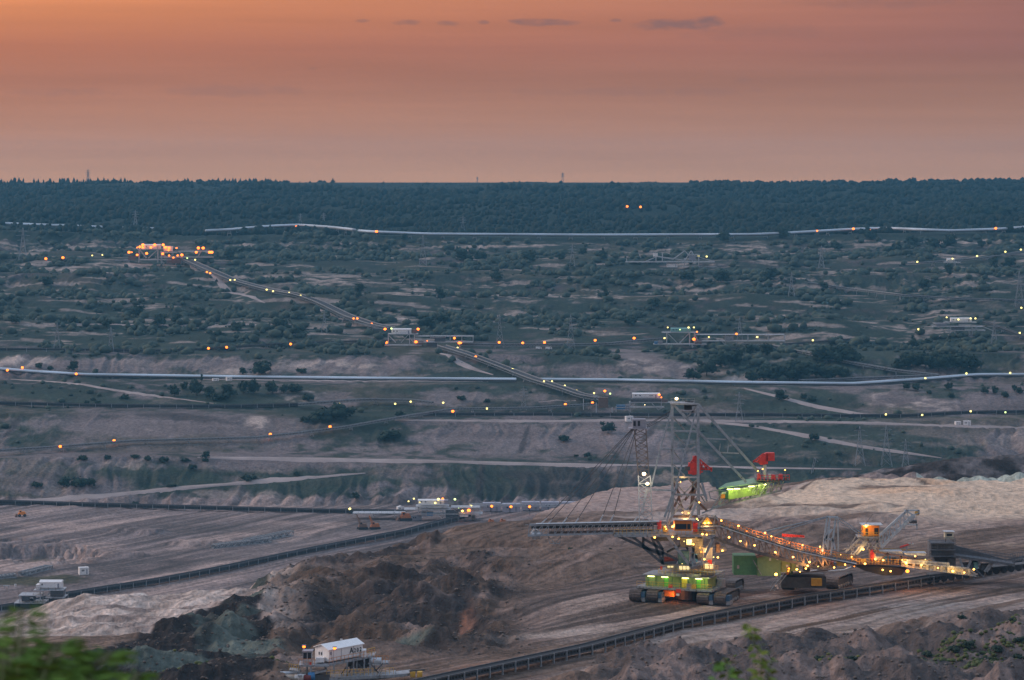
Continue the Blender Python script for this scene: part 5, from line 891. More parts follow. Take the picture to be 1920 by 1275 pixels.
# lower superstructure
beams(S, 'lower_truss', [(1150, 1001, 1206, 1026), (1206, 1026, 1243, 1057), (1243, 1057, 1268, 1054), (1160, 1003, 1183, 1006), (1183, 1004, 1220, 1033), (1220, 1033, 1243, 1040), (1206, 1026, 1206, 1003), (1220, 1003, 1243, 1057), (1206, 1010, 1243, 1030), (1243, 1030, 1243, 1057), (1206, 1026, 1243, 1036), (1243, 1036, 1272, 1050), (1226, 1004, 1243, 1030)], DARK, .55, (-3.5, 3.5))
beams(S, 'main_strut', [(1250, 1003, 1294, 1061), (1294, 1061, 1312, 1056), (1294, 1061, 1299, 1037), (1299, 1037, 1303, 1058), (1337, 1009, 1318, 1049), (1318, 1049, 1314, 1060), (1337, 1009, 1322, 1006)], STEEL, .62, (-4.2,))
beams(S, 'main_strut', [(1250, 1003, 1294, 1058), (1294, 1058, 1312, 1056), (1337, 1009, 1318, 1049), (1250, 1035, 1300, 1010), (1300, 1003, 1300, 1055), (1270, 1000, 1290, 1030)], DARK, .5, (4.2,))
beams(S, 'cross_bracing', [(1206, 1026, 1206, 1026), (1243, 1057, 1243, 1057), (1220, 1003, 1220, 1003), (1250, 1003, 1250, 1003), (1294, 1060, 1294, 1060), (1337, 1009, 1337, 1009)], DARK, .45, ((-3.5, 3.5),))
for (x0, y0, x1, y1, m_, nm) in ((1245, 1045, 1270, 1056, mat('dark_red_paint', (.16, .03, .03)), 'drum'), (1272, 1036, 1292, 1058, mat('dark_teal_paint', (.05, .13, .17)), 'machine_house'), (1298, 1040, 1308, 1056, BLUEP, 'machine_house'), (1276, 1010, 1303, 1026, DARK, 'machine_house'), (1303, 1006, 1318, 1048, DARK, 'chute'), (1318, 1028, 1336, 1052, GREYP, 'machine_house'), (1343, 1022, 1350, 1036, RUST, 'winch_house'), (1350, 1025, 1363, 1036, GREYP, 'drum'), (1225, 1004, 1262, 1014, DARK, 'hopper'), (1262, 1000, 1312, 1005, LSTEEL, 'duct'), (1308, 993, 1316, 1010, BLUEP, 'gearbox')):
    a = S.p(x0, y1, -1.6); b = S.p(x1, y0, -1.6); mb = MB()
    if nm in ('drum', 'duct'): mb.tube((a.x, a.y+1, (a.z+b.z)/2), (b.x, a.y+1, (a.z+b.z)/2), (b.z-a.z)/2, 14)
    else: mb.box((a+b)/2+Vector((0, 1.6, 0)), (b.x-a.x, 3.2, b.z-a.z)); mb.box(((a.x+b.x)/2, a.y+1.6, b.z+.08), ((b.x-a.x)*1.08, 3.5, .16))
    S.part(nm, mb, m_)
a = S.p(1292, 1024, -2.4); mb = MB(); mb.box(a+Vector((0, 0, .9)), (1.1, .1, 1.2)); S.part('lit_window', mb, L_WIN)
# main deck, cabs, clutter
mb = MB(); a = S.p(1150, 1000, 0); b = S.p(1338, 1000, 0); mb.box(((a+b)/2), (b.x-a.x, 9, .55)); md = S.part('main_deck', mb, STEEL)
mb = MB(); rail(mb, a+Vector((0, -4.5, .3)), b+Vector((0, -4.5, .3)), 24); rail(mb, a+Vector((0, 4.5, .3)), b+Vector((0, 4.5, .3)), 24); S.part('railing', mb, YELLOW, md)
def cab(fr, x0, x1, y0, y1, dep, d, wins, m=ORANGE, roof=(4, 4)):
    a = fr.p(x0, y1, dep); b = fr.p(x1, y0, dep); mb = MB(); mb.box((a+b)/2+Vector((0, d/2, 0)), (b.x-a.x, d, b.z-a.z)); c = fr.part('operator_cab', mb, m); mb = MB(); mb.box(((a.x+b.x)/2+.2, a.y+d/2-.3, b.z+.15), (b.x-a.x+1.1, d+1.4, .16)); fr.part('roof', mb, LSTEEL, c)
    for (u0, u1, v0, v1) in wins:
        mb = MB(); mb.box((a.x+(b.x-a.x)*(u0+u1)/2, a.y-.04, a.z+(b.z-a.z)*(v0+v1)/2), ((b.x-a.x)*(u1-u0), .1, (b.z-a.z)*(v1-v0))); fr.part('window', mb, GLASSD, c)
    return c
cab(S, 1264.5, 1297, 975.5, 995.5, -5.2, 3.4, [(.05, .70, .16, .66), (.74, .93, .16, .66)])
for (x0, x1, y0, y1, m_, nm) in ((1232, 1240, 978, 992, REDP, 'winch'), (1226, 1233, 985, 997, LSTEEL, 'cabinet'), (1300, 1308, 980, 998, REDP, 'winch'), (1243, 1252, 986, 997, YELLOW, 'cabinet'), (1317, 1345, 972, 985, RUST, 'head_drive'), (1262, 1306, 968, 974, RUST, 'machinery'), (1283, 1294, 957, 966, GREYP, 'machinery')):
    a = S.p(x0, y1, -2); b = S.p(x1, y0, -2); mb = MB(); mb.box((a+b)/2+Vector((0, 1.2, 0)), (b.x-a.x, 2.4, b.z-a.z)); mb.box((a+b)/2+Vector((0, 1.2, (b.z-a.z)*.45)), ((b.x-a.x)*1.12, 2.7, .15)); S.part(nm, mb, m_)
beams(S, 'gallows_frame', [(1310, 983, 1325, 966), (1325, 966, 1341, 968), (1297, 974, 1325, 964), (1341, 966, 1352, 985), (1316, 982, 1326, 968), (1326, 968, 1336, 982), (1341, 968, 1338, 984), (1352, 978, 1372, 998)], STEEL, .26, (-3, 2))
mb = MB(); mb.prism([S.p(1316, 982, -3.2), S.p(1336, 982, -3.2), S.p(1326, 969, -3.2)], (0, .2, 0)); S.part('yellow_plate', mb, YELLOW)
# discharge boom to the left
mb = MB()
for q in (-1.8, 1.8):
    T0, T1, L0, L1 = S.p(993, 984, q-1), S.p(1236, 978, q), S.p(990, 1004, q-1), S.p(1236, 997, q); mb.beam(T0, T1, .42); mb.beam(L0, L1, .42); n = 20
    for i in range(n+1):
        a = T0.lerp(T1, i/n); b = L0.lerp(L1, i/n); mb.beam(a, b, .16)
        if i < n: mb.beam(b, T0.lerp(T1, (i+1)/n), .16)
for i in range(0, 21): mb.beam(S.p(993+i*12.1, 984-.3*i, -2.8), S.p(993+i*12.1, 984-.3*i, 1.8), .16)
bo = S.part('discharge_boom', mb, TT)
mb = MB(); a = S.p(996, 988, -.5); b = S.p(1236, 983, 0); mb.beam(a, b, 2.6, .5); S.part('conveyor_belt', mb, RUBBER, bo)
mb = MB(); a = S.p(1030, 999, -1); b = S.p(1236, 995, 0); mb.beam(a, b, 2.8, .25); rail(mb, a+Vector((0, -2, 0)), b+Vector((0, -2, 0)), 30, 1.1); S.part('walkway', mb, RUST, bo)
mb = MB(); mb.beam(S.p(1005, 982, -2.6), S.p(1236, 977, -2.2), 1.4, .12); S.part('roof_sheet', mb, SILVER, bo)
mb = MB(); q = S.p(1003, 1001, 0); mb.tube(q-Vector((0, 2.4, 0)), q+Vector((0, 2, 0)), .95, 16); mb.tube(q+Vector((-.7, -2, 0)), q+Vector((1.2, -2, 0)), .85, 14); S.part('end_drum', mb, LSTEEL, bo)
mb = MB(); [mb.beam(S.p(x0, y0, d), S.p(x1, y1, d), .16) for d in (-2, 2) for (x0, y0, x1, y1) in ((1028, 1006, 1031, 1019), (1051, 1006, 1050, 1019), (1031, 1019, 1050, 1019), (1028, 1006, 1041, 1019), (1051, 1006, 1041, 1019), (993, 984, 990, 1006), (990, 984, 985, 984))]; S.part('belly_frame', mb, STEEL, bo)
for (x0, y0, x1, y1) in ((1012, 984, 1025, 972), (1026, 984, 1035, 974), (1052, 984, 1063, 971), (1076, 984, 1085, 971), (1122, 983, 1131, 965), (1141, 983, 1151, 965), (1186, 982, 1196, 968)):
    mb = MB(); [mb.beam(S.p(x0, y0, d), S.p(x1, y1, d), .26) for d in (-1.8,)]; S.part('stay_bracket', mb, LSTEEL, bo)
# stay mast (lattice) and its cables
def lattice(fr, name, x0, x1, y0, x2, x3, y1, n, m, t, dw, dep=0, dep1=None):
    """lattice column: foot x0..x1 at y0, head x2..x3 at y1"""
    mb = MB(); dep1 = dep if dep1 is None else dep1
    A = [fr.p(x0, y0, dep-dw), fr.p(x1, y0, dep-dw), fr.p(x1, y0, dep+dw), fr.p(x0, y0, dep+dw)]; Bq = [fr.p(x2, y1, dep1-dw), fr.p(x3, y1, dep1-dw), fr.p(x3, y1, dep1+dw), fr.p(x2, y1, dep1+dw)]
    for i in range(4):
        j = (i+1) % 4; mb.beam(A[i], Bq[i], t)
        for k in range(n):
            a0, a1 = A[i].lerp(Bq[i], k/n), A[i].lerp(Bq[i], (k+1)/n); b0, b1 = A[j].lerp(Bq[j], k/n), A[j].lerp(Bq[j], (k+1)/n); mb.beam(a0, b0, t*.6); mb.beam(a0 if k % 2 else b0, b1 if k % 2 else a1, t*.6)
    return fr.part(name, mb, m)
lm = lattice(S, 'stay_mast', 1199, 1223, 978, 1197, 1219, 892, 6, LSTEEL, .26, 1.4, -1); lattice(S, 'stay_mast', 1197, 1217, 892, 1189, 1211, 803, 8, mat('brown_steel', (.16, .13, .12), rust=.1), .22, 1.3, 0)
mb = MB(); a = S.p(1186, 802, -1); b = S.p(1211, 786, -1); mb.box((a+b)/2+Vector((0, 1, 0)), (b.x-a.x, 2.6, b.z-a.z)); mb.box((a+b)/2+Vector((0, 1, -1.1)), (b.x-a.x+1.6, 3.6, .18)); hd = S.part('mast_head', mb, GREYP); mb = MB(); [mb.box(S.p(x, 794, -1.36), (.5, .1, 1.1)) for x in (1190, 1198)]; S.part('opening', mb, GLASSD, hd)
mb = MB(); mb.beam(S.p(1204, 962, -2.6), S.p(1213, 915, -2.6), .5); S.part('lit_strut', mb, LSTEEL)
for (x0, y0, x1, y1) in ((1189, 800, 1012, 983), (1190, 800, 1026, 983), (1190, 801, 1063, 971), (1191, 801, 1085, 971), (1193, 803, 1131, 965), (1194, 803, 1151, 965), (1213, 800, 1260, 770), (1213, 802, 1262, 776), (1213, 797, 1262, 768)):
    mb = MB(); mb.beam(S.p(x0, y0, 0), S.p(x1, y1, -1), .13); S.part('stay_cable', mb, DARK)
# main tower
G1 = STEEL
for x in (1260.5, 1309):
    mb = MB(); mb.beam(S.p(x, 757, -2.5), S.p(x, 966, -2.5), .56); S.part('tower_post', mb, TT); mb = MB(); mb.beam(S.p(x-1, 757, 3.5), S.p(x+2, 966, 4.5), .38); S.part('tower_post', mb, G1)
for pts in ([(1307, 763), (1286, 842), (1265, 921), (1250, 979)], [(1260, 766), (1238, 842), (1221, 912)]):
    mb = MB(); [mb.beam(S.p(*a, -4.0), S.p(*b, -4.0), .34) for a, b in zip(pts, pts[1:])]; S.part('tower_stay', mb, TT)
for a in ((1263, 921, 1246, 970), (1273, 905, 1262, 928), (1309, 934, 1293, 974), (1262, 964, 1249, 990), (1316, 905, 1325, 936)): beams(S, 'tower_leg', [a], TT, .5, (-3.4,))
for t_ in [(1237, 842, 1286, 842.5), (1222, 918, 1265, 920), (1260, 894, 1309, 895), (1260, 757, 1309, 758), (1262, 927, 1325, 928), (1260, 808, 1309, 809)]: beams(S, 'tower_tie', [t_], TT, .4, (-2.6,))
beams(S, 'tower_bracing', [(1262, 783, 1284, 806), (1262, 810, 1284, 834), (1262, 845, 1280, 868), (1262, 870, 1284, 892), (1262, 900, 1290, 932), (1307, 900, 1276, 932), (1262, 932, 1290, 966), (1307, 932, 1280, 966), (1290, 895, 1322, 942), (1262, 966, 1282, 935), (1278, 772, 1288, 783), (1288, 783, 1305, 764), (1278, 772, 1304, 772), (1310, 905, 1326, 940)], G1, .3, (-1, 2.8))
beams(S, 'tower_bracing', [(1262, 905, 1275, 928), (1275, 928, 1264, 950), (1300, 903, 1296, 950), (1302, 935, 1325, 957), (1304, 903, 1302, 925), (1284, 938, 1308, 905)], RUST, .5, (1,))
beams(S, 'backstay', [(1264, 760, 1399, 904)], TT, .5, ((-2.5, -1),)); beams(S, 'backstay', [(1311, 760, 1441, 906)], TT, .5, ((3.0, 6),))
[beams(S, 'stay_tie', [t_], TT, .28, ((0, 4),)) for t_ in ((1323, 822, 1361, 824), (1349, 848.5, 1385, 850))]; [beams(S, 'ladder_stub', [t_], TT, .2, (2,)) for t_ in ((1348, 848, 1351, 832), (1364, 849, 1366, 832))]
mb = MB(); a = S.p(1257, 756, 0); b = S.p(1301, 756, 0); mb.box((a+b)/2, (b.x-a.x, 6, .3)); hp = S.part('head_platform', mb, G1); mb = MB(); mb.box(S.p(1290, 762, 0), (1.6, 2, 1.4)); mb.box(S.p(1296, 758, 0), (2.4, 3, .5)); mb.beam(S.p(1284, 752, 0), S.p(1300, 754, 0), .3); S.part('pulley_block', mb, mat('black_steel', (.03, .03, .035)), hp); mb = MB(); rail(mb, a+Vector((0, -3, .2)), b+Vector((0, -3, .2)), 6); S.part('railing', mb, G1, hp)
mb = MB(); mb.beam(S.p(1268, 755, -3), S.p(1268, 748, -3), .16); S.part('lamp_post', mb, G1)
for (x, y, r) in ((1268.5, 747.5, 3.0), (1207.5, 888.5, 3.6), (1214, 907, 3.2)): S.lamp(x, y, -4.4, 'w', r)
S.light(1208, 892, -7, 520, (1, .80, .52)); S.light(1214, 909, -7, 360, (1, .80, .52)); S.light(1268, 748, -6, 160, (1, .80, .52))
# cable pipes hanging in the tower
mb = MB(); pr = None
for i in range(13): t = i/12; q = S.p(1268+38*t, 905+56*math.sin(t*math.pi)**.8, -.5); (mb.tube(pr, q, .22, 7) if pr is not None else None); pr = q
S.part('hanging_hose', mb, RUST)
# red crane in the tower
def redframe(fr, name, lst, t=.22, deps=(-1, 1)): return beams(fr, name, lst, REDP, t, deps)
redframe(S, 'red_crane_frame', [(1304, 855, 1287, 880), (1304, 855, 1334, 880), (1287, 880, 1334, 880), (1304, 855, 1304, 888), (1295, 868, 1304, 868), (1311, 862, 1308, 880), (1318, 868, 1314, 880), (1326, 874, 1320, 880), (1290, 876, 1312, 865), (1287, 880, 1300, 890), (1300, 890, 1318, 884), (1310, 861, 1318, 880), (1318, 868, 1326, 880), (1334, 876, 1334, 884)], .3)
mb = MB(); mb.box(S.p(1302, 878, 0), (2.6, 2.4, 2.4)); mb.box(S.p(1303, 862, 0), (.9, 1.5, 1.6)); S.part('red_winch_house', mb, REDP); mb = MB(); mb.box(S.p(1289, 878, -.5), (1.1, 1.5, .9)); S.part('counterweight', mb, DARK)
# counterweight boom with green house
mb = MB()
for q in (-2, 2):
    T0, T1, L0, L1 = S.p(1352, 925, q), S.p(1470, 899, q+9), S.p(1335, 952, q), S.p(1464, 920, q+9); mb.beam(T0, T1, .32); mb.beam(L0, L1, .36); n = 13
    for i in range(n+1):
        a = T0.lerp(T1, i/n); b = L0.lerp(L1, i/n); mb.beam(a, b, .2)
        if i < n: mb.beam(b if i % 2 else a, (T0.lerp(T1, (i+1)/n) if i % 2 else L0.lerp(L1, (i+1)/n)), .16)
mb.beam(S.p(1316, 962, -2), S.p(1352, 948, -2), .3); mb.beam(S.p(1316, 962, 2), S.p(1352, 948, 2), .3); mb.beam(S.p(1329, 922, 0), S.p(1352, 918, 0), .2); mb.beam(S.p(1329, 922, 0), S.p(1332, 934, 0), .2); mb.beam(S.p(1332, 934, 0), S.p(1352, 940, 0), .2)
cb2 = S.part('counter_boom', mb, G1)
def slant(fr, x0, y0, x1, y1, h_px, d0, d1, thick):
    """wall panel between two picture points: bottom line x0,y0 -> x1,y1, height in px"""
    a, b = fr.p(x0, y0, d0), fr.p(x1, y1, d1); h = Vector((0, 0, h_px*fr.m)); mb = MB(); mb.prism([a, b, b+h, a+h], Vector((0, thick, 0))); return mb
gh2 = S.part('green_house', slant(S, 1366, 937, 1437, 925, 17, -1.8, 5.5, 3.8), LGREEN, cb2)
mb = MB(); a, b = S.p(1347, 917, -2.6), S.p(1437, 905, 6); up_ = Vector((0, 0, .25)); mb.prism([a, b, b+Vector((-1.2, 4.6, .55)), a+Vector((2.0, 4.6, .55))], up_); S.part('roof', mb, mat('roof_green_paint', (.26, .42, .27), var=.1), gh2)
S.part('end_wall', slant(S, 1349, 934, 1365, 937, 14, 0, -1.8, 2.5), GREENP, gh2)
for x, y in ((1369, 917.5), (1382, 916.5), (1409, 912), (1431, 908.5)): mb = MB(); q = S.p(x, y, -2.6+(x-1366)*.103); mb.box(q, (1.3, .2, .18)); S.part('lamp_tube', mb, L_TUBE, gh2)
for x, y, e in ((1373, 923, 420), (1384, 922, 260), (1409, 918, 380), (1432, 914, 320)): S.light(x, y, -4.2+(x-1366)*.103, e, (.86, 1, .16), .2)
mb = MB(); mb.box(S.p(1355, 930, -1), (1.0, 1, .9)); S.part('orange_box', mb, ORANGE)
mb = MB(); a, b = S.p(1418, 900, 4), S.p(1476, 897, 9); mb.box((a+b)/2, (b.x-a.x, 5, .25)); rd = S.part('crane_deck', mb, DARK, cb2)
mb = MB(); rail(mb, a+Vector((0, -2.5, .1)), b+Vector((0, -4.8, .1)), 9, 1.2, .12); S.part('railing', mb, REDP, rd)
for x0, x1, y0, y1, m_ in ((1420, 1425, 888, 898, REDP), (1441, 1445, 889, 898, LSTEEL), (1447, 1452, 890, 898, REDP), (1454, 1458, 891, 899, GREYP), (1461, 1467, 889, 898, REDP), (1470, 1476, 892, 898, mat('dull_green', (.08, .16, .1)))): a = S.p(x0, y1, 5); b = S.p(x1, y0, 5); mb = MB(); mb.box((a+b)/2, (b.x-a.x, 1.4, b.z-a.z)); S.part('winch', mb, m_, rd)
mb = MB(); mb.tube(S.p(1434, 898, 5), S.p(1434, 872, 5), .38, 12); S.part('crane_post', mb, LSTEEL); 
mb = MB(); mb.box(S.p(1444, 856, 5), (1.8, 2, 1.75)); S.part('crane_counterweight', mb, REDP); mb = MB(); mb.prism([S.p(1420, 866, 4), S.p(1430, 852, 4), S.p(1439, 849, 4), S.p(1440, 870, 4), S.p(1426, 872, 4)], (0, 1.6, 0)); S.part('crane_body', mb, REDP); redframe(S, 'crane_jib', [(1413, 865, 1432, 850), (1413, 865, 1436, 868), (1413, 867, 1413, 863), (1421, 866, 1424, 857)], .26, (4, 6))
for x, y in ((1421, 883), (1430, 879.5), (1472, 881)): S.lamp(x, y, 2, 'a', 1.2); mb = MB(); mb.beam(S.p(x, y, 2.1), S.p(x, 896, 2.1), .1); S.part('lamp_post', mb, G1)
# lamps on the superstructure
for (x, y, k, r) in ((1227.5, 1007.7, 'a', 2.0), (1261, 1006.7, 'a', 1.7), (1272.5, 1010, 'a', 1.9), (1261.6, 987.5, 'a', 2.5), (1317, 1001.6, 'a', 1.9), (1325, 1002.4, 'a', 1.6), (1300, 1020.6, 'a', 1.6), (1282.8, 1015, 'y', 1.1), (1314.7, 1035, 'o', 1.7), (1312.5, 1027, 'o', 1.4), (1320.6, 1048.7, 'a', 1.7), (1354.5, 1032.5, 'a', 1.9), (1346, 1045, 'a', 1.8), (1338, 1044.5, 'y', 1.2),
                      (1321.5, 981, 'a', 1.9), (1328.5, 980.3, 'a', 2.0), (1306.5, 973, 'a', 1.3), (1309, 975.4, 'w', .7), (1247.5, 987.5, 'a', 1.4), (1311, 942, 'a', 1.3), (1276, 903.5, 'a', .9), (1291, 962, 'a', 1.3), (1279.5, 961, 'a', 1.1), (1249, 992, 'a', 1.0), (1279, 1057, 'y', .8)): S.lamp(x, y, -5.2 if y > 900 else -3, k, r)
for (x, y, e) in ((1262, 984, 500), (1300, 1012, 900), (1318, 1030, 1100), (1270, 1012, 500), (1228, 1010, 400), (1325, 985, 600), (1345, 1038, 500), (1285, 965, 450), (1280, 900, 300)): S.light(x, y, -3.5, e, (1, .50, .14))
# ---- connecting bridge to the belt wagon, with its own gantry and crawlers
br = beams(S, 'bridge_truss', [(1312, 986, 1348, 985), (1348, 985, 1425, 1011), (1425, 1011, 1482, 1029), (1482, 1029, 1560, 1048), (1560, 1048, 1606, 1058), (1312, 992, 1352, 1014), (1352, 1014, 1410, 1033), (1410, 1033, 1455, 1045), (1455, 1045, 1535, 1066), (1535, 1066, 1560, 1062)], DARK, .62, (-2.2, 2.6))
n = 18; mb = MB()
for i in range(n+1):
    t = i/n; xa = 1340+t*215; ya = np.interp(xa, [1340, 1348, 1425, 1482, 1560], [985, 985, 1011, 1029, 1048]); yb = np.interp(xa, [1340, 1352, 1410, 1455, 1535, 1560], [1010, 1014, 1033, 1045, 1066, 1062])
    xb = xa+12; yb2 = np.interp(xb, [1340, 1352, 1410, 1455, 1535, 1570], [1010, 1014, 1033, 1045, 1066, 1062])
    for d in (-2.2, 2.6): mb.beam(S.p(xa, ya, d), S.p(xa, yb, d), .24); mb.beam(S.p(xa, ya, d), S.p(xb, yb2, d), .2)
S.part('bridge_bracing', mb, mat('brown_steel', (.16, .13, .12)), br)
mb = MB(); P_ = [(1312, 984), (1348, 983), (1425, 1009), (1482, 1027), (1560, 1045), (1606, 1054)]
for a, b in zip(P_, P_[1:]): mb.beam(S.p(*a, .2), S.p(*b, .2), 3.0, .3)
S.part('conveyor_belt', mb, RUBBER, br)
mb = MB()
for a, b in zip(P_, P_[1:]): mb.beam(S.p(a[0], a[1]+3, -2.9), S.p(b[0], b[1]+3, -2.9), .9, .16)
S.part('edge_walkway', mb, LSTEEL, br)
mb = MB(); [rail(mb, S.p(a[0], a[1]-1, 3.0), S.p(b[0], b[1]-1, 3.0), max(3, int((b[0]-a[0])/7)), 1.2, .12) for a, b in zip(P_, P_[1:])]; [rail(mb, S.p(a[0], a[1]+2, -3.2), S.p(b[0], b[1]+2, -3.2), max(3, int((b[0]-a[0])/9)), 1.0, .09) for a, b in zip(P_[1:], P_[2:])]; S.part('railing', mb, mat('orange_railing_paint', (.55, .22, .06)), br)
for (x, y, k, r) in ((1352.5, 976, 'a', 1.7), (1384.6, 986, 'a', 2.0), (1434.5, 999, 'a', 1.7), (1446.4, 1005.7, 'a', 1.4), (1504.8, 1022, 'a', 1.4), (1537.5, 1025, 'a', 1.4), (1400, 996, 'o', 1.2), (1463, 1015, 'o', 1.3), (1480, 1018, 'o', 1.1)):
    S.lamp(x, y, 3.0, k, r); mb = MB(); mb.beam(S.p(x, y, 3.1), S.p(x, np.interp(x, [p_[0] for p_ in P_], [p_[1] for p_ in P_]), 3.1), .12); S.part('lamp_post', mb, G1, br)
for (x, y, k, r) in ((1367, 1007.5, 'a', 1.9), (1388.5, 1014.6, 'a', 1.8), (1414.7, 1022.6, 'a', 1.8), (1453.7, 1035.5, 'a', 1.8), (1487, 1044.5, 'a', 1.9), (1518, 1053.7, 'a', 1.9), (1514.7, 1061, 'a', 1.9), (1511, 1066, 'a', 1.8), (1494, 1067.5, 'a', 2.0), (1455, 1077, 'a', 3.0), (1479, 1066, 'o', 1.8), (1478, 1071, 'o', 1.4), (1564, 1064, 'a', 1.7), (1500, 1072, 'a', 1.2), (1534, 1062, 'y', 1.2)): S.lamp(x, y, -3.4, k, r)
for (x, y, d, e) in ((1385, 998, 1, 500), (1425, 1002, 1.5, 700), (1462, 1016, 1.5, 700), (1500, 1024, 1.5, 700), (1540, 1036, 1.5, 700), (1400, 1020, -2.5, 260), (1455, 1038, -2.5, 260), (1510, 1058, -3.5, 700), (1485, 1068, -4.5, 600), (1545, 1056, -3, 500), (1456, 1074, -5, 500)): S.light(x, y, d, e, (1, .42, .12))
mb = MB(); a = S.p(1376, 1078, 2); b = S.p(1421, 1042, 2); mb.box((a+b)/2+Vector((0, 2.4, 0)), (b.x-a.x, 4.8, b.z-a.z)); eh = S.part('green_hall', mb, GREENP)
mb = MB(); a = S.p(1421, 1080, 0); b = S.p(1464, 1046, 0); mb.prism([a, (b.x, a.y, a.z), b, ((a.x+b.x)/2, a.y, b.z+.7), (a.x, a.y, b.z)], (0, 7, 0)); S.part('green_gable_hall', mb, mat('mid_green_paint', (.13, .24, .12), var=.12), eh); mb = MB()
mb.prism([(a.x-.3, a.y-.3, b.z), ((a.x+b.x)/2, a.y-.3, b.z+.75), ((a.x+b.x)/2, a.y-.3, b.z+.95), (a.x-.3, a.y-.3, b.z+.2)], (0, 7.6, 0)); mb.prism([((a.x+b.x)/2, a.y-.3, b.z+.75), (b.x+.3, a.y-.3, b.z), (b.x+.3, a.y-.3, b.z+.2), ((a.x+b.x)/2, a.y-.3, b.z+.95)], (0, 7.6, 0)); S.part('roof', mb, RUST, eh)
mb = MB(); [mb.box(S.p(x, y, -.08), (.42, .1, .6)) for x, y in ((1444, 1048.6), (1457.5, 1047.5))]; S.part('window', mb, L_WIN and mat('pale_window_glass', (.45, .55, .6), .2), eh); mb = MB(); mb.box(S.p(1384, 1063, 1.9), (.5, .3, .7)); S.part('vent_box', mb, GREYP, eh); mb = MB(); mb.beam(S.p(1412, 1050, -.3), S.p(1428, 1078, -.3), .14); S.part('drain_pipe', mb, STEEL, eh)
for x0, x1, y0, y1 in ((1465, 1482, 1053, 1073), (1484, 1498, 1055, 1071)): a = S.p(x0, y1, 1); b = S.p(x1, y0, 1); mb = MB(); mb.box((a+b)/2+Vector((0, 1.5, 0)), (b.x-a.x, 3, b.z-a.z)); mb.box(((a.x+b.x)/2, a.y+1.5, b.z+.08), (b.x-a.x+.3, 3.3, .16)); q = S.part('green_cabin', mb, LGREEN); mb = MB(); mb.box(S.p(x0+11, 1061, .9), (.5, .1, .5)); S.part('window', mb, WHITE, q)
# support crawlers under the bridge end
D2 = 643
for px, D, cap in ((1476, 645, False), (1559, 646, False)): track(S, px, D, L=10.5 if px > 1500 else 10, wd=3.0, ht=2.6, cap=cap, dirv=Vector((.44, .9, 0)).normalized(), rightv=Vector((.9, -.44, 0)).normalized())
mb = MB(); a = S.p(1462, 1098, 14); b = S.p(1546, 1078, 14); mb.box((a+b)/2, (b.x-a.x, 7, b.z-a.z)); S.part('bridge_car_body', mb, DARK); mb = MB(); mb.box(S.p(1531, 1091, 9.5), (2.3, 1.5, 1.6)); S.part('yellow_gearbox', mb, YELLOW)
mb = MB(); mb.prism([S.p(1463, 1078, 10), S.p(1556, 1070, 10), S.p(1560, 1066, 16), S.p(1470, 1071, 18)], (0, 0, .3)); S.part('car_deck', mb, RUST); mb = MB(); [mb.beam(S.p(*a, 9), S.p(*b, 9), .8, .14) for a, b in (((1518, 1071), (1553, 1066)), ((1553, 1071), (1583, 1068)), ((1583, 1068), (1596, 1063)))]; S.part('edge_walkway', mb, LSTEEL)
mb = MB(); a = S.p(1444, 1108, 5); b = S.p(1467, 1078, 8)
for q in (0, .9): mb.beam(a+Vector((q, 0, 0)), b+Vector((q, 0, 0)), .14); mb.beam(a+Vector((q, 0, 1)), b+Vector((q, 0, 1)), .08)
for k in range(12): mb.beam(a.lerp(b, k/12), a.lerp(b, k/12)+Vector((.9, 0, 0)), .1)
S.part('stair', mb, STEEL); mb = MB(); mb.box(S.p(1455, 1098, 4), (.6, .06, .4)); mb.box(S.p(1458, 1102, 4), (.3, .06, .5)); S.part('sign_plate', mb, WHITE)
for (x0, x1, y0, y1, m_) in ((1562, 1568, 1054, 1064, BLUEP), (1558, 1563, 1053, 1063, REDP), (1545, 1556, 1052, 1062, RUST), (1524, 1540, 1056, 1066, RUST), (1505, 1518, 1058, 1070, DARK), (1480, 1486, 1068, 1076, mat('dull_green', (.08, .16, .1))), (1474, 1479, 1066, 1076, ORANGE), (1568, 1582, 1050, 1060, YELLOW)):
    a = S.p(x0, y1, 6); b = S.p(x1, y0, 6); mb = MB(); mb.box((a+b)/2, (b.x-a.x, 2, b.z-a.z)); mb.tube(((a.x+b.x)/2, a.y-.9, b.z-.3), ((a.x+b.x)/2, a.y+.9, b.z-.3), (b.x-a.x)*.45, 10); S.part('machinery', mb, m_)
mb = MB(); rail(mb, S.p(1505, 1067, 3), S.p(1605, 1062, 3), 16, 1.2, .1); rail(mb, S.p(1540, 1046, 3), S.p(1600, 1050, 3), 9, 1.1, .1); S.part('railing', mb, YELLOW)
# A-frame gantry and stays
GT = mat('gantry_steel', (.42, .50, .56), .5, .2, rust=.05)
gy = beams(S, 'gantry', [(1551, 969, 1542, 1034), (1567, 971, 1558, 1040), (1550, 969, 1571, 970), (1556, 975, 1549, 1010), (1549, 1010, 1559, 1012), (1560, 992, 1546, 1012), (1546, 1012, 1552, 1028), (1560, 1008, 1566, 1030)], GT, .36, (2,)); beams(S, 'gantry', [(1556, 968, 1552, 1030), (1571, 970, 1572, 1034)], GT, .3, (7,))
for lst, dd in (([(1550, 969, 1428, 998)], (2, -2)), ([(1548, 971, 1440, 1003)], (2, -1)), ([(1556, 968, 1434, 996)], (6, 3)), ([(1572, 970, 1619, 1002)], (2, 2)), ([(1570, 974, 1612, 1002)], (6, 5))): beams(S, 'gantry_stay', lst, TT, .2, (dd,))
redframe(S, 'red_jib', [(1466, 1002, 1508, 1005), (1466, 1005, 1508, 1006)], .3, (4,))
mb = MB(); [mb.beam(S.p(x, 1003, 4), S.p(x, 1016, 4), .14) for x in (1470, 1480)]; S.part('jib_post', mb, DARK)
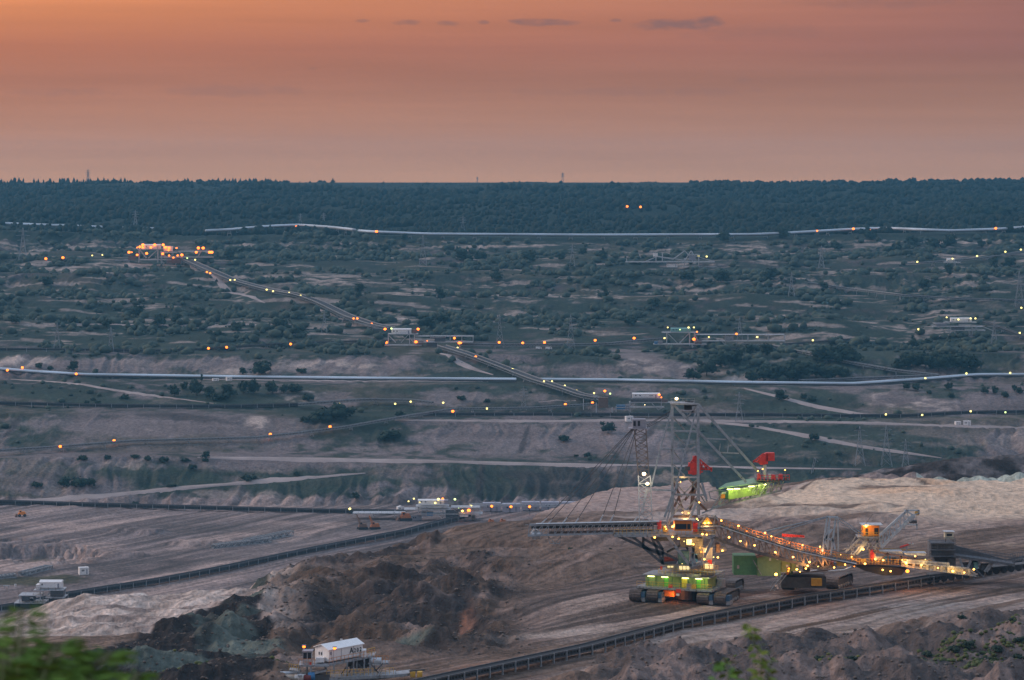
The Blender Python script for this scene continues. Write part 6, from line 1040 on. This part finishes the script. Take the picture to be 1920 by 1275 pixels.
# ================================================================ THE BELT WAGON (tripper) beyond
T = Frame(648, 1690, 1092, 'belt_wagon', 'belt wagon with orange cab on tall legs, raised lattice crane boom and lit deck', 'belt wagon', z=ZC-92.6)
T.part('deck', slant(T, 1586, 1058, 1745, 1061, 3, -1, -2, 5), RUST)
mb = MB(); mb.prism([T.p(1596, 1058, 0), T.p(1700, 1066, 0), T.p(1690, 1079, 0), T.p(1655, 1079, 0), T.p(1620, 1070, 0)], (0, 5, 0)); T.part('hull', mb, mat('black_steel', (.03, .03, .035)))
cab(T, 1617.5, 1648.5, 985, 1004.5, 0, 3.0, [(.16, .32, .05, .72), (.70, .95, .18, .75)]); S_ = T.lamp(1624, 986.5, -.5, 'a', 2.4); T.light(1624, 988, -1.5, 420, (1, .60, .15))
mb = MB(); a = T.p(1608, 1007, 0); b = T.p(1652, 1007, 0); mb.box((a+b)/2+Vector((0, 1.5, 0)), (b.x-a.x, 5, .3)); pf = T.part('cab_platform', mb, STEEL); mb = MB(); rail(mb, a+Vector((0, -1, .1)), b+Vector((0, -1, .1)), 9, 1.1, .08); T.part('railing', mb, YELLOW, pf)
for lst in ([(1626, 1009, 1598, 1042)], [(1630, 1010, 1606, 1040)], [(1641, 1009, 1652, 1026)], [(1646, 1009, 1640, 1030)], [(1612, 1010, 1585, 1035)]): beams(T, 'leg', lst, TT, .42, (0, 4))
beams(T, 'leg_bracing', [(1612, 1010, 1640, 1026), (1600, 1020, 1625, 1022), (1590, 1022, 1606, 1040), (1608, 1012, 1595, 1040), (1640, 1010, 1625, 1030), (1580, 1030, 1612, 1022), (1604, 1006, 1588, 1034)], STEEL, .22, (0, 4))
mb = MB()
for q in (-1.4, 1.4):
    U0, U1, L0, L1 = T.p(1649, 1004, q), T.p(1700, 958, q), T.p(1652, 1027, q), T.p(1712, 966, q); mb.beam(U0, U1, .55); mb.beam(L0, L1, .62); n = 8
    for i in range(n+1):
        a = U0.lerp(U1, i/n); b = L0.lerp(L1, i/n); mb.beam(a, b, .16)
        if i < n: mb.beam(b, U0.lerp(U1, (i+1)/n), .16)
for i in range(9): mb.beam(T.p(1649+i*6.3, 1004-5.75*i, -1.4), T.p(1649+i*6.3, 1004-5.75*i, 1.4), .14)
bm_ = T.part('crane_boom', mb, GT); beams(T, 'boom_head', [(1696, 957, 1723, 957), (1712, 966, 1723, 962), (1723, 956, 1723, 964), (1700, 958, 1712, 966), (1697, 983, 1720, 984), (1697, 983, 1695, 991), (1719, 982, 1719, 992), (1697, 983, 1713, 967), (1706, 978, 1716, 968)], GT, .34, (-1.4, 1.4), parent=bm_)
mb = MB(); q = T.p(1720, 962, -1.5); mb.tube(q, q+Vector((0, .5, 0)), .55, 14); T.part('pulley', mb, YELLOW, bm_); mb = MB(); [mb.beam(T.p(x, 966, 0), T.p(x, 983, 0), .07) for x in (1716, 1719, 1713)]; T.part('hoist_rope', mb, DARK, bm_); mb = MB(); mb.box(T.p(1712, 978, 0), (1.6, 1.6, .6)); T.part('hook_block', mb, DARK, bm_)
beams(T, 'boom_stay', [(1697, 958, 1636, 964), (1636, 964, 1610, 1002)], DARK, .08, (-1, 1)); beams(T, 'boom_stay', [(1684, 972, 1648, 1000)], TT, .12, (0,))
for (x0, x1, y0, y1, m_, nm) in ((1658, 1670, 1043, 1051, BLUEP, 'blue_tank'), (1640, 1654, 1042, 1050, LSTEEL, 'motor'), (1672, 1680, 1045, 1052, DARK, 'motor'), (1688, 1704, 1046, 1056, GREYP, 'machine_house'), (1650, 1690, 1033, 1036, LSTEEL, 'pale_roof'), (1694, 1734, 1036, 1040, LSTEEL, 'pale_roof'), (1684, 1692, 1052, 1058, REDP, 'motor'), (1612, 1624, 1048, 1058, YELLOW, 'motor'), (1630, 1636, 1030, 1050, RUST, 'frame_post'), (1600, 1612, 1046, 1057, RUST, 'machinery')):
    a = T.p(x0, y1, 1); b = T.p(x1, y0, 1); mb = MB()
    if 'tank' in nm or nm == 'motor': mb.tube((a.x, a.y, (a.z+b.z)/2), (b.x, a.y, (a.z+b.z)/2), (b.z-a.z)/2, 12); mb.box(((a.x+b.x)/2, a.y, a.z+.1), ((b.x-a.x)*.7, 1, .3))
    else: mb.box((a+b)/2, (b.x-a.x, 3, b.z-a.z)); mb.box(((a.x+b.x)/2, a.y, b.z+.05), ((b.x-a.x)+.3, 3.3, .1))
    T.part(nm, mb, m_)
mb = MB(); mb.beam(T.p(1635, 1052, -1), T.p(1635, 1031, -1), .45); mb.box(T.p(1635, 1042, -1), (.8, .5, 1.6)); T.part('red_signal_post', mb, REDP)
redframe(T, 'red_jib', [(1687, 1026, 1710, 1019)], .35, (2,)); mb = MB(); mb.beam(T.p(1700, 1060, 2), T.p(1700, 1021, 2), .2); mb.box(T.p(1708, 1019.5, 2), (1.2, 1, .3)); T.part('jib_post', mb, STEEL)
mb = MB(); rail(mb, T.p(1587, 1057, -1.5), T.p(1745, 1060, -2), 26, 1.2, .1); rail(mb, T.p(1640, 1036, 3), T.p(1735, 1042, 3), 14, 1.1, .1); T.part('railing', mb, YELLOW)
beams(T, 'deck_truss', [(1640, 1034, 1740, 1052), (1645, 1056, 1665, 1036), (1680, 1058, 1690, 1042), (1700, 1060, 1716, 1046), (1640, 1034, 1640, 1056), (1665, 1038, 1665, 1056), (1690, 1043, 1690, 1058)], RUST, .3, (-1, 3))
# discharge table: long pale framed conveyor sloping down to the right
dt = beams(T, 'feed_table', [(1690, 1053, 1816, 1066), (1690, 1060, 1834, 1080), (1816, 1066, 1834, 1080), (1700, 1050, 1780, 1057)], STEEL, .45, (-2, 2))
mb = MB(); [mb.beam(T.p(x, 1054+(x-1690)*.1, -2.1), T.p(x, 1061+(x-1690)*.14, -2.1), .5) for x in range(1700, 1822, 13)]; T.part('panel_post', mb, mat('cream_paint', (.50, .46, .34)), dt)
mb = MB(); mb.prism([T.p(1690, 1052, -1.7), T.p(1816, 1066, -1.7), T.p(1830, 1078, -1.7), T.p(1690, 1060, -1.7)], (0, .1, 0)); T.part('side_plate', mb, mat('cream_paint', (.50, .46, .34)), dt); mb = MB(); mb.prism([T.p(1690, 1052, -1.4), T.p(1816, 1066, -1.4), T.p(1816, 1066, 2), T.p(1690, 1052, 2)], (0, 0, .2)); T.part('belt', mb, RUBBER, dt)
for (x, y, k, r) in ((1618.5, 1030, 'a', 2.0), (1641, 1048.5, 'a', 1.8), (1656, 1050.5, 'a', 1.8), (1698.6, 1056, 'a', 2.0), (1727.5, 1059.5, 'a', 1.7), (1758.5, 1065, 'a', 1.6), (1655, 1068.5, 'a', 1.7), (1670, 1071, 'a', 1.8), (1701.5, 1071, 'o', 3.6), (1786.5, 1071, 'a', 2.4), (1808, 1073.5, 'a', 1.6), (1826, 1067.5, 'a', 1.9), (1716, 1042.8, 'a', 1.6), (1585, 1058.5, 'a', 1.9), (1622, 1057, 'a', 2.1), (1597, 1044, 'a', 1.5), (1576, 1040, 'a', 1.0), (1602, 1062, 'o', 1.2), (1735, 1049, 'y', 1.0), (1692, 1050, 'a', 1.1)): T.lamp(x, y, -2.8, k, r)
for (x, y, d, e, c_) in ((1618, 1032, -1, 500, (1, .5, .14)), (1645, 1046, -1.5, 600, (1, .5, .14)), (1600, 1052, -2, 600, (1, .42, .12)), (1700, 1052, -3, 500, (1, .5, .14)), (1701, 1073, -4, 700, (1, .3, .06)), (1735, 1058, -4, 450, (1, .6, .2)), (1790, 1068, -4.5, 600, (1, .6, .2)), (1660, 1072, -2, 300, (1, .5, .12)), (1580, 1048, -2, 600, (1, .45, .12))): T.light(x, y, d, e, c_)
# ================================================================ THE GREY HOPPER CAR on the belt
H = Frame(655, 1800, 1090, 'hopper_car', 'dark grey unlit hopper car with pale cab and sloping deck riding the foreground belt', 'hopper car', z=ZC-92.4)
HG = mat('dull_grey_steel', (.13, .14, .16), .7, .1, rust=.1)
a = H.p(1746, 1043, 0); b = H.p(1789, 1018, 0); mb = MB(); mb.prism([(a.x, a.y, a.z), (b.x, a.y, a.z), (b.x, a.y, b.z), (a.x, a.y, b.z)], (0, 6, 0)); ho = H.part('hopper_tower', mb, HG)
mb = MB(); mb.prism([H.p(1750, 1043, .5), H.p(1784, 1043, .5), H.p(1780, 1058, 1.5), H.p(1755, 1058, 1.5)], (0, 4, 0)); H.part('chute', mb, DARK, ho)
for y in (1018, 1031, 1043): mb = MB(); rail(mb, H.p(1743, y, -1), H.p(1791, y, -1), 22, 1.2, .1); q = H.p(1743, y, -1); e = H.p(1791, y, -1); mb.box((q+e)/2, (e.x-q.x, 1.6, .14)); H.part('gallery', mb, HG, ho)
mb = MB(); [mb.box(H.p(x, 1026, -.05), (1.2, .12, 1.1)) for x in (1752, 1764)]; H.part('opening', mb, GLASSD, ho)
mb = MB(); a = H.p(1772, 1011, 1); b = H.p(1788, 998, 1); mb.box((a+b)/2+Vector((0, 1, 0)), (b.x-a.x, 2, b.z-a.z)); cb3 = H.part('cab', mb, mat('cream_paint', (.50, .46, .34))); mb = MB(); mb.box(((a.x+b.x)/2, a.y+1, b.z+.1), (b.x-a.x+.5, 2.6, .16)); H.part('roof', mb, LSTEEL, cb3); mb = MB(); mb.box(H.p(1780, 1003, .95), (1.2, .08, .5)); H.part('window', mb, GLASSD, cb3); beams(H, 'cab_post', [(1773, 1011, 1773, 1019), (1787, 1011, 1787, 1019)], HG, .2, (1, 3))
dk_ = H.part('sloping_deck', slant(H, 1787, 1045, 1903, 1062, 4.5, 0, -2, 5), HG); mb = MB(); rail(mb, H.p(1788, 1040, -.2), H.p(1903, 1057, -2.2), 46, 1.4, .1); rail(mb, H.p(1788, 1036, 5), H.p(1903, 1052, 3), 46, 1.4, .1); H.part('railing', mb, HG, dk_)
mb = MB(); mb.prism([H.p(1789, 1022, 5), H.p(1903, 1054, 4), H.p(1903, 1057, 4), H.p(1789, 1044, 5)], (0, .4, 0)); H.part('mesh_screen', mb, HG, dk_)
for x0, y0, x1, y1 in ((1799, 1046, 1806, 1066), (1821, 1049, 1814, 1066), (1862, 1054, 1850, 1072), (1858, 1054, 1846, 1072), (1836, 1050, 1836, 1060)): beams(H, 'leg', [(x0, y0, x1, y1)], STEEL, .5, (0, 4))
for (x0, x1, y0, y1, m_, nm) in ((1824, 1832, 1053, 1065, TEALP, 'cabinet'), (1805, 1822, 1056, 1066, DARK, 'machine_house'), (1838, 1858, 1058, 1068, DARK, 'machine_house'), (1775, 1790, 1045, 1060, DARK, 'machine_house')): a = H.p(x0, y1, 2); b = H.p(x1, y0, 2); mb = MB(); mb.box((a+b)/2, (b.x-a.x, 3, b.z-a.z)); mb.box(((a.x+b.x)/2, a.y, b.z), (b.x-a.x+.3, 3.2, .12)); H.part(nm, mb, m_)
mb = MB(); a = H.p(1740, 1080, 2); b = H.p(1930, 1058, 6); mb.beam(a, b, 3, 1.0); un = H.part('underframe', mb, DARK)
for i in range(14):
    t = i/13; mb = MB(); q = H.p(1742+t*182, 1089-t*26, 0+t*4); mb.tube(q, q+Vector((0, .6, 0)), .75, 12); H.part('wheel', mb, mat('black_steel', (.03, .03, .035)), un)
mb = MB(); mb.beam(H.p(1828, 1066, -1), H.p(1846, 1084, -2), .5, .2); H.part('stair', mb, HG)
mb = MB(); rail(mb, H.p(1895, 1054, 3), H.p(1990, 1042, 10), 30, 2.0, .12); H.part('end_railing', mb, HG)
# ================================================================ DRIVE STATION A202 in the foreground
A = Frame(517, 640, 1296, 'drive_station', 'drive station in front with white house lettered A202 on a sloping deck', 'drive station', 'drive stations')
def wallbox(fr, nm, m, x0, y0b, x1, y1b, hpx, d0, d1, back, parent=None): return fr.part(nm, slant(fr, x0, y0b, x1, y1b, hpx, d0, d1, back), m, parent)
# long wall runs right and away; gable end faces left front
a = A.p(617, 1241, -1); b = A.p(680, 1229, 5.5); hgt = 2.15; bk = Vector((-2.75, 2.9, 0)); mb = MB(); z = Vector((0, 0, hgt)); ap = bk*.5+Vector((0, 0, .75))
V = [a, b, b+bk, a+bk, a+z, b+z, b+bk+z, a+bk+z, a+z+ap, b+z+ap]
mb.add(V, [(0, 1, 5, 4), (2, 3, 7, 6), (0, 4, 8, 7, 3), (1, 2, 6, 9, 5), (0, 3, 2, 1)]); ah = A.part('control_house', mb, WHITE)
mb = MB(); o1 = Vector((0, 0, .12)); e = (b-a).normalized()*.3; f0 = Vector((.12, -.12, -.08)); mb.prism([a+z-e+f0, b+z+e+f0, b+z+ap+e, a+z+ap-e], o1); mb.prism([a+z+ap-e, b+z+ap+e, b+bk+z+e-f0, a+bk+z-e-f0], o1); A.part('roof', mb, mat('white_roof_sheet', (.80, .82, .84), .5, var=.05), ah)
wall_rz = math.atan2((b-a).y, (b-a).x)
n_ = (b-a).normalized().cross(Vector((0, 0, 1))).normalized()
def onwall(t, h, off=.06): q = a.lerp(b, t)+n_*off; q.z = a.z+(b.z-a.z)*t+h; return q
# the letters climb with the wall
for i, (ch, sz) in enumerate((('A', 1.35), ('2', 1.0), ('0', 1.0), ('2', 1.0))): lettering(ch, sz*1.05, BLACKP, ah, onwall(.605+[0, .125, .212, .299][i], .85+(.03 if i else 0)), wall_rz, name='letter')
mb = MB(); ln = (b-a).length
for t in (.08, .36, .72): q = onwall(t, 1.05, .02); mb.box(q, (.06, .06, 2.0), wall_rz)
A.part('wall_seam', mb, GREYP, ah); mb = MB(); q = onwall(.05, 1.5, .05); mb.box(q, (.5, .08, .5), wall_rz); A.part('vent', mb, GREYP, ah)
en = bk.normalized(); erz = math.atan2(en.y, en.x); nn = Vector((-en.y, en.x, 0))*(-1)
nn = nn if nn.y < 0 else -nn
def onend(t, h, off=.05): q = a+bk*t+nn*off; q.z = a.z+h; return q
for t in (.52, .68): mb = MB(); mb.box(onend(t, 1.25), (.30, .08, .52), erz); A.part('window', mb, GLASSD, ah)
mb = MB(); mb.box(onend(.60, .95, .03), (.95, .06, 1.7), erz); A.part('door', mb, mat('white_door', (.7, .71, .72), var=.04), ah)
for i in range(4): mb = MB(); q = A.p(621+i*4, 1209-i*.8, 3)+Vector((0, 0, .0)); mb.tube(q-Vector((0, 0, .4)), q+Vector((0, 0, .12)), .14, 8); mb.box(q+Vector((0, 0, .16)), (.4, .4, .18)); A.part('roof_vent', mb, WHITE, ah)
mb = MB(); q = A.p(600, 1236, -1.5); mb.box(q+Vector((0, 1, -.2)), (1.5, 1.8, .8)); A.part('white_cabinet', mb, WHITE); mb = MB(); mb.box(A.p(682, 1225, 5)+Vector((0, .5, 0)), (.8, 2, 1.3)); A.part('annex', mb, WHITE)
# small glazed cab at the left
x0, x1, y0, y1 = 568, 585, 1222, 1247; p0 = A.p(x0, y1, -2.5); p1 = A.p(x1, y0, -2.5); mb = MB(); mb.box((p0+p1)/2+Vector((0, 1, 0)), (p1.x-p0.x, 2, p1.z-p0.z)); cc = A.part('operator_cab', mb, mat('pale_grey_paint', (.42, .44, .47))); mb = MB(); mb.box(((p0.x+p1.x)/2, p0.y+1, p1.z+.08), (p1.x-p0.x+.3, 2.3, .12)); A.part('roof', mb, GREYP, cc)
for t in (.24, .72): mb = MB(); mb.box((p0.x+(p1.x-p0.x)*t, p0.y-.03, p0.z+(p1.z-p0.z)*.70), ((p1.x-p0.x)*.38, .08, (p1.z-p0.z)*.46)); A.part('window', mb, GLASSD, cc)
mb = MB(); mb.box((p1.x+.03, p0.y+1, p0.z+(p1.z-p0.z)*.70), (.08, 1.5, (p1.z-p0.z)*.46)); A.part('window', mb, GLASSD, cc); mb = MB(); mb.box(A.p(582, 1244, -2.6), (.35, .1, .45)); A.part('red_sign', mb, REDP, cc)
# decks
def plank(nm, x0, y0, x1, y1, d0, d1, dw, th, m, parent=None): mb = MB(); q0, q1 = A.p(x0, y0, d0), A.p(x1, y1, d1); v = Vector((0, dw, 0)); mb.prism([q0, q1, q1+v, q0+v], (0, 0, -th)); return A.part(nm, mb, m, parent)
d1_ = plank('upper_deck', 617, 1246, 703, 1229, -2.4, 6.5, 4.5, .3, STEEL); plank('cab_deck', 559, 1247, 617, 1248, -3.4, -3, 4.5, .28, STEEL); plank('side_deck', 590, 1262, 612, 1256, -4, -3.2, 2.4, .25, STEEL); plank('lower_deck', 610, 1272, 740, 1265, -3, 5, 5, .5, STEEL); plank('left_step_deck', 542, 1256, 562, 1258, -4, -3.6, 2.5, .3, STEEL); plank('tail_deck', 690, 1243, 729, 1243, 5, 8, 3, .25, STEEL); plank('belt_deck', 620, 1280, 768, 1262, -3, 10, 4, .5, STEEL)
mb = MB(); rail(mb, A.p(617, 1246, -2.4), A.p(703, 1229, 6.5), 12, 1.1, .07); rail(mb, A.p(560, 1247, -3.4), A.p(590, 1247, -3.4), 5, 1.1, .07); rail(mb, A.p(700, 1243, 5), A.p(728, 1243, 8), 5, 1.3, .07); A.part('railing', mb, mat('orange_railing_paint', (.55, .22, .06)))
mb = MB(); rail(mb, A.p(612, 1270, -3), A.p(738, 1264, 5), 16, 1.2, .07); rail(mb, A.p(542, 1256, -4), A.p(560, 1258, -3.6), 4, 1.1, .07); rail(mb, A.p(686, 1232, 6.5), A.p(703, 1228, 7.5), 3, 1.4, .08); A.part('railing', mb, YELLOW)
for x, y0, y1, d in ((583, 1249, 1270, -3), (560, 1249, 1272, -3), (576, 1249, 1270, 0), (626, 1246, 1262, -2), (651, 1241, 1268, 1), (663, 1238, 1266, 2), (669, 1238, 1266, 3.5), (683, 1236, 1262, 4), (694, 1233, 1268, 5.5), (702, 1233, 1258, 8)):
    mb = MB(); mb.beam(A.p(x, y0, d), A.p(x, y1, d), .28); A.part('leg', mb, STEEL)
beams(A, 'bracing', [(654, 1262, 662, 1244), (672, 1246, 684, 1258), (704, 1258, 718, 1244), (614, 1258, 606, 1246), (640, 1264, 651, 1248), (696, 1246, 710, 1262)], DARK, .2, (2,)); beams(A, 'ladder', [(705, 1270, 718, 1244), (709, 1270, 722, 1244)], STEEL, .12, (3,))
for nm, m_, x, y, dd, r, l in (('drum', DARK, 672, 1240, 7, 1.0, 4), ('motor', LSTEEL, 706, 1239, 6, .62, 1.8), ('motor', WHITE, 513, 1271, -2, .55, 2.0), ('motor', mat('beige_paint', (.42, .38, .33)), 542, 1271, -3, .6, 3.2), ('motor', WHITE, 563, 1270, -3, .62, 2.0), ('motor', BLUEP, 585, 1268, -3, .75, 1.2), ('motor', mat('dark_red_paint', (.16, .03, .03)), 577, 1271, -3.4, .6, 1.2), ('motor', LSTEEL, 541, 1263, -1, .4, 3), ('barrel', LSTEEL, 563, 1266, -4, .25, .6)):
    mb = MB(); q = A.p(x, y, dd); mb.tube(q-Vector((l/2, 0, 0)), q+Vector((l/2, 0, 0)), r, 14); mb.tube(q-Vector((l/2+.12, 0, 0)), q-Vector((l/2, 0, 0)), r*.8, 14); mb.box(q-Vector((0, 0, r)), (l*.8, r*1.4, .3)); A.part(nm, mb, m_)
mb = MB(); mb.beam(A.p(518, 1268, -2), A.p(600, 1262, -1), 2.4, .5); mb.box(A.p(600, 1272, -2), (3.4, 3, 1.8)); A.part('base_frame', mb, DARK)
for x in (774, 787): mb = MB(); q = A.p(x, 1264, 10.5); mb.box(q, (.95, 1.2, 1.05)); mb.tube(q+Vector((0, -.6, .1)), q+Vector((0, -.9, .1)), .45, 10); A.part('yellow_gearbox', mb, YELLOW)
mb = MB(); mb.beam(A.p(768, 1258, 10), A.p(796, 1256, 12), .3); A.part('cross_beam', mb, DARK)
for x, y, d, k in ((570, 1212.5, -3, 'o'), (627.5, 1215.5, -2, 'o')):
    A.lamp(x, y, d, k, 3.0); mb = MB(); mb.beam(A.p(x-2, y, d+.4), A.p(x-2, 1246, d+.4), .08); q = A.p(x, y-2.6, d); mb.box(q, (.75, .5, .12)); A.part('lamp_post', mb, GREYP)
for x, y in ((640, 1199), (697, 1202), (711, 1211)):
    P = G(x, y+14, True); fm = Frame(P.y, x, y+14, 'flood_light', {640: 'small pale floodlight on a pole behind the A202 house, left of three', 697: 'small pale floodlight on a pole behind the A202 house, middle of three', 711: 'small pale floodlight on a pole behind the A202 house, right of three'}[x], 'floodlight', 'floodlights behind the A202 house'); mb = MB(); mb.beam(fm.p(x, y+14), fm.p(x, y), .06); fm.part('pole', mb, mat('brown_steel', (.16, .13, .12))); mb = MB(); mb.box(fm.p(x, y), (.45, .3, .22)); fm.part('lamp_head', mb, WHITE)
# ================================================================ NEAR PLANTS at the rim, out of focus
def leafspray(fr_name, label, D, stems, m, seed, leaf=.05, n_leaf=16, cat='shrub', feather=False):
    rs = np.random.RandomState(seed); base = W(stems[0][0][0], stems[0][0][1], D); base.z -= 1.0
    root = empty(fr_name, base, label, cat)
    sm = MB(); lm = MB()
    for st in stems:
        pts = [W(x, y, D+(i*.12 if True else 0)+rs.randn()*.05)-base for i, (x, y) in enumerate(st)]
        pts = [pts[0]-Vector((0, 0, .8))]+pts
        for i in range(len(pts)-1): sm.tube(pts[i], pts[i+1], .003*(1-i/len(pts))+.0012, 6, .003*(1-(i+1)/len(pts))+.0012)
        tot = resample([p_ for p_ in pts[1:]], .012 if feather else .03)
        for k, p_ in enumerate(tot):
            for j in range(n_leaf//5 if not feather else 4):
                az = rs.rand()*6.283 if not feather else (0.35 if j % 2 else math.pi-.35)+rs.randn()*.35; el = rs.uniform(-.4, .5) if not feather else rs.uniform(-.2, .35)
                d = Vector((math.cos(az)*math.cos(el), math.sin(az)*math.cos(el)*.8, math.sin(el))); t_ = k/max(1, len(tot)); l = leaf*(.6+.7*rs.rand())*(1.15-(.35 if feather else .55)*t_)
                s = d.cross(Vector((0, 0, 1))).normalized(); up = s.cross(d); w_ = l*(.30 if not feather else .085); stalk = p_+d*l*.25
                sm.beam(p_, stalk, .0015)
                q = [stalk, stalk+d*l*.35+s*w_-up*.1*l, stalk+d*l*.75+s*w_*.7-up*.16*l, stalk+d*l-up*.28*l, stalk+d*l*.75-s*w_*.7-up*.16*l, stalk+d*l*.35-s*w_-up*.1*l]
                tw = rs.uniform(-.9, .9); R3 = Matrix.Rotation(tw, 3, d); q = [stalk+R3@(v_-stalk) for v_ in q]
                lm.add(q, [(0, 1, 2, 3), (0, 3, 4, 5)])
    sm.build('stem', mat('green_stem', (.07, .10, .03), .8), root); lm.build('leaves', m, root); return root
leafspray('sapling', 'slender green sapling with heart shaped leaves at the bottom right of centre', 11, [[(1424, 1300), (1428, 1262), (1422, 1225), (1410, 1195), (1406, 1172)], [(1420, 1300), (1440, 1262), (1448, 1240)]], foliage('sapling_leaves', (.13, .19, .035)), 3, .046, 20)
leafspray('shrub', 'blurred green leafy tips left of the slender sapling', 10, [[(1360, 1310), (1366, 1270), (1362, 1236)], [(1352, 1310), (1342, 1275)]], F_NEAR, 5, .045, 16)
leafspray('shrub', 'blurred feathery green shoot at the left picture edge', 6.5, [[(30, 1320), (34, 1260), (36, 1205), (40, 1160), (41, 1140)], [(0, 1320), (6, 1250), (10, 1200)]], F_NEAR, 7, .06, 16, feather=True)
leafspray('shrub', 'blurred dark green leafy branches in the bottom left corner', 6.5, [[(60, 1320), (85, 1260), (100, 1225), (108, 1205)], [(120, 1330), (160, 1262), (190, 1240), (208, 1222)], [(70, 1330), (120, 1262), (125, 1235)], [(20, 1330), (50, 1275), (70, 1250)], [(150, 1330), (130, 1290), (90, 1268)], [(200, 1330), (170, 1280), (150, 1266)], [(0, 1320), (20, 1270), (30, 1240)], [(90, 1330), (70, 1290), (40, 1268)]], F_NEAR, 9, .06, 24, feather=True)
leafspray('shrub', 'blurred low green leaf tips on the bottom picture edge', 7, [[(236, 1330), (246, 1283), (258, 1262)], [(220, 1330), (236, 1280)]], F_NEAR, 12, .05, 16, feather=True)
# ---------------------------------------------------------------- evening haze
hb = MB().box((0, 2950, ZC-60), (3900, 6300, 290)); hm = bpy.data.materials.new('evening_air'); hm.use_nodes = True; nt = hm.node_tree
for n in list(nt.nodes):
    if n.type == 'BSDF_PRINCIPLED': nt.nodes.remove(n)
pv = N(nt, 'ShaderNodeVolumePrincipled'); pv.inputs['Color'].default_value = (.15, .50, .78, 1); pv.inputs['Density'].default_value = 0.85e-4; pv.inputs['Anisotropy'].default_value = .2
nt.links.new(pv.outputs[0], [n for n in nt.nodes if n.type == 'OUTPUT_MATERIAL'][0].inputs['Volume'])
hz = hb.build('haze', hm); tag(hz, kind='stuff')
